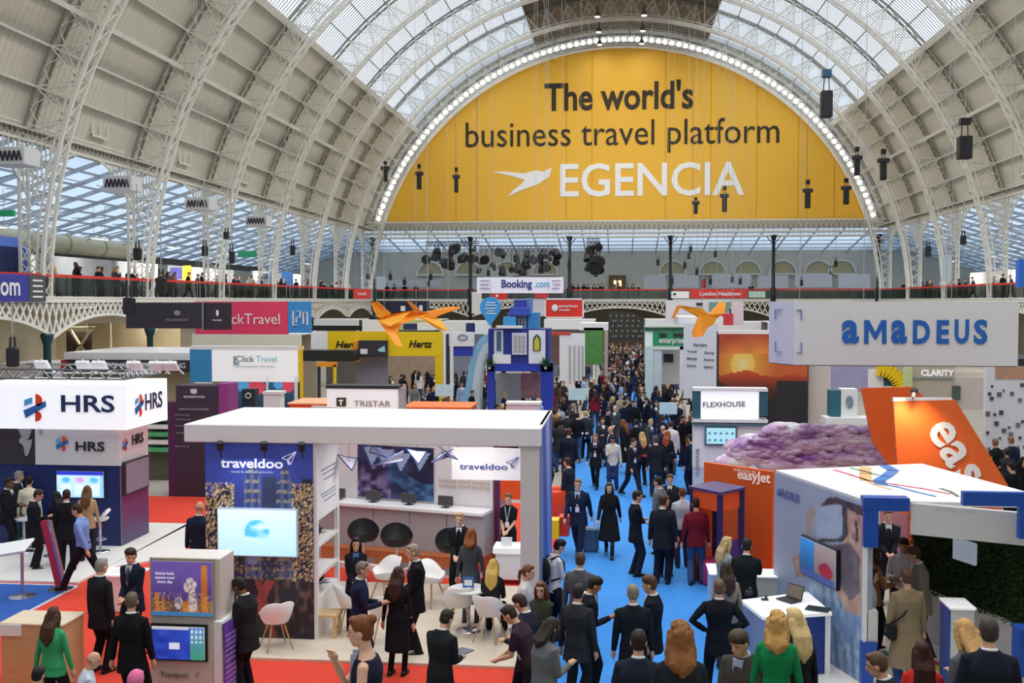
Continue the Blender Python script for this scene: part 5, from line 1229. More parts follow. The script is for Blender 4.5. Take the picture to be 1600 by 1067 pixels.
# cloud fascia: puffed relief
q=MB(); r_=random.Random(5)
cl=thing('cloud_fascia','long purple and white sculpted cloud hanging above the orange stand','sculpture')
for i in range(330):
    x=r_.uniform(1138,1430); y_=r_.uniform(668,728)
    if x<1215 and y_<706-(x-1138)*.5: continue
    p=at(x,y_,25.5); s=r_.uniform(.08,.30); q.ell((p.x,25.4+r_.uniform(-.12,.12),p.z),(s*1.5,.2+.3*s,s*.72),12,7)
for i in range(420):
    x=r_.uniform(1145,1425); y_=r_.uniform(666,722)
    if x<1215 and y_<704-(x-1138)*.5: continue
    p=at(x,y_,25.1); s=r_.uniform(.05,.13); q.ell((p.x,25.16+r_.uniform(-.06,.1),p.z),(s*1.5,.12,s*.8),10,6)
o=q.build('puffs',M0,cl,True); stuff(o)
def cloudmat():
    m=bpy.data.materials.new('m_cloud'); m.use_nodes=True; t=m.node_tree; b=t.nodes['Principled BSDF']; tc=t.nodes.new('ShaderNodeTexCoord'); mp=t.nodes.new('ShaderNodeMapping'); mp.inputs['Scale'].default_value=(.55,.55,1.8); n=t.nodes.new('ShaderNodeTexNoise'); n.inputs['Scale'].default_value=1.1; n.inputs['Detail'].default_value=7; n.inputs['Distortion'].default_value=1.2
    r=t.nodes.new('ShaderNodeValToRGB'); r.color_ramp.elements[0].position=.35; r.color_ramp.elements[0].color=(*srgb('#8a5aa6'),1); r.color_ramp.elements[1].position=.62; r.color_ramp.elements[1].color=(*srgb('#e3dfe6'),1); e=r.color_ramp.elements.new(.5); e.color=(*srgb('#c9adcf'),1)
    t.links.new(tc.outputs['Object'],mp.inputs[0]); t.links.new(mp.outputs[0],n.inputs['Vector']); t.links.new(n.outputs[0],r.inputs[0]); t.links.new(r.outputs[0],b.inputs['Base Color']); b.inputs['Roughness'].default_value=.8; return m
CLM=cloudmat(); o.data.materials.clear(); o.data.materials.append(CLM)
# tails
for (pts,Y,lab,tx) in (([(1394,626),(1490,624),(1572,757),(1560,800),(1404,800)],21.6,'front orange tail fin with white lettering easy running down it',1),([(1344,606),(1426,604),(1460,640),(1440,800),(1362,690),(1357,668)],23.6,'rear plain orange tail fin behind the lettered one',0)):
    t=thing('tail_fin',lab,'tail fin'); ppoly(pts[::-1],Y,.12,'fin',mat('#e9672a',.42,noise=.02),t); 
    if tx:
        for ch,x,y_ in (('e',1478,674),('a',1496,706),('s',1517,739),('y',1543,777)):
            p=at(x,y_,Y-.14); o=text(ch,.98,t,facing(p,0,-1.0),ink('#e9e6ea'),.02,.022)
        l=spotlamp(t,at(1428,622,Y-.5)+Vector((0,0,.12)),2.6); 
        lt=bpy.data.lights.new('spot','SPOT'); lt.energy=130; lt.color=(1,.85,.6); lt.spot_size=1.9; lt.spot_blend=1; lt.shadow_soft_size=.05; o=bpy.data.objects.new('spot_light',lt); COL.objects.link(o); o.location=at(1428,622,Y-.62)+Vector((0,0,.1)); o.rotation_euler=(.5,0,0); o.parent=t
        pbox(1396,622,1488,627,Y-.1,.1,'top_edge',W,t)
# purple/orange play kiosk
t=thing('display_kiosk','open navy and orange frame kiosk before the orange wall','kiosk'); Y=21.6
c0=at(1125,772,Y); hx=.50
for dx,dy in ((0,0),(-.50,.62),(.50,.62),(0,1.2)): q=MB(); q.bevbox((c0.x+dx-.06,Y+dy-.06,0),(c0.x+dx+.06,Y+dy+.06,c0.z),.01); q.build('post',mat('#2c1f5c',.4),t)
q=MB(); q.prism([(c0.x,Y-.08),(c0.x+.6,Y+.62),(c0.x,Y+1.3),(c0.x-.6,Y+.62)],c0.z,c0.z+.05); q.build('roof',mat('#453a78',.4),t)
for (x0,y0,x1,y1) in ((0,0,-.5,.62),(0,0,.5,.62)): wallseg((c0.x+x0,Y+y0),(c0.x+x1,Y+y1),c0.z-.36,c0.z,.04,'orange_fascia',mat('#f2581d',.4),t)
wallseg((c0.x-.5,Y+.62),(c0.x,Y+1.2),0,c0.z-.4,.04,'orange_panel',ORG,t); wallseg((c0.x+.05,Y+.06),(c0.x+.48,Y+.58),0,.95,.04,'purple_panel',mat('#3a1f78',.4),t)
q=MB(); q.bevbox((c0.x-.3,Y+.35,0),(c0.x+.3,Y+.9,.5),.04); q.build('plinth',mat('#b0306a',.4),t)
# ---------------- AMADEUS stand
st=stand('exhibition_stand','white stand with flat ribbon-painted roof, blue frame, headset photo wall and hedge wall')
An=Vector((3.74,16.39,0)); Af=Vector((2.79,19.17,0)); ZR=2.85
R1=fl(1440,724,ZR+.03); R2=fl(1640,778,ZR+.03); 
FR=Vector((8.2,16.3,0))
q=MB(); q.prism([(Af.x,Af.y),(An.x,An.y),(6.05,16.32),(6.9,15.55),(FR.x,15.5),(R2.x,R2.y),(R1.x,R1.y)],ZR-.03,ZR+.03); q.build('roof_slab',mat('#f0f0f2',.5,noise=.01),st)
rib=[('#e0627e',[(1304,734),(1330,742),(1360,752),(1400,757),(1440,763),(1482,771)]),('#3f86cf',[(1382,727),(1396,735),(1385,744),(1373,751),(1378,757),(1400,760),(1430,768),(1460,775)]),('#efc087',[(1352,730),(1352,740),(1353,750),(1366,757),(1390,764)]),('#5aa574',[(1330,731),(1352,737),(1372,742)]),('#6a7a6a',[(1470,763),(1485,768),(1496,775)])]
for col,pp in rib:
    q=MB(); w=.20 if col in('#efc087','#3f86cf') else .06
    for A_,B_ in zip(pp[:-1],pp[1:]): 
        P0=fl(*A_,ZR+.035); P1=fl(*B_,ZR+.035); d=(P1-P0); 
        ww=w if (col=='#3f86cf' and A_[0]<1400 and A_[1]<752) or (col=='#efc087' and A_[1]<750) else .06
        q.bar(P0-d*.04,P1+d*.04,ww,.006)
    q.build('roof_ribbon',mat(col,.5,noise=0),st)
# photo wall A
dA=(An-Af); LA=dA.length; angA=math.atan2(dA.y,dA.x)
wallseg(Af,An,0,ZR,.12,'photo_wall',mat('#aeb6c8',.5),st)
def vr(u,v):
    # print layout in the units it was measured in along the wall
    q=np.array([proj((Af.x+(An.x-Af.x)*a,Af.y+(An.y-Af.y)*a,b*ZR)) for a,b in zip(u,v)]); x=q[:,0]; y=q[:,1]
    n=vnoise(u,v,5,9); n3=vnoise(u,v,24,4)
    c=mixc('#a3abc0','#b6bfd4',u*.5+n*.4)
    def poly(pts,col,col2=None):
        inside=np.zeros(len(x),bool); k=len(pts)
        for i in range(k):
            x0,y0=pts[i]; x1,y1=pts[(i+1)%k]
            if y0==y1: continue
            cond=((y0>y)!=(y1>y))&(x<(x1-x0)*(y-y0)/(y1-y0)+x0); inside^=cond
        c[inside]=(mixc(col,col2,n3*1.3-.15)[inside] if col2 else srgb8(col))
    poly([(1262,1067),(1275,960),(1264,905),(1285,898),(1310,930),(1350,955),(1352,1110),(1262,1110)],'#86a0c2','#b4c8de')
    for k in range(4): poly([(1285+14*k,905+12*k),(1290+14*k,905+12*k),(1305+12*k,1080),(1298+12*k,1080)],'#6f8cb2')
    poly([(1300,955),(1345,940),(1352,960),(1318,1020)],'#7f9cc4','#a4bcd8')
    poly([(1322,782),(1352,792),(1352,965),(1325,955),(1310,925),(1302,880),(1320,845)],'#c09480','#d8b8a6')
    poly([(1298,852),(1330,846),(1346,870),(1346,925),(1330,940),(1310,905)],'#6c5f66','#857880')
    poly([(1262,800),(1272,786),(1276,800),(1270,828),(1262,835)],'#c2ab9e','#a8978c'); poly([(1240,872),(1252,862),(1258,880),(1262,900),(1246,902)],'#c4a08e','#9c8076')
    poly([(1284,790),(1296,776),(1312,776),(1352,792),(1352,808),(1330,795),(1312,786),(1298,788)],'#40343a','#5c4c50')
    poly([(1278,792),(1318,788),(1320,838),(1312,842),(1278,840)],'#a9b6ce','#b7c4da')
    poly([(1318,788),(1326,792),(1327,836),(1318,846),(1282,846),(1282,841),(1312,841),(1319,834)],'#4c4850')
    poly([(1330,800),(1346,806),(1347,848),(1334,842)],'#d4b2a4','#a85c54'); poly([(1338,812),(1342,812),(1344,846),(1339,846)],'#5a4648')
    return c
nA=Vector((dA.y,-dA.x,0)).normalized()
paint('headset_photo',LA,ZR-.02,vr,st,Matrix.Translation((Af+An)/2+nA*.015*1+Vector((0,0,ZR/2)))@Matrix.Rotation(angA,4,'Z')@Matrix.Rotation(math.pi/2,4,'X'),110,110)
def onA(u,z,off=.05): p=Af.lerp(An,u)+nA*off; return Vector((p.x,p.y,z))
text('aMaDEUS',.20,st,facing(onA(.18,2.52,.04),angA),ink('#6a74a8'),.005,.006)
tv=thing('wall_screen','wall screen showing blue and crimson picture, mounted on the headset photo wall','screen')
q=MB(); u0,u1=.30,.72; zt0,zb0=2.03,1.50
def onAray(px,py,off=.1):
    d=ray(px,py); n=nA; k=(n.dot(Af)+off)/(n.x*d[0]+n.y*d[1]); return Vector((d[0]*k,d[1]*k,CH+d[2]*k))
c_=[onAray(1252,838),onAray(1306,864),onAray(1306,920),onAray(1252,896)]
mid=(c_[0]+c_[2])/2; wv=(c_[1]-c_[0]).xy.length; hv=((c_[0].z-c_[3].z)+(c_[1].z-c_[2].z))/2
Mtv=facing(mid,angA); q=MB(); q.bevbox((-wv/2-.03,-hv/2-.03,-.06),(wv/2+.03,hv/2+.03,.0),.01); o=q.build('bezel',mat('#0f1a2c',.3,noise=0),tv); o.matrix_local=Mtv
def tvp(u,v):
    c=mixc('#12406e','#2f86cc',v); m=u>.42; c[m]=mixc('#6a5a60','#9a8a88',v)[m]; m=(((u-.75)/.2)**2+((v-.35)/.22)**2)<1; c[m]=srgb8('#8a1f38'); m=(v<.16); c[m]=srgb8('#3a4f8a'); return c
paint('display',wv,hv,tvp,tv,facing(mid+nA*.012,angA),30,20,emit=.45)
# blue frame, front face plane Y=16.3
Yf=16.36
pbox(1350,779,1422,798,Yf-.04,.25,'blue_beam',BLUE,st); pbox(1350,798,1373,855,Yf-.04,.25,'blue_post',BLUE,st); pbox(1348,855,1356,1006,Yf-.02,.25,'white_post',W,st); pbox(1346,1004,1371,1072,Yf-.04,.3,'blue_base',BLUE,st); pbox(1356,955,1372,1006,Yf,.2,'white_panel',mat('#dcdcd4',.5),st)
ppaint(1373,780,1430,870,22.6,lambda u,v: mixc('#8a5aa8','#e8a8a0',np.clip(vnoise(u,v,4,3)*.7+.5*v,0,1)),st,'sky_print',20,20); pbox(1420,780,1430,870,22.5,.08,'orange_edge',ORG,st)
# inner hedge wall and beam
H0=at(1428,790,19.0); H1=at(1592,842,15.9)
q0=(H0.x,H0.y); q1=(H1.x+1.4,H1.y-1.6)
wallseg(q0,q1,0,.95,.15,'hedge_base',W,st); wallseg(q0,q1,.95,2.2,.12,'hedge_backing',mat('#1c2c16',.8),st)
hb=Vector((q1[0]-q0[0],q1[1]-q0[1],0)); hl=hb.length; hb.normalize(); hn=Vector((hb.y,-hb.x,0))
q=MB(); r_=random.Random(2)
for i in range(9000):
    t_=r_.uniform(0,hl); z=r_.uniform(.93,2.22); p=Vector((q0[0],q0[1],0))+hb*t_+hn*r_.uniform(.0,.06); p.z=z; d=(hn*r_.uniform(.3,1)+Vector((0,0,r_.uniform(-.8,.5)))+hb*r_.uniform(-.7,.7)).normalized()*r_.uniform(.04,.085); w=d.cross(Vector((r_.random(),r_.random(),r_.random()))).normalized()*.014
    q.add([p,p+d*.5+w,p+d,p+d*.5-w],[(0,1,2,3)])
hg=q.build('hedge_leaves',mat('#2f4d1f',.6,noise=.3,scale=14),st); stuff(hg)
# beam above hedge
B0=at(1424,779,16.4); 
q=MB(); q.prism([(B0.x,16.34),(B0.x+.86,16.34),(q1[0],q1[1]-.15),(q1[0],q1[1]+.1),(B0.x+.0,16.5)],2.2,2.85)
wallseg((B0.x-.02,16.36),(H1.x+.02,15.75),2.38,2.85,.1,'white_beam',mat('#d4d2ce',.5,noise=.03),st)
pbox(1505,771,1640,790,15.45,.12,'blue_beam',BLUE,st); pbox(1593,790,1640,842,15.44,.12,'blue_post',BLUE,st); pbox(1592,985,1640,1058,15.4,.3,'blue_base',BLUE,st)
text('amadeus.com',.10,st,facing(at(1500,795,16.0)+Vector((-.1,-.12,0)),math.atan2(15.75-16.36,H1.x-B0.x)),ink('#aab2c0'),.005)
sc=thing('wall_screen','small plain white screen hung on the dark green hedge wall','screen')
pp=(at(1507,861,17.0)); k=((Vector(q0)-Vector((0,0))).dot(hn.xy)+.12)/(hn.x*ray(1507,861)[0]+hn.y*ray(1507,861)[1]); d=ray(1507,861); pp=Vector((d[0]*k,d[1]*k,CH+d[2]*k)); q=MB(); q.bevbox((-.26,-.18,-.03),(.26,.18,.02),.01); o=q.build('display',mat('#b9c6d6',.3,noise=.02,emit=.25),sc); o.matrix_local=facing(pp,math.atan2(hb.y,hb.x))
tag(MB().box((2.6,14.6,0),(9.5,19.6,.05)).build('stand_floor',mat('#e6e4e2',.4,noise=.03)),'white floor slab of the right front stand with coloured ribbon stripes','floor')
for col,pp in (('#e8b23a',[(1385,1030),(1400,1045),(1410,1067)]),('#2e8f5c',[(1378,1018),(1396,1026),(1408,1036)]),('#f2d21f',[(1462,1040),(1480,1052),(1488,1070)]),('#d8335c',[(1445,1030),(1470,1038),(1482,1045)])):
    q=MB()
    for A_,B_ in zip(pp[:-1],pp[1:]): P0=fl(*A_,.056); P1=fl(*B_,.056); q.bar(P0,P1,.14,.006)
    tag(q.build('floor_ribbon',mat(col,.5,noise=0)),'%s stripe painted on the white floor by the blue frame'%{'#e8b23a':'orange','#2e8f5c':'green','#f2d21f':'yellow','#d8335c':'crimson'}[col],'stripe')
# cabinets
def cabinet(label,px0,px1,ytop,Y,z,front,side,sw):
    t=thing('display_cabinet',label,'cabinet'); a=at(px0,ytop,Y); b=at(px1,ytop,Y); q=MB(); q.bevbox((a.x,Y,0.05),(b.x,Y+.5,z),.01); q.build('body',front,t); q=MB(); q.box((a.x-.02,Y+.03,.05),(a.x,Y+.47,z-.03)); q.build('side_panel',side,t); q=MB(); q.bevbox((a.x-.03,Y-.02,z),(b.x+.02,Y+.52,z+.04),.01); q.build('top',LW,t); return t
cabinet('tall white cabinet with blue side and blue ribbons on top, before the hedge wall',1487,1524,925,16.0,1.35,mat('#cfcdc8',.5,noise=.03),BLUE,0)
t=thing('display_counter','white counter with pale front under the laptop, beside the photo wall','counter')
q=MB(); P0=fl(1157,938,1.02);P1=fl(1192,965,1.02);P2=fl(1300,958,1.02);P3=fl(1262,925,1.02)
q.prism([(p.x,p.y) for p in (P0,P1,P2,P3)],.98,1.03); q.build('top',LW,t)
P4=P1.lerp(P2,.5);P5=P0.lerp(P3,.5)
q=MB(); q.prism([(p.x,p.y) for p in (P0+Vector((.03,.03,0)),P1+Vector((.03,.03,0)),P4,P5)],.05,.98); q.build('body',mat('#a9b3cc',.5,noise=.03),t)
Pm=P4; q=MB(); q.prism([(Pm.x,Pm.y+.02),(P2.x-.1,P2.y+.02),(P2.x-.1,P2.y+.06),(Pm.x,Pm.y+.06)],.05,.98); q.build('blue_leg_panel',mat('#233c86',.5),t)
q=MB(); q.prism([(P2.x-.1,P2.y),(P2.x-.02,P2.y),(P2.x-.02,P2.y+.3),(P2.x-.1,P2.y+.3)],.05,.98); q.build('end_leg',W,t)
def laptop(label,p,rz,scr='#7a6f62'):
    t=thing('laptop',label,'laptop',loc=p,rz=rz); q=MB(); q.bevbox((-.17,-.12,0),(.17,.12,.018),.005); q.build('base',mat('#2c2e33',.4,noise=0),t); q=MB(); q.bevbox((-.16,-.10,0),(.16,.05,.003),.001); o=q.build('keyboard',mat('#15161a',.5,noise=0),t); o.location=(0,0,.018)
    q=MB(); q.bevbox((-.17,0,0),(.17,.012,.23),.005); o=q.build('lid',mat('#1e2024',.4,noise=0),t); o.location=(0,.12,.012); o.rotation_euler=(-.25,0,0); q=MB(); q.box((-.155,-.003,.015),(.155,0,.215)); o=q.build('display',mat(scr,.3,noise=.3,scale=12,emit=.15),t); o.location=(0,.12,.012); o.rotation_euler=(-.25,0,0); return t
laptop('open laptop on the white counter before the headset photo wall',fl(1232,938,1.04),-.9)
for i,(x,y_,l) in enumerate([(1170,930,'small black device on the near left end of the white counter'),(1195,937,'low dark tray in the middle of the white counter')]):
    t=thing('device',l,'device',loc=fl(x,y_,1.035)); q=MB(); q.bevbox((-.06,-.05,0),(.06,.05,.08 if i==0 else .02),.01); q.build('body',mat('#1d1e22',.4,noise=0),t); q=MB(); q.lathe([(.02,0),(.025,.05),(.01,.06)],10); o=q.build('knob',mat('#3a3b40',.3,noise=0),t); o.location=(.02,0,.08 if i==0 else .02)
t=thing('keyboard','flat dark laptop closed at the right end of the white counter','laptop',loc=fl(1278,952,1.04),rz=-.4); q=MB(); q.bevbox((-.18,-.12,0),(.18,.12,.02),.006); q.build('lid',mat('#1b2a2c',.35,noise=0),t)
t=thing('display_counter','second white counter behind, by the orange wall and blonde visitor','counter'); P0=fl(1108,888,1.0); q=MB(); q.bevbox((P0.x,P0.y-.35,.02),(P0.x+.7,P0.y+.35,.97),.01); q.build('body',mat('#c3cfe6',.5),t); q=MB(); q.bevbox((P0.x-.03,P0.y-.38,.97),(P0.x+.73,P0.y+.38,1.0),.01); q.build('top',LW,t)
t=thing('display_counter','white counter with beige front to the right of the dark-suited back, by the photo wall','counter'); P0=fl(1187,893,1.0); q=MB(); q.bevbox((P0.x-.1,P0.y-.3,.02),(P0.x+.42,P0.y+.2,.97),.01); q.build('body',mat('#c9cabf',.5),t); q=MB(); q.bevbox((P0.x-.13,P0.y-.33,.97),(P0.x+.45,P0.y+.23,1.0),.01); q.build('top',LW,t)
# ---------------- front-left kiosk
t=thing('display_tower','white display tower with skyline poster above a blue screen, front left','kiosk'); Y=14.6
a=at(233,870,Y); b=at(346,1067,Y)
q=MB(); q.bevbox((a.x,Y,0),(b.x,Y+.55,a.z),.01); q.build('body',mat('#d9d2cc',.5,noise=.02),t)
def poster(u,v):
    n=vnoise(u,v,7,6); c=mixc('#3a2f6a','#7a5fb8',v*1.1+n*.2); m=v<.3; c[m]=mixc('#4a3a52','#a87a50',n*1.2)[m]; m=v<.07; c[m]=srgb8('#4a90d0')
    for x0,w,h in ((.05,.07,.42),(.16,.05,.36),(.82,.1,.95),(.5,.2,.28)): 
        m=(abs(u-x0-w/2)<w/2)&(v<h)&(v>.07); c[m]=mixc('#c96a2c','#e8a050',n)[m]
    n2=vnoise(u,v,30,8); rr=np.random.default_rng(5).random(len(u)); m=(v<.42)&(rr<.10)&(v>.07); c[m]=srgb8('#f0c070')
    m=((((u-.64)/.10)**2+((v-.56)/.15)**2)<.6+.8*n2)&(u<.78)&(u>.5); c[m]=mixc('#8a6a80','#f2e6de',n2*1.5)[m]; m=((((u-.68)/.08)**2+((v-.27)/.2)**2)<.5+.8*n2); c[m]=mixc('#6a5570','#e8d6cc',n2*1.5)[m]; m=((((u-.44)/.07)**2+((v-.24)/.12)**2)<.5+.8*n2); c[m]=mixc('#5a4a68','#dcd0d8',n2*1.6)[m]; return c
pbox(236,874,334,962,Y-.03,.03,'poster_frame',mat('#a89a86',.5),t); ppaint(239,878,332,960,Y-.03,poster,t,'poster',70,60,emit=.25)
for i,s in enumerate(('Smarter hotel,','smarter travel','every day')): ptext(s,259,895+6.5*i,Y-.03,4.5,t,ink('#f0ecf8',.2),.012,wpx=32 if i<2 else 26,off=.035)
pbox(236,977,323,1031,Y-.04,.04,'bezel',mat('#101216',.3,noise=0),t)
def kscr(u,v):
    c=mixc('#1c2f9c','#3558d0',vnoise(u,v,5,3)); m=u>.72; c[m]=mixc('#3f9a78','#5f8fd0',v)[m]; m=(u>.74)&(((u*24)%2)<1)&(((v*12)%2)<1)&(v>.5); c[m]=srgb8('#cfe6f0'); m=(v>.9)&(u<.72); c[m]=srgb8('#c9cede'); m=(abs(u-.43)<.1)&(abs(v-.42)<.09); c[m]=srgb8('#dfe6ff'); return c
ppaint(239,980,320,1028,Y-.04,kscr,t,'display',50,30,emit=.5); ptext('Travelport',273,1054,Y,9,t,ink('#8b8f8c'),.01,wpx=48,off=.01); plane_icon(309,1053,Y,.04,t,.1,ink('#8b8f8c'))
t=thing('display_tower','slim purple and white printed side tower right of the white display tower','kiosk')
A=at(346,972,14.5); B=at(382,948,15.2); dd=Vector((B.x-A.x,.7,0)); an=math.atan2(dd.y,dd.x); L_=dd.length; hz=A.z
wallseg((A.x,14.5),(B.x,15.2),0,hz,.12,'body',W,t)
def pur(u,v):
    n=vnoise(u,v,8,2); c=mixc('#d4cde0','#5b3fa8',(v-.08)*5); m=v>.4; c[m]=mixc('#2f2a66','#7a4fd0',n)[m]; m=(abs((v*16)%1-.5)<.15)&(u>.1)&(u<.6)&(v>.15)&(v<.85); c[m]=srgb8('#a89ce0'); return c
paint('print',L_,hz-.06,pur,t,facing(Vector(((A.x+B.x)/2,14.85,hz/2))+Vector((math.sin(an),-math.cos(an),0))*.012,an),24,50)
# ---------------- galleries: content
def speaker(label,px,py,Y,wpx,hpx,grp=None,top=None,winch=True,blue=False):
    p=at(px,py,Y); w=wpx*Y/F; h=hpx*Y/F; t=thing('hanging_speaker',label,'speaker',grp,(p.x,Y,p.z)); q=MB(); q.bevbox((-w/2,-w*.45,-h/2),(w/2,w*.45,h/2),.05); q.build('cabinet',mat('#1a1b1f',.5,noise=0),t)
    q=MB(); q.box((-w*.42,-w*.46,-h*.45),(w*.42,-w*.455,h*.45)); q.build('grille',mat('#2a2b30',.7,noise=0),t)
    q=MB(); q.bar((-w*.25,0,h/2),(-w*.2,0,h*.5+h*.55),.05); q.bar((w*.25,0,h/2),(w*.2,0,h*.5+h*.55),.05); q.build('chains',DK,t)
    if winch: q=MB(); q.bevbox((-w*.4,-w*.3,h*1.0),(w*.4,w*.3,h*1.3),.03); q.build('hoist',mat('#2f5a7c' if blue else '#222328',.5,noise=0),t)
    q=MB(); q.bar((0,0,h*1.2),(0,0,(top or 27)-p.z),.03); q.build('cable',GRY,t); return t
speaker('large black speaker hanging with blue hoist right of the yellow banner top',1291,163,60,17,40,blue=True,top=27)
speaker('large black speaker hanging at the right before the roof boards',1507,231,60,19,34,top=22)
for i,(x,y_,w,h,Y,l) in enumerate([(602,275,7,18,95,'small black speaker beside the lower left bulbs'),(655,285,7,22,100,'slim black speaker at the banner lower left'),(713,290,6,22,100,'T-shaped black speaker before the yellow left of the bird logo'),(1087,327,6,14,100,'black speaker under the letter C of the big banner'),(1132,320,7,22,100,'black speaker under the letter A of the big banner'),(1262,313,8,24,100,'black speaker low on the banner right side'),(1322,308,8,22,100,'black speaker at the right end of the banner bottom'),(1339,262,8,24,92,'black speaker beside the right bulbs'),(1380,268,9,26,85,'black speaker right of the bulb arc in front of the trusses')]):
    p=at(x,y_,Y); t=speaker(l,x,y_,Y,w,h,top=24 if x<700 or x>1250 else 29); q=MB(); q.bevbox((-w*Y/F*.95,-.2,h*Y/F*.5),(w*Y/F*.95,.2,h*Y/F*.5+.35),.04); q.build('hoist_bar',DK,t)
for i,(x,y_,w,h,Y,l) in enumerate([(252,446,16,26,38,'black speaker hanging before the second left truss foot'),(202,478,17,28,33,'black speaker at the left end of the charcoal banner'),(215,397,12,20,46,'black speaker under the left gallery roof before the duct'),(320,392,9,17,52,'black speaker hanging in the left gallery third bay'),(362,402,9,20,50,'black speaker beside the third left truss foot'),(354,368,9,12,52,'small dark speaker above the third left truss foot'),(457,391,8,16,62,'black speaker in the left gallery beyond the fourth truss'),(20,558,17,32,30,'black speaker with stand behind the HRS sign at the far left'),(1450,393,8,16,58,'black speaker by the right gallery truss'),(1505,375,8,14,50,'black speaker before the right gallery white wall')]):
    speaker(l,x,y_,Y,w,h,top=at(x,y_-110,Y).z if x>30 else at(x,470,Y).z,winch=False)
r_=random.Random(4)
for i,(x,y_) in enumerate([(575,432),(610,433),(632,441),(669,443),(673,433),(745,405),(763,427),(772,418),(1050,440),(1070,415),(1076,400),(1079,390),(1089,425),(1110,440),(1118,397),(1144,437),(1157,440),(1252,442),(1306,412),(1028,410),(931,428),(889,415)]):
    speaker('small black speaker hanging over the far gallery, at place %s from the left'%['first','second','third','fourth','fifth','sixth','seventh','eighth','ninth','tenth','eleventh','twelfth','thirteenth','fourteenth','fifteenth','sixteenth','seventeenth','eighteenth','nineteenth','twentieth','twenty-first','twenty-second'][sorted([575,610,632,669,673,745,763,772,1050,1070,1076,1079,1089,1110,1118,1144,1157,1252,1306,1028,931,889]).index(x)],x,y_,106,5,9.5,'speakers over the far gallery',top=13,winch=False)
# lighting rigs
def rig(label,x0,x1,y_,Y,n,seed,sc_=1):
    t=thing('lighting_rig',label,'lighting rig'); a=at(x0,y_,Y); b=at(x1,y_,Y); q=MB(); 
    for dz,dy in ((0,0),(.4,0),(.2,.35)): q.bar((a.x,Y+dy,a.z+dz),(b.x,Y+dy,a.z+dz),.07)
    k=int((b.x-a.x)/.4)
    for i in range(k):
        X0=a.x+i*.4; q.bar((X0,Y,a.z),(X0+.2,Y,a.z+.4),.04); q.bar((X0+.2,Y,a.z+.4),(X0+.4,Y,a.z),.04)
    q.build('truss',DK,t); rr=random.Random(seed)
    for i in range(n):
        m=MB(); r0=rr.uniform(.2,.42)*sc_; m.lathe([(r0*.5,-r0),(r0*.8,-r0*.6),(r0*.9,r0*.7),(r0,r0)],10); m.bar((0,0,0),(0,0,-1.2*r0),.06); o=m.build('stage_lamp',mat(rr.choice(['#1a1b1f','#26272c','#3a3c44']),.4,noise=0),t); o.location=(rr.uniform(a.x,b.x),Y-.1,a.z-rr.uniform(.1,1.8)*sc_); o.rotation_euler=(rr.uniform(1.5,3.3),rr.uniform(-.5,.5),0)
        m=MB(); m.bar(o.location,(o.location[0],Y,a.z+.1),.05); m.build('drop_bar',DK,t)
    q=MB()
    for X0 in (a.x+.3,b.x-.3): q.bar((X0,Y,a.z+.4),(X0,Y,13.2),.04)
    q.build('cables',GRY,t)
rig('dark lighting rig with clustered stage lamps left of the Booking.com sign',665,748,384,98,18,1,1.1)
rig('dark lighting rig with stage lamps above the Booking.com sign',748,870,392,100,26,2,1.1)
rig('compact dark cluster of stage lamps hanging above the aisle',916,938,380,96,16,3,1.3)
# gallery booths
def gbox(label,px0,py0,px1,py1,Y,d,m,name='gallery_booth',cat='booth'):
    t=thing(name,label,cat); pbox(px0,py0,px1,py1,Y,d,'panel',m,t); return t
def sidebox(label,s,xo,y0,y1,z0,z1,m,name='gallery_booth',cat='booth',th=.15,part='panel'):
    t=thing(name,label,cat); q=MB(); x=s*xo; q.box((min(x,x+s*th),y0,z0),(max(x,x+s*th),y1,z1)); q.build(part,m,t); return t
GW=mat('#e6e7ea',.5,noise=.03)
segs=[(-1,33,47,57,GW,'white booth wall on the left gallery between the first and second trusses'),(-1,33,59,66,mat('#7d8085',.5,noise=.2,scale=1),'grey printed booth wall on the left gallery'),(-1,33,67,73,GW,'white booth wall on the left gallery behind the third bay'),(-1,33,75,88,GW,'white booth wall on the left gallery fourth bay'),(-1,32,90,104,mat('#c9ced6',.5),'pale booth wall at the far end of the left gallery'),(1,33,60,78,GW,'white booth wall on the right gallery'),(1,33,80,104,mat('#d9d6d0',.5),'pale booth wall at the far end of the right gallery'),(1,32,46,58,mat('#cdd0d8',.5),'grey white booth wall on the near right gallery')]
for s,xo,y0,y1,m,l in segs: sidebox(l,s,xo,y0,y1,GZ+.02,GZ+2.6,m)
t=thing('gallery_booth','glossy blue rounded booth on the left gallery at the photo edge','booth'); q=MB(); q.bevbox((-27.6-3,41.5,GZ+.02),(-27.4,47.2,GZ+2.9),.5); q.build('body',mat('#1f55c4',.25,noise=.1,scale=1),t); q=MB(); q.box((-27.38,43,GZ+1),(-27.34,46,GZ+2.4)); q.build('window',mat('#122a5c',.2),t)
t=thing('gallery_banner','violet banner reading booking.com on the left gallery rail','banner'); q=MB(); q.box((-25.86,37.,GZ-.08),(-25.8,44.0,GZ+1.1)); q.build('cloth',mat('#3c3fa0',.5,noise=.02),t); text('booking.com',1.15,t,facing(Vector((-25.78,43.35,GZ+.55)),math.pi/2),W,.01,.02,align='RIGHT')
t=thing('gallery_banner','dark slatted banner next to the violet banner on the left gallery','banner'); q=MB(); q.box((-25.86,44.05,GZ-.08),(-25.8,45.4,GZ+1.1)); q.build('cloth',mat('#50535c',.5,noise=.02),t)
for k in range(4): q=MB(); q.box((-25.79,44.3,GZ+.1+.24*k),(-25.77,45.1,GZ+.18+.24*k)); q.build('text_bar',W,t)
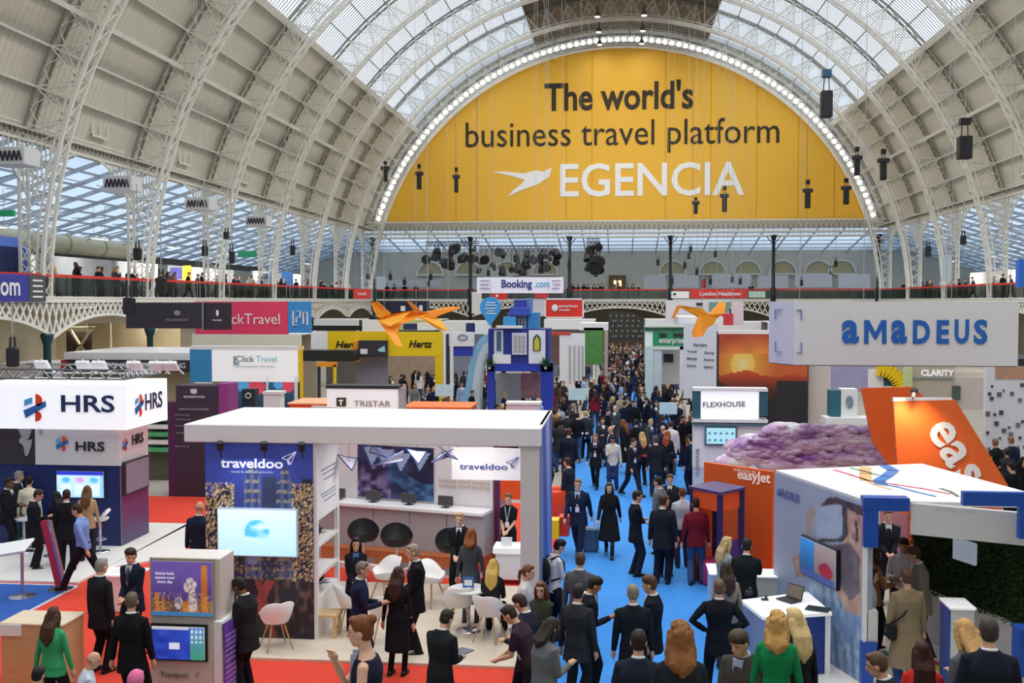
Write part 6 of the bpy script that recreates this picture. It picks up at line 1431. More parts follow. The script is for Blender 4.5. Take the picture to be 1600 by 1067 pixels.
gbox('violet poster on the left gallery white wall',266,418,283,436,74,.1,mat('#5a58a0',.5),'gallery_poster','poster'); gbox('yellow poster on the left gallery white wall',286,415,298,440,73,.1,YEL,'gallery_poster','poster')
gbox('bright blue booth block on the left gallery, fifth bay',440,424,456,446,84,.3,mat('#3a86cc',.5)); gbox('dark blue booth block on the left gallery, fourth bay',407,426,424,446,80,.3,mat('#2f7ac4',.5))
# discs on the balustrade (orange lifebuoy-like roundels)
q=MB(); q.tube([(0,.32*math.cos(a_),.32*math.sin(a_)) for a_ in np.linspace(0,6.28,17)[:-1]],.11,6,closed=True); me_r=q.mesh('ring',mat('#d9682c',.5,noise=.1),True)
for i,y in enumerate((53.5,58.6,63.9,71,76,82,88)): t=thing('orange_ring','orange ring hung inside the left gallery rail, %s from the near end'%['first','second','third','fourth','fifth','sixth','seventh'][i],'ring','orange rings along the left gallery rail',(-26.2,y,GZ+.55)); inst(me_r,'ring',t)
# heaters and duct in the left gallery
t=thing('air_duct','long pale round air duct under the left gallery roof','duct'); q=MB(); q.tube([(-36,y,9.6) for y in np.linspace(30,76,12)],.62,16); q.build('duct',mat('#d8cfae',.5,noise=.03),t,True)
q=MB()
for y in np.linspace(32,75,10): q.tube([(-36,y-.1,9.6),(-36,y+.1,9.6)],.67,16)
q.build('duct_bands',mat('#b8ac88',.5),t,True)
sidebox('dark steel beam line above the left gallery wall',-1,38,20,110,9.0,9.5,mat('#4a443c',.6,noise=.2,scale=1),'roof_beam','beam',.6,'beam')
for i,(x,y_,Y) in enumerate([(12,243,42),(183,286,50),(308,318,60),(400,345,70)]):
    t=thing('heater_unit','white box heater with dark zigzag grille under the left lean-to roof, %s from the left'%['first','second','third','fourth'][i],'heater','gallery heater units'); p=at(x,y_,Y); q=MB(); q.bevbox((p.x-.75,Y,p.z-.38),(p.x+.75,Y+1.2,p.z+.38),.04); q.build('casing',mat('#cfd2d6',.5),t); q=MB(); q.bar((p.x-.5,Y+.6,p.z+.36),(p.x-.5,Y+.6,12.6),.03); q.bar((p.x+.5,Y+.6,p.z+.36),(p.x+.5,Y+.6,12.6),.03); q.build('hanger_rods',GRY,t)
    q=MB()
    for k in range(6): q.bar((p.x-.6+k*.2,Y-.03,p.z-.2),(p.x-.5+k*.2,Y-.03,p.z+.2),.06); q.bar((p.x-.5+k*.2,Y-.03,p.z+.2),(p.x-.4+k*.2,Y-.03,p.z-.2),.06)
    q.build('grille',DK,t)
t=gbox('green exit sign hanging in the left gallery at the photo edge',-10,328,20,338,44,.2,mat('#1f8a5c',.5,emit=.2),'exit_sign','sign'); gbox('green exit sign hanging far along the left gallery',372,392,400,402,72,.2,mat('#2a8a68',.5,emit=.2),'exit_sign','sign')
# far gallery: white panels, doorway
for i,(x0,y0,x1,y1,c) in enumerate([(588,432,603,452,'#f2f2f4'),(1006,430,1040,452,'#d4d6dc'),(1053,430,1092,450,'#dadce0'),(1112,428,1174,450,'#dadae0'),(1184,430,1232,450,'#dcdbe0'),(1242,428,1300,449,'#dddce2'),(1310,428,1360,450,'#e0e0e4'),(604,436,690,448,'#c8cacc'),(760,420,800,450,'#cccccc')]):
    gbox('pale partition panel on the far gallery, %s from the left'%['second','fifth','sixth','seventh','eighth','ninth','tenth','third','fourth'][i],x0,y0,x1,y1,119,.1,mat(c,.5,noise=.02),'partition','partition')
t=gbox('brown timber doorway with lit interior on the far gallery above the aisle',951,430,978,452,121.6,.2,mat('#6b5a3c',.6,noise=.2,scale=2),'doorway','doorway'); pbox(959,438,963,448,121.5,.05,'lit_opening',mat('#ffe9b8',.5,emit=1.5),t); pbox(966,438,971,448,121.5,.05,'lit_opening',mat('#ffd9a0',.5,emit=1.2),t)
gbox('small red booth sign on the far gallery',1096,436,1103,450,118,.1,mat('#c8303a',.5),'partition','partition')
# right gallery doors and blue block
gbox('blue booth end at the right photo edge on the gallery',1592,405,1640,448,44,.4,mat('#2f6fd0',.5)); t=gbox('arched pale blue window panel on the right gallery wall',1472,398,1487,440,62,.1,mat('#c3d2dc',.4),'arched_window','window')
# beige wood wall and stairs under left gallery
for i,(x0,x1) in enumerate([(88,135),(136,172),(176,232),(240,282)]):
    t=thing('timber_wall_panel','beige timber wall panel under the left gallery, %s from the left'%['first','second','third','fourth'][i],'wall panel','beige timber panels under the left gallery'); pbox(x0,505,x1,560,66+i*3,.2,'panel',mat('#c3b390',.6,noise=.08,scale=1.5),t)
t=thing('stair_balustrade','cream crossed stair frame under the left gallery behind the teal column','stairs'); q=MB(); Y=60
for A_,B_ in (((105,508),(140,562)),((145,510),(112,562)),((92,512),(150,512))): a=at(*A_,Y);b=at(*B_,Y); q.bar(a,b,.22,.1)
q.build('cross_frame',mat('#cfc29c',.5),t); pbox(104,518,142,560,Y+.3,.1,'dark_opening',mat('#3a2a26',.6),t)
# light boxes of many generic far stands, so the floor is filled
r_=random.Random(21)
def far_stand(label,px0,px1,ytop,Y,col,d=3,head=None,hc='#ffffff'):
    st=stand('exhibition_stand',label); a=at(px0,ytop,Y); b=at(px1,ytop,Y); q=MB(); q.box((a.x,Y+d,0),(b.x,Y+d+.15,a.z)); q.build('rear_wall',mat(col,.5,noise=.1,scale=1),st); q=MB(); q.box((a.x,Y,a.z-.7),(b.x,Y+.15,a.z)); q.build('fascia',mat(hc,.5,noise=.02),st)
    for x in (a.x,b.x-.15): q=MB(); q.box((x,Y,0),(x+.15,Y+.15,a.z-.7)); q.build('post',mat(hc,.5,noise=.02),st)
    q=MB(); q.box((a.x,Y,a.z),(b.x,Y+d,a.z+.06)); q.build('roof',W,st); return st
for (x0,x1,yt,Y,c,hc,l) in [(490,560,500,70,'#6a6660','#dfe0e4','far white stand behind the Hertz stand, left part'),(600,690,500,74,'#8a8f80','#c9d08c','far stand with lime header behind the origami bird'),(690,760,503,72,'#9ba3b8','#eeeeee','far white stand behind the pale blue arch'),(850,930,500,80,'#8c8a90','#f0f0f0','far white stand behind the red hanging sign'),(1008,1080,500,76,'#a0a8a4','#f4f4f4','far white stand behind the green portal'),(1080,1200,504,70,'#8d8580','#eee9ec','far white stand behind the sunset wall'),(300,470,523,58,'#a59a84','#e9e5d8','far cream stand behind the ClickTravel fascia'),(0,95,570,46,'#b98a80','#efe8e4','far white stand behind the HRS lamps at the left edge'),(1200,1300,504,66,'#7f7a80','#e6e6ea','far white stand behind the hanging white box, left'),(1590,1640,565,40,'#b09a90','#eeeeee','far white stand at the right photo edge')]:
    far_stand(l,x0,x1,yt,Y,c,3,None,hc)
t=thing('stair_block','black dotted arch panel under the far gallery at the end of the aisle','panel'); Y=106
P_=[(951,532),(951,486),(965,486),(985,488),(1000,495),(1013,505),(1018,512),(1018,532)]; ppoly(P_[::-1],Y,.2,'arch_panel',mat('#3a3833',.6),t)
k=0
for x in range(955,1012,8):
    for y_ in (490,498,506,515,523):
        if y_>487+max(0,(x-985))*.75: jx=(x*7+y_*13)%5-2; jy=(x*3+y_*11)%4-1; pbox(x+jx,y_+jy,x+jx+2.2,y_+jy+2.2,Y-.25,.05,'white_dot',GRY,t)
# ---------------- furniture
def shell_chair(label,p,rz,shell='#f2f2f4',wood='#c79a68',grp='white shell chairs of the traveldoo stand'):
    t=thing('shell_chair',label,'chair',grp,p,rz); key=('chair',shell,wood)
    if key not in VOX:
        vs=[];fs=[]; n=20
        prof=[(.0,.44),(.12,.435),(.19,.45),(.235,.49),(.26,.55)]
        rings=[]
        for k,(r,z) in enumerate(prof):
            for j in range(n):
                a=2*math.pi*j/n; back=max(0,-math.sin(a)); side=abs(math.cos(a)); zz=z
                if k==4: zz=z+.27*back**.7+.08*side
                if k==3: zz=z+.10*back+.03*side
                vs.append((r*1.08*math.cos(a)*(1 if k<4 else 1.04),r*math.sin(a)*(1. if math.sin(a)<0 else .96)-(.05 if k==4 and back>.3 else 0),zz))
        for k in range(4):
            for j in range(n): l=(j+1)%n; fs.append((k*n+j,k*n+l,(k+1)*n+l,(k+1)*n+j))
        m=MB(); m.add(vs,fs); me=m.mesh('seat_shell',mat(shell,.4,noise=0),True)
        o=bpy.data.objects.new('tmp',me); COL.objects.link(o); s_=o.modifiers.new('s','SOLIDIFY'); s_.thickness=.018; nm=bpy.data.meshes.new_from_object(o.evaluated_get(bpy.context.evaluated_depsgraph_get())); bpy.data.objects.remove(o); nm.name='seat_shell'
        nm.polygons.foreach_set('use_smooth',[True]*len(nm.polygons))
        L=MB(); L.tube([(.10,.10,.44),(.22,.22,0)],[.016,.010],8); VOX[key]=(nm,L.mesh('leg',mat(wood,.5,noise=.1),True))
    nm,lg=VOX[key]; inst(nm,'seat_shell',t)
    for k in range(4): inst(lg,'leg',t,rot=(0,0,k*math.pi/2))
    return t
for (x,y_,r,l) in ((432,1012,.6,'white shell chair standing alone before the city-night wall'),(548,985,-1.2,'white shell chair beside the wooden stool under the navy-suited man'),(603,938,2.4,'white shell chair between the navy suit and the grey-haired man'),(674,945,-2.2,'white shell chair right of the grey-haired man in black'),(718,985,.2,'white shell chair at the left of the round table'),(765,1000,-.3,'white shell chair in front of the blonde seated woman'),(600,1000,.4,'pinkish lit white shell chair behind the auburn woman')):
    p=fl(x,y_,0.05); shell_chair(l,(p.x,p.y,.05),r)
def round_table(label,p,h,r,top='#eef0f2'):
    t=thing('round_table',label,'table',None,p); m=MB(); m.lathe([(r-.01,0),(r,.01),(r,.03),(r-.01,.035)],24); o=m.build('table_top',mat(top,.35,noise=0),t); o.location=(0,0,h-.035); m=MB(); m.tube([(0,0,.02),(0,0,h-.03)],.035,12); m.build('pedestal',CHR,t,True); m=MB(); m.lathe([(r*.62,0),(r*.62,.012),(.05,.03)],20); m.build('base_plate',CHR,t,True); return t
p=fl(732,985,.05); round_table('round white table with chrome pedestal and blue folder, among white shell chairs',(p.x,p.y,.05),.76,.36)
t=thing('folder','blue printed folder standing on the round white table','folder',loc=(p.x,p.y,.81)); q=MB(); q.bevbox((-.10,-.01,0),(.10,.01,.2),.004); q.build('cover',mat('#2f6fb4',.4),t); q=MB(); q.box((-.07,-.014,.05),(.07,-.01,.15)); q.build('print',W,t)
for (x,y_,l) in ((620,870,'black bucket lounge chair before the grey counter'),(706,880,'black bucket chair left of the man in the dark suit'),(568,862,'black bucket chair behind the seated woman, left end of the counter')):
    p=fl(x,y_+14,.42); t=thing('lounge_chair',l,'chair','black lounge chairs at the counter',p); t.rotation_euler=(0,0,.3); q=MB(); n=20; vs=[];fs=[]
    for k,(r,z) in enumerate(((.05,.42),(.24,.44),(.31,.52),(.34,.62))):
        for j in range(n): a=2*math.pi*j/n; vs.append((r*math.cos(a),r*math.sin(a),z+(.22*max(0,math.sin(a)) if k==3 else 0)))
    for k in range(3):
        for j in range(n): l_=(j+1)%n; fs.append((k*n+j,k*n+l_,(k+1)*n+l_,(k+1)*n+j))
    q.add(vs,fs); q.lathe([(.24,.44),(.27,.50),(.05,.52)],20); q.build('seat_shell',mat('#1d1f24',.5,noise=0),t,True); q=MB(); q.tube([(0,0,.02),(0,0,.43)],.03,10); q.build('pedestal',CHR,t); q=MB(); q.lathe([(.26,0),(.26,.015),(.04,.03)],18); q.build('base_plate',CHR,t)
t=thing('wooden_stool','pale wooden block stool by the white side wall','stool',loc=fl(513,992,.05)); q=MB(); q.bevbox((-.2,-.2,.36),(.2,.2,.42),.01); q.build('seat',mat('#dcc090',.5,noise=.1),t)
for sx in (-1,1):
    for sy in (-1,1): q=MB(); q.bar((sx*.16,sy*.16,0),(sx*.16,sy*.16,.36),.06); q.build('leg',mat('#d2b482',.5,noise=.1),t)
def bar_stool(label,p,rz,seat='#f1f1f3',post='#c9ccd2'):
    t=thing('bar_stool',label,'stool',None,p,rz); q=MB(); q.lathe([(.04,.72),(.16,.74),(.2,.78),(.21,.80)],18); 
    q.tube([(-.2,-.02,.82),(-.17,-.14,.92),(0,-.2,.97),(.17,-.14,.92),(.2,-.02,.82)],[.02,.035,.045,.035,.02],8); q.build('seat',mat(seat,.4,noise=0),t,True); q=MB(); q.tube([(0,0,.02),(0,0,.74)],.03,10); q.build('post',mat(post,.3,noise=0),t,True); q=MB(); q.lathe([(.22,0),(.22,.012),(.04,.035)],20); q.build('base_plate',CHR,t,True)
    q=MB(); q.tube([(.14*math.cos(a_),.14*math.sin(a_),.3) for a_ in np.linspace(0,6.28,15)[:-1]],.012,6,closed=True); q.bar((0,0,.3),(.14,0,.3),.02); q.build('foot_ring',CHR,t,True); return t
for x,y_,l in ((157,862,'white bucket bar stool before the navy HRS wall'),(38,862,'white bar stool among the dark suits at the HRS floor'),(84,868,'white bar stool behind the leaning striped post')): p=fl(x,y_,.05); bar_stool(l,(p.x,p.y,.05),2)
t=thing('sign_stand','tilted white top display stand on the royal blue carpet','stand',loc=fl(31,935)); q=MB(); q.bevbox((-.45,-.02,1.0),(.5,.45,1.05),.01); o=q.build('tilted_top',W,t); o.rotation_euler=(.35,-.18,0); q=MB(); q.tube([(0,0.1,.02),(0,.1,1.05)],.03,10); q.build('post',CHR,t); q=MB(); q.lathe([(.26,0),(.26,.02),(.05,.05)],18); o=q.build('base_plate',CHR,t); o.location=(0,.1,0)
p0=fl(95,921); t=thing('leaning_post','leaning crimson and grey striped post on a round base, blue carpet corner','post',loc=p0); q=MB(); q.bar((0,0,.02),(-.32,0,1.42),.16,.08,caps=True); q.build('crimson_side',mat('#b8304a',.5,noise=.2,scale=9),t); q=MB(); q.bar((.1,0,.02),(-.22,.0,1.42),.05,.09,caps=True); q.build('grey_side',CHR,t); q=MB(); q.lathe([(.24,0),(.24,.02),(.05,.04)],18); q.build('base_plate',CHR,t)
p=fl(193,952); t=thing('meeting_table','white draped table with papers between the seated and the standing men','table',loc=p); q=MB(); q.bevbox((-.4,-.3,.70),(.4,.3,.74),.01); q.build('table_top',LW,t); q=MB(); q.bevbox((-.3,-.22,0),(.3,.22,.70),.02); q.build('base',W,t)
t=thing('papers','pile of printed papers on the white draped table','papers',loc=(p.x,p.y,.742)); 
for k in range(4): q=MB(); q.box((-.1,-.14,0),(.1,.14,.004)); o=q.build('sheet',mat('#eceef0',.6,noise=.05,scale=20),t); o.location=(-.15+.1*k,.02*k,.004*k); o.rotation_euler=(0,0,.3*k)
t=thing('reception_counter','light oak reception counter with white top panel, lower left','counter'); a=at(22,1012,15.35); a.y=15.55; q=MB(); q.bevbox((a.x,a.y-.55,0),(a.x+.98,a.y+.1,.98),.01); q.build('oak_body',mat('#c8a377',.5,noise=.12,scale=4,stretch=(1,1,6)),t); q=MB(); q.bevbox((a.x-.01,a.y-.57,.82),(a.x+.34,a.y-.54,1.0),.005); q.build('white_panel',W,t); q=MB(); q.bevbox((a.x-.02,a.y-.56,.98),(a.x+1.0,a.y+.12,1.02),.01); q.build('top',mat('#dccbb2',.5),t)
t=thing('suitcase','slate blue wheeled suitcase beside the navy-suited man on the blue aisle','suitcase',loc=fl(923,862)); q=MB(); q.bevbox((-.19,-.12,.05),(.19,.12,.58),.04); q.build('case',mat('#51708c',.4,noise=0),t); 
for k in (-.12,0,.12): q=MB(); q.box((k-.01,-.127,.1),(k+.01,-.12,.54)); q.build('ridge',mat('#3f5a74',.4),t)
q=MB(); q.tube([(-.08,.1,.56),(-.08,.1,.95),(.08,.1,.95),(.08,.1,.56)],.01,6); q.build('handle',CHR,t)
for sx in (-1,1): q=MB(); q.tube([(sx*.14-.01,0,.03),(sx*.14+.02,0,.03)],.03,10); q.build('wheel',DK,t)
t=thing('armchair','round glossy orange tub chair at the left edge of the aisle behind the column','chair',loc=fl(862,822)); q=MB(); q.lathe([(.30,0),(.36,.1),(.40,.45),(.44,.95),(.40,1.0),(.34,.95),(.30,.5),(.02,.48)],24); q.build('shell',mat('#e8471a',.35,noise=.02),t,True); q=MB(); q.lathe([(.30,.48),(.31,.55),(.02,.58)],20); q.build('cushion',mat('#c93a14',.6),t,True)
t=thing('display_block','yellow block stacked beside a red block behind the column','block'); pbox(860,813,873,842,23.8,.4,'yellow_block',YEL,t,.01); t=thing('display_block','red block right of the yellow block behind the column','block'); pbox(873,808,889,838,24.2,.4,'red_block',mat('#e0402c',.5),t,.01)
for i,(x,y_,c,l) in enumerate([(1018,742,'#e8402c','round red table by the right side of the aisle'),(907,700,'#e8e8ea','small white table in the left crowd by the aisle'),(1062,700,'#dfe3e8','white high table among the right crowd')]):
    p=fl(x,y_+18); round_table(l,p,1.0,.3,c)
p=fl(730,640,0); 
for (x,y_,Y,l) in ((1044,640,42,'pale screen board standing among the right crowd'),(902,618,40,'pale screen board standing among the left crowd by the aisle'),(694,612,36,'pale blue screen board by the orange roofs')):
    t=thing('screen_board',l,'screen'); pbox(x-14,y_-11,x+14,y_+7,Y,.06,'display',mat('#b3cfd6',.4,noise=.1,emit=.15),t); a=at(x,y_,Y); q=MB(); q.bar((a.x,Y+.03,0),(a.x,Y+.03,a.z-.3),.06); q.build('pole',DK,t)

def stair_z(Y): return .16*math.ceil(max(0,13.6-Y)/.5)
t=thing('broad_stair','broad grey stair descending from the viewpoint to the hall floor','stairs')
for i in range(1,17):
    q=MB(); q.box((-11.5,13.6-.5*i,0),(8.6,13.6-.5*(i-1),.16*i)) ; q.build('stair_step',mat('#7c7a76',.7,noise=.06),t)
# ================================================================ FOREGROUND PEOPLE
K='#1d1e24'; NV='#232b40'; BR='#3a2718'; DB='#1f1815'; BL='#c9a564'; GR='#8f8a84'; AU='#7a4523'
ppl=[
# px,py,h,face,pose,sex,top,topcol,legcol,hair,haircol,skin,label,opts
(14,746,1.8,-80,'talk','m','suit',K,K,'short',DB,'d','man in black suit at the far left edge by the white bar stool',{}),
(30,736,1.82,-60,'stand','m','suit','#2c2e33','#2a4448','short',GR,'l','grey-haired man in charcoal jacket and teal trousers beside the white poster board',{}),
(46,744,1.74,10,'stand','m','shirt','#e6dfc8',K,'short',DB,'l','man in cream shirt with his back turned, left of the HRS screen',{}),
(60,765,1.78,-70,'phone','m','suit','#20212a','#241d22','short',BR,'l','man in dark suit and glasses looking down, left of the dashboard screen',dict(props=[glasses])),
(88,768,1.66,60,'talk','f','knit',K,K,'long',DB,'l','dark-haired woman in black jumper facing the man with glasses at the HRS floor',{}),
(104,765,1.8,20,'stand','m','suit',K,K,'short',BR,'l','man in black suit seen from behind, in front of the dashboard screen',{}),
(136,759,1.72,15,'stand','f','knit','#b39c78','#2a2c36','long','#6a4a30','l','person with long brown hair in tan jacket, before the right end of the dashboard screen',{}),
(120,788,1.8,95,'stride','m','shirt','#7f9fdc',K,'short',BR,'l','man in light blue shirt and black trousers striding left along the red carpet',{}),
(312,784,1.82,0,'stand','m','suit',NV,NV,'bald','#9a8878','l','balding man in navy suit at the left edge of the city-night wall',{}),
(159,873,1.8,-25,'stand','m','suit','#222428',K,'short',GR,'l','grey-haired man in black suit standing with his back turned by the white draped table',{}),
(204,857,1.76,165,'clasp','m','suit','#202638',K,'thick',BR,'l','dark-haired man in navy suit looking down at papers behind the white draped table',dict(tie='#5a6a8c')),
(206,926,1.82,-5,'stand2','m','suit','#1b1c1f',K,'short','#6b5c4c','l','broad man in black suit with his back to the camera, left of the display tower',{}),
(83,949,1.68,-8,'stand2','f','knit','#3fa56c','#23272f','long','#4a2f22','l','woman with long brown hair in green patterned top standing at the oak counter',{}),
(146,1019,1.42,-60,'sit','m','shirt','#cfd6e6',K,'bald','#8f8070','l','bald man in white shirt sitting at the bottom left',{}),
(212,1048,1.35,-10,'sit','f','knit','#e8b8c8',K,'scarf','#e878a8','p','person in bright pink headscarf at the bottom edge',{}),
(60,1042,1.45,-5,'sit','m','suit',K,K,'short',DB,'l','dark-haired head of a seated person below the oak counter',{}),
(373,903,1.8,75,'tablet','m','suit','#26282c',K,'short',DB,'d','man in dark suit reading behind the purple side tower',{}),
(556,840,1.70,-165,'clasp','f','suit','#23242a',K,'long','#191413','l','dark-haired woman in black blazer with blue blouse standing at the grey counter',dict(inner='#5f86c8')),
(567,878,1.8,-75,'talk','m','suit','#232842','#232842','short','#7d7064','l','man in navy suit and grey hair bending towards the visitors, centre of the traveldoo floor',{}),
(645,851,1.84,110,'clasp','m','suit',K,K,'short','#a08f80','p','grey-haired man in black suit smiling left, among the white shell chairs',{}),
(622,886,1.7,-10,'stand','f','dress',K,'#1b1416','long','#3c231a','l','woman with long brown hair in black dress seen from behind',dict(legs='slim')),
(563,963,1.74,95,'face','f','sleeveless','#23283a','#2a2c36','bun',AU,'p','woman with auburn bun in navy sleeveless top, hand at her mouth, bottom centre left',dict(lan='#b8c4e0')),
(718,801,1.8,175,'clasp','m','suit','#1e2026',K,'short','#a98a64','p','fair-haired man in dark suit and tie before the wooden plinth',dict(tie='#15161c')),
(736,826,1.74,-5,'stand','f','dress','#4c5256','#4c5256','bob','#8a4f22','l','person with ginger bob in long grey dress facing the fair-haired man',dict(legs='slim')),
(771,874,1.5,-5,'sit','f','knit','#26262c',K,'long','#d4b25c','p','blonde woman in black jacket seated with her back turned by the round table',{}),
(794,771,1.74,170,'clasp','f','tee',K,K,'ponytail','#7a5536','l','woman in black t-shirt with white lanyard in the doorway by the white column',dict(lan='#dfe4ee')),
(826,883,1.7,-100,'stand','f','shirt','#dcd9dc','#3a3c44','ponytail','#6d4a34','p','woman with brown ponytail in white blouse in front of the white column',{}),
(698,953,1.78,-30,'tablet','m','suit','#24272a',K,'short','#2c2420','l','man in charcoal jacket holding brochures, seen from behind left of the purple shirt',dict(props=[held('paper','#2a3c50','R')])),
(796,946,1.8,75,'lean','m','tee','#3c2c38',K,'short','#3a2a24','l','man in dark plum t-shirt leaning left with a white lanyard',dict(lan='#c8ccd8')),
(813,929,1.76,60,'tablet','m','suit','#2a2c3c',K,'thick','#3a2c20','l','man in dark suit and glasses looking down, behind the plum t-shirt man',dict(props=[glasses],lan='#d0d4de')),
(845,909,1.7,170,'arms','f','knit','#42463a','#2b2e3a','long','#6a4028','p','woman with brown hair and glasses in khaki jacket facing the camera',dict(props=[glasses])),
(862,966,1.7,-50,'phone','f','coat','#6f7175','#2a2c30','bob','#2a2422','l','woman with dark bob in long grey coat carrying a red bag',dict(props=[held('bag','#d8324a','L')])),
(904,913,1.8,-20,'stand','m','suit','#33353a','#2c2e33','short','#2e2622','l','dark-haired man in charcoal suit with his back turned beside the phone holder',{}),
(874,843,1.76,-60,'phone','m','shirt','#d8dadc','#23252c','thick',DB,'l','bearded man in white shirt with black backpack straps at the column corner',dict(props=[backpack('#25272b')])),
(907,864,1.78,-10,'stand','m','suit','#55575c','#33353a','short','#4a3c30','l','man in mid grey suit seen from behind at the left edge of the aisle',{}),
(929,901,1.82,-75,'phone','m','suit','#20242f','#20242f','thick','#241c18','t','dark-haired man in navy suit and white shirt holding a phone on the blue aisle',dict(props=[held('phone','#15161a','R')])),
(989,914,1.82,5,'stand','m','suit','#1f242c',K,'short','#8c8272','l','grey-haired man in dark suit seen from behind in the middle of the blue aisle',{}),
(1015,900,1.84,80,'stand','m','suit','#1d222b','#1d222b','thick','#5c3d2a','l','tall brown-haired man in dark suit facing left on the blue aisle',{}),
(998,985,1.84,-5,'stand','m','suit','#232a3a',K,'short','#2c211c','l','dark-haired man in navy blazer, back to the camera, bottom centre of the aisle',{}),
(1062,973,1.74,5,'stand','f','suit','#24282f',K,'curly','#8a5a30','l','woman with long curly auburn hair in dark jacket, back to the camera, bottom centre',{}),
(1124,906,1.8,-5,'akimbo','m','suit','#1d2028',K,'short','#6a5442','l','man in black suit with hands on hips, seen from behind on the blue aisle',{}),
(1155,985,1.5,140,'sit','m','suit','#4c4845','#33302e','thick','#4a3a30','l','man in brown tweed jacket sitting at the lower right of the aisle',dict(inner='#b8c6dc')),
(1214,956,1.72,-8,'stand','f','knit','#1f8a52','#1c2a26','curly','#c69a58','l','woman with curly blonde hair in bright green top, back to the camera',{}),
(1241,951,1.7,25,'stand','f','knit','#26262c',K,'long','#dcc089','p','woman with long pale blonde hair in black beside the green top',{}),
(1136,839,1.7,-60,'talk','f','knit','#9aa39c','#33363c','long','#cdb37c','l','blonde woman in grey-green top at the rear white counter',{}),
(1167,842,1.82,-10,'reach','m','suit','#1c2226','#1c2226','short','#241e1c','l','man in black suit with his back turned between the two white counters',{}),
(1135,879,1.7,10,'stand','f','knit','#8f8578','#3a3834','long','#3a2a22','l','woman with long dark hair in beige cardigan behind the hands-on-hips man',{}),
(1087,778,1.8,-5,'stand2','m','knit','#7a1f2e','#3f5a80','short','#2a201c','l','man in crimson jumper and blue jeans standing at the right edge of the aisle',{}),
(1066,762,1.76,10,'stand','m','shirt','#b9c0cc','#2c3040','short','#5a4030','l','man in pale grey shirt left of the small kiosk',{}),
(1036,774,1.84,-15,'stand','m','suit','#23262c','#1e222c','short','#3a2a20','l','man in dark jacket seen from behind next to the crimson jumper',{}),
(996,767,1.82,-80,'arms','m','suit','#1f2127','#232a38','short','#2c221c','l','man in black jacket facing right in the middle of the aisle',{}),
(952,754,1.72,178,'walk','f','coat','#1d2024','#1c1f26','long','#4a3428','p','woman in black coat walking towards the camera on the blue aisle',dict(legs='slim')),
(903,748,1.82,170,'walk','m','suit','#1f2a42','#1f2a42','short','#8a6a50','p','man in navy suit and pale blue shirt pulling a suitcase on the aisle',dict(inner='#b4cdf0',lan='#e4e8f0')),
(886,715,1.8,60,'stand','m','suit','#262b38',K,'short','#3a2c24','l','man in dark suit beside the orange tub chair',{}),
(889,670,1.84,-10,'stand','m','suit','#20263a','#20263a','thick','#4a2a1a','l','man in navy suit seen from behind above the orange tub chair',{}),
(860,681,1.68,-90,'stand','f','knit',K,K,'short',DB,'l','dark-dressed visitor facing right beside the column top',{}),
(930,678,1.72,175,'walk','f','suit','#22242a','#1c1d22','long','#8a6848','p','woman in black blazer with badge walking to the camera left of the white hoodie',dict(lan='#e0e4ec')),
(957,681,1.72,172,'phone','m','knit','#dcd6cc','#2f4468','short',DB,'t','man in white hoodie and jeans looking at his phone on the aisle',{}),
(990,685,1.76,-130,'walk','m','suit','#26262e','#23283a','short','#3a2a22','l','man in dark jacket walking right of the white hoodie',dict(lan='#d8dce4')),
(1003,675,1.7,20,'stand','f','knit','#2c2e36','#26262c','long','#c9a068','l','blonde visitor behind the man in dark jacket on the aisle',{}),
(1025,681,1.82,5,'stand','m','suit','#26292c','#26304a','short','#5a4838','l','man in dark green jacket seen from behind on the right of the aisle',{}),
(1043,673,1.72,-20,'stand','f','suit','#24252c',K,'long','#9a4a28','l','woman with red hair in black at the right edge of the aisle',{}),
(1079,679,1.82,40,'stand','m','suit','#1d2434','#1d2434','short',DB,'l','man in navy suit beside the white kiosk column',{}),
(1028,745,1.8,60,'stand','m','suit','#6c7274','#3a3e44','short',DB,'l','man in mid grey suit behind the black jacket on the aisle',{}),
(1047,741,1.74,170,'stand','m','suit','#2a2a30',K,'short','#6a4a3a','l','man in dark suit facing the camera near the red table',{}),
(1041,775,1.72,190,'stand','f','knit','#383a40',K,'bob','#4a3a30','l','small dark-haired visitor looking out between the two dark jackets',{}),
(1388,796,1.84,178,'clasp','m','suit','#22242e','#1d1e24','short','#7a5c48','l','man in dark suit and open white shirt facing the camera inside the blue frame',{}),
(1412,841,1.8,170,'talk','m','shirt','#d0d2d6','#26262c','thick','#1c1614','t','bearded man in white shirt by the hedge wall',{}),
(1428,855,1.82,80,'reach','m','suit','#8c857a','#3a3834','thick','#4a3428','l','man in grey-beige blazer facing left by the hedge wall',{}),
(1368,856,1.72,-70,'talk','f','knit','#9a6f50',K,'long','#3c2018','l','woman in tan jacket with dark red hair behind the blue frame',{}),
(1362,888,1.7,-110,'stand','f','knit','#cfd4e0','#2a2a30','long','#1e1614','l','dark-haired woman in white and blue top at the blue frame post',{}),
(1416,890,1.84,10,'stand','m','coat','#8a7a60','#2f4a80','short','#5c4030','l','man in long beige coat and blue jeans with a black backpack, seen from behind',dict(props=[satchel('#222327')])),
(1370,1020,1.5,75,'sit','m','suit','#2e3036',K,'short','#5c4636','l','man in dark suit facing left at the bottom by the blue base',{}),
(1441,1003,1.6,-5,'stand','f','knit','#c8322c','#26262c','long','#35150f','l','woman with long dark red hair in red patterned top, bottom right',{}),
(1508,969,1.72,20,'phone','f','knit','#5c5e66','#3a3c44','bob','#c49a60','l','blonde woman in grey jacket with raised arm, before the hedge wall',{}),
(1545,967,1.84,-5,'stand','m','suit','#1f2430',K,'short','#3e3630','l','broad man in dark navy suit with his back to the camera, bottom right',{}),
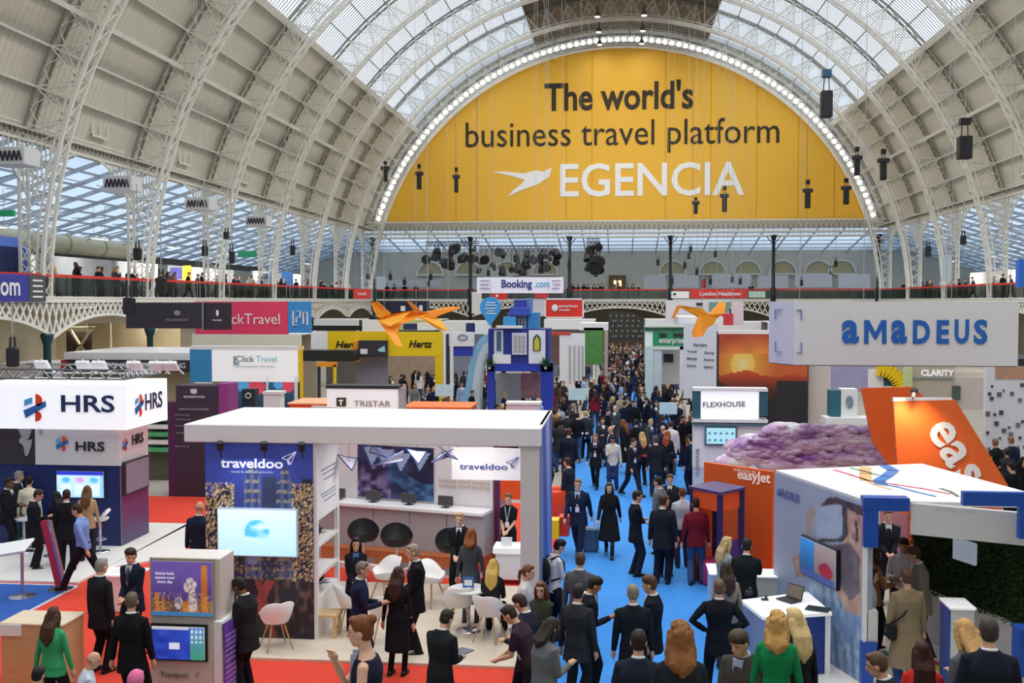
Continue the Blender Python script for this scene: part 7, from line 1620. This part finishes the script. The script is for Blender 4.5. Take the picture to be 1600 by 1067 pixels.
(1516,1054,1.3,0,'sit','m','suit','#4a4a52',K,'bald','#a08068','l','top of a balding head at the bottom edge right',{}),
(1330,1044,1.3,10,'sit','f','knit','#3a3c44',K,'short','#241c18','l','dark head of a seated person at the bottom edge by the photo wall',{}) ,
]
ppl=ppl[:-1]
NEAR={(563,963):7.3,(1062,973):7.8,(998,985):9.0,(1155,985):11.4,(1214,956):11.3,(1241,951):11.8,(1545,967):9.4,(1508,969):10.2,(1441,1003):10.2,(1370,1020):11.2,(146,1019):11.8,(862,966):12.6,(212,1048):9.2,(60,1042):10.2,(1516,1054):9.6}
for r in ppl:
    px,py,h,fc,pose,sex,top,tc,lc,hr,hcol,sk,lab,op=r
    fine=py>820
    if (px,py) not in NEAR and h>1.6:
        yq=fl(px,py,h).y
        if yq<13.7: NEAR[(px,py)]=yq
    if (px,py) in NEAR:
        Yn=NEAR[(px,py)]; hd=at(px,py,Yn); zs=stair_z(Yn); P_,f_=template(pose,sex,top,hr,op.get('legs','trousers'),fine); H=f_.hc.z+.12; s_=(hd.z-zs)/H; R_=Matrix.Rotation(fc*D2R,3,'Z'); hv=R_@Vector((f_.hc.x,f_.hc.y,0))*s_
        person(px,py,1.75*s_,fc,pose,sex,top,tc,lc,hr,hcol,lab,sk=sk,fine=fine,loc=Vector((hd.x-hv.x,Yn-hv.y,zs)),**op); continue
    person(px,py,h*(1.0 if h>1.6 else 1.72/h),fc,pose if 'sit' not in pose else pose,sex,top,tc,lc,hr,hcol,lab,sk=sk,fine=fine,**op) if h>1.6 else person(px,py,1.75,fc,pose,sex,top,tc,lc,hr,hcol,lab,sk=sk,fine=fine,**op)
# ================================================================ THE CROWD: one mesh per figure, parts too small to show
def crowd_mesh(pose,sex,top,hair,legs='trousers',q=1.):
    k=('cm',pose,sex,top,hair,legs,q)
    if k in VOX: return VOX[k]
    f=Fig(pose,sex)
    mats=[M0]*5; vs=[];fs=[];mi=[];n=0
    parts=[(f.body(),0,.026*q),(f.top(top),1,.03*q),(f.legs(legs),2,.03*q),(f.hair(hair),3,.022*q)]
    for mb,i,v in parts:
        me=remesh(mb,'x',M0,v,1)
        vs+=[tuple(q.co) for q in me.vertices]; fs+=[tuple(a+n for a in p.vertices) for p in me.polygons]; mi+=[i]*len(me.polygons); n=len(vs); bpy.data.meshes.remove(me)
    for a in (f.aR,f.aL):
        s_=f.shoe(a); fs+=[tuple(b+n for b in q) for q in s_.f]; vs+=s_.v; mi+=[4]*len(s_.f); n=len(vs)
    if top=='suit':
        m=MB(); f.chest(m,[(-.055,.56),(.055,.56),(.05,.48),(.0,.20),(-.05,.48)][::-1],.028,.014); fs+=[tuple(b+n for b in q) for q in m.f]; vs+=m.v; mi+=[5]*len(m.f); n=len(vs)
    me=bpy.data.meshes.new('person'); me.from_pydata([tuple(v) for v in vs],[],fs)
    for i in range(6): me.materials.append(M0)
    me.polygons.foreach_set('material_index',mi); me.polygons.foreach_set('use_smooth',[True]*len(me.polygons)); me.update(); VOX[k]=(me,f); return VOX[k]
KINDS=[('stand','m','suit','short'),('stand2','m','suit','thick'),('talk','m','suit','short'),('walk','m','suit','short'),('stand','f','knit','long'),('phone','f','suit','long'),('walk','f','coat','long'),('arms','m','shirt','short'),('stand2','m','knit','short'),('stand','f','dress','ponytail'),('clasp','m','suit','bald'),('walk','m','shirt','short')]
TOPC=[('black','#1d1e22'),('black','#1a1b20'),('navy','#222a42'),('charcoal','#34363c'),('navy','#1d2438'),('dark grey','#44474d'),('mid grey','#777a80'),('white','#d9d8da'),('pale blue','#9db4dc'),('crimson','#8a2433'),('brown','#5e4836'),('beige','#a89880'),('royal blue','#2f55b8'),('cream','#d5ccb8'),('dark green','#2d4438'),('pink','#cf8f9c')]
HAIRC=[('dark','#1f1815'),('brown','#3a2a20'),('dark','#241c18'),('dark','#1f1815'),('brown','#4a3324'),('dark','#2a201b'),('blonde','#c9a868'),('grey','#8c8680'),('auburn','#7a4424'),('light brown','#7d6248')]
cr=random.Random(99)
PEOPLE=[Vector(o.location).xy.to_tuple() for o in COL.objects if o.name.startswith('person') and o.type=='EMPTY']
seen={}
FARLIST=[]
def crowd(x,y,zone,grp,face=None,z=0.,far=False):
    k=cr.choice(KINDS); me,f=crowd_mesh(*k,q=1. if not far else 2.); tn,tc=cr.choice(TOPC[:12] if cr.random()<.85 else TOPC); hn,hcl=cr.choice(HAIRC)
    if cr.random()<.45: tn,tc=cr.choice(TOPC[:5])
    o=bpy.data.objects.new('person',me); COL.objects.link(o); s=cr.uniform(.95,1.06)
    o.location=(x,y,z); a=face if face is not None else cr.choice([0,180,0,180,90,-90,45,-135]); a+=cr.uniform(-25,25); o.rotation_euler=(0,0,a*D2R); o.scale=(s,s,s)
    ln,lcx=cr.choice([('black','#1c1d22'),('navy','#222840'),('black','#1c1d22'),('grey','#4a4c52'),('blue denim','#34507c')])
    for i,c in enumerate((skin(SK[cr.choice('llpptd')]),cloth(tc),cloth(lcx),hairm(hcl),mat('#17171a',.5,noise=0),cloth('#e4e6ea'))):
        o.material_slots[i].link='OBJECT'; o.material_slots[i].material=c
    g={'suit':'jacket','knit':'jumper','shirt':'shirt','coat':'long coat','dress':'dress'}[k[2]]
    aa=(a%360); dr='seen from behind' if aa<50 or aa>310 else ('facing the camera' if 130<aa<230 else ('facing left' if aa<180 else 'facing right'))
    hd='balding' if k[3]=='bald' else hn+'-haired'
    if far:
        FARLIST.append(o); return o
    dr={'seen from behind':'back turned','facing the camera':'facing us'}.get(dr,dr)
    lab='%s %s, %s %s, %s legs, %s, %s'%('balding' if hd=='balding' else hn+' haired','woman' if k[1]=='f' else 'man',tn,g,ln,dr,zone)
    while seen.get(lab) and cr.random()<.0: pass
    seen[lab]=seen.get(lab,0)+1
    o['label']=lab; o['category']='person'; o['group']=grp
    PEOPLE.append((x,y)); return o
def clear(x,y,r): return all((x-a)**2+(y-b)**2>r*r for a,b in PEOPLE)
BLOCK=[]
for o in COL.objects:      # footprints of walls and counters near the floor, to keep feet clear of them
    if o.type=='MESH' and o.parent is not None and o.get('kind') is None and o.name.split('.')[0] in('wall','rear_wall','grey_wall','white_wall','orange_wall','tower_wall','back_wall','dark_panel','purple_panel','portal_post','portal_leg','white_post','column','body','black_post','photo_wall','hedge_base','hedge_backing','cream_wall','post','inner_panel','green_wall','brown_wall','print_wall','beige_wall','pale_wall','white_panel','teal_panel','edge_panel','blue_end','green_slat','yellow_post'):
        ws=[Vector(c) for c in o.bound_box]
        if o.parent.location.length>0: ws=[w+o.parent.location for w in ws]
        if min(w.z for w in ws)<1.7: BLOCK.append((min(w.x for w in ws)-.3,max(w.x for w in ws)+.3,min(w.y for w in ws)-.3,max(w.y for w in ws)+.3))
def free(x,y,r=.55): return clear(x,y,r) and not any(a<x<b and c<y<d for a,b,c,d in BLOCK)
def fill(n,x0,x1,y0,y1,zone,grp,face=None,r=.55,pw=1.):
    k=0
    for _ in range(n*40):
        if k>=n: break
        t=cr.random()**pw; y=y0+(y1-y0)*t; x=cr.uniform(x0,x1)
        if free(x,y,r): crowd(x,y,zone,grp,face); k+=1
fill(12,-1.4,2.6,34.5,42,'blue aisle near the kiosk','aisle crowd, near part',r=.8)
fill(32,-1.4,2.6,42,56,'mid blue aisle','aisle crowd, middle part',r=.68)
fill(32,-4.9,-1.5,32.5,42,'just left of the aisle','crowd left of the aisle, near',r=.55)
fill(26,-6,-1.6,42,60,'left beyond the blue portal','crowd left of the aisle, far',r=.62)
fill(20,2.8,4.4,30,44,'right of the aisle','crowd right of the aisle, near',r=.5)
fill(12,2.9,5.6,44.5,56,'before the green portal','crowd right of the aisle, far',r=.55)
fill(22,-13,-8.4,47,64,'at the yellow stand','crowd at the yellow stand',r=.6)
fill(14,-9.2,-6.4,42,60,'left of the blue house','crowd left of the blue house',r=.55)
fill(8,-16,-11.5,33,39,'by the ClickTravel screens','crowd at the white fascia stand',r=.7)
fill(24,9.7,12.6,24,33.2,'right edge crowd','right edge crowd',r=.5)
fill(4,9,12.5,33,37,'behind the orange tails','crowd behind the orange tails',r=.7)
fill(6,7.0,9.5,34.5,38.5,'right of the sunset picture','crowd right of the sunset picture',r=.7)
# gallery visitors along the rails
def gal(n,side,y0,y1,lab,grp,far=False):
    for i in range(n):
        y=y0+(y1-y0)*(i+cr.random()*.7)/n; x=side*(26.45+cr.random()*1.2); crowd(x,y,lab,grp,face=(-90 if side<0 else 90) if cr.random()<.6 else None,z=GZ,far=far)
gal(20,-1,47.5,68,'left gallery rail','left gallery visitors'); gal(34,-1,68.5,104,'left gallery rail','left gallery visitors',True); gal(8,1,50,66,'right gallery rail','right gallery visitors'); gal(22,1,67,104,'','',True)
def fill2(n,x0,x1,y0,y1,r):
    k=0
    for _ in range(n*40):
        if k>=n: break
        y=cr.uniform(y0,y1); x=cr.uniform(x0,x1)
        if free(x,y,r): crowd(x,y,'','',None,far=True); k+=1
fill2(84,-1.45,2.65,56,78,.5); fill2(90,-1.45,2.65,78,106,.5); fill2(20,-10,-2,60,75,.7); fill2(16,3,9,57,75,.7)
for i in range(44):
    x=cr.choice([cr.uniform(-8,2),cr.uniform(-8,2),cr.uniform(-25,-20),cr.uniform(-18,25),cr.uniform(-12,0)]); crowd(x,YF+.7+cr.random()*1.6,'','',face=180 if cr.random()<.6 else 0,z=GZ,far=True)
# everyone past the three hundred nearest: one object
def join(objs,name):
    V=[];Fc=[];MI=[];mats=[];idx={};n=0
    for o in objs:
        me=o.data; M=Matrix.LocRotScale(o.location,o.rotation_euler,o.scale); co=np.empty(len(me.vertices)*3); me.vertices.foreach_get('co',co); co=co.reshape(-1,3)@np.array(M.to_3x3()).T+np.array(M.translation)
        sl=[s.material for s in o.material_slots]
        for m in sl:
            if m not in idx: idx[m]=len(mats); mats.append(m)
        V.append(co); mi=np.empty(len(me.polygons),dtype=int); me.polygons.foreach_get('material_index',mi); MI+= [idx[sl[a]] for a in mi]
        Fc+=[[v+n for v in p.vertices] for p in me.polygons]; n+=len(co)
    me=bpy.data.meshes.new(name); me.from_pydata(np.concatenate(V).tolist(),[],Fc)
    for m in mats: me.materials.append(m)
    me.polygons.foreach_set('material_index',MI); me.polygons.foreach_set('use_smooth',[True]*len(MI)); me.update()
    for o in objs: bpy.data.objects.remove(o)
    r=bpy.data.objects.new(name,me); COL.objects.link(r); return r
j=join(FARLIST,'distant_crowd')
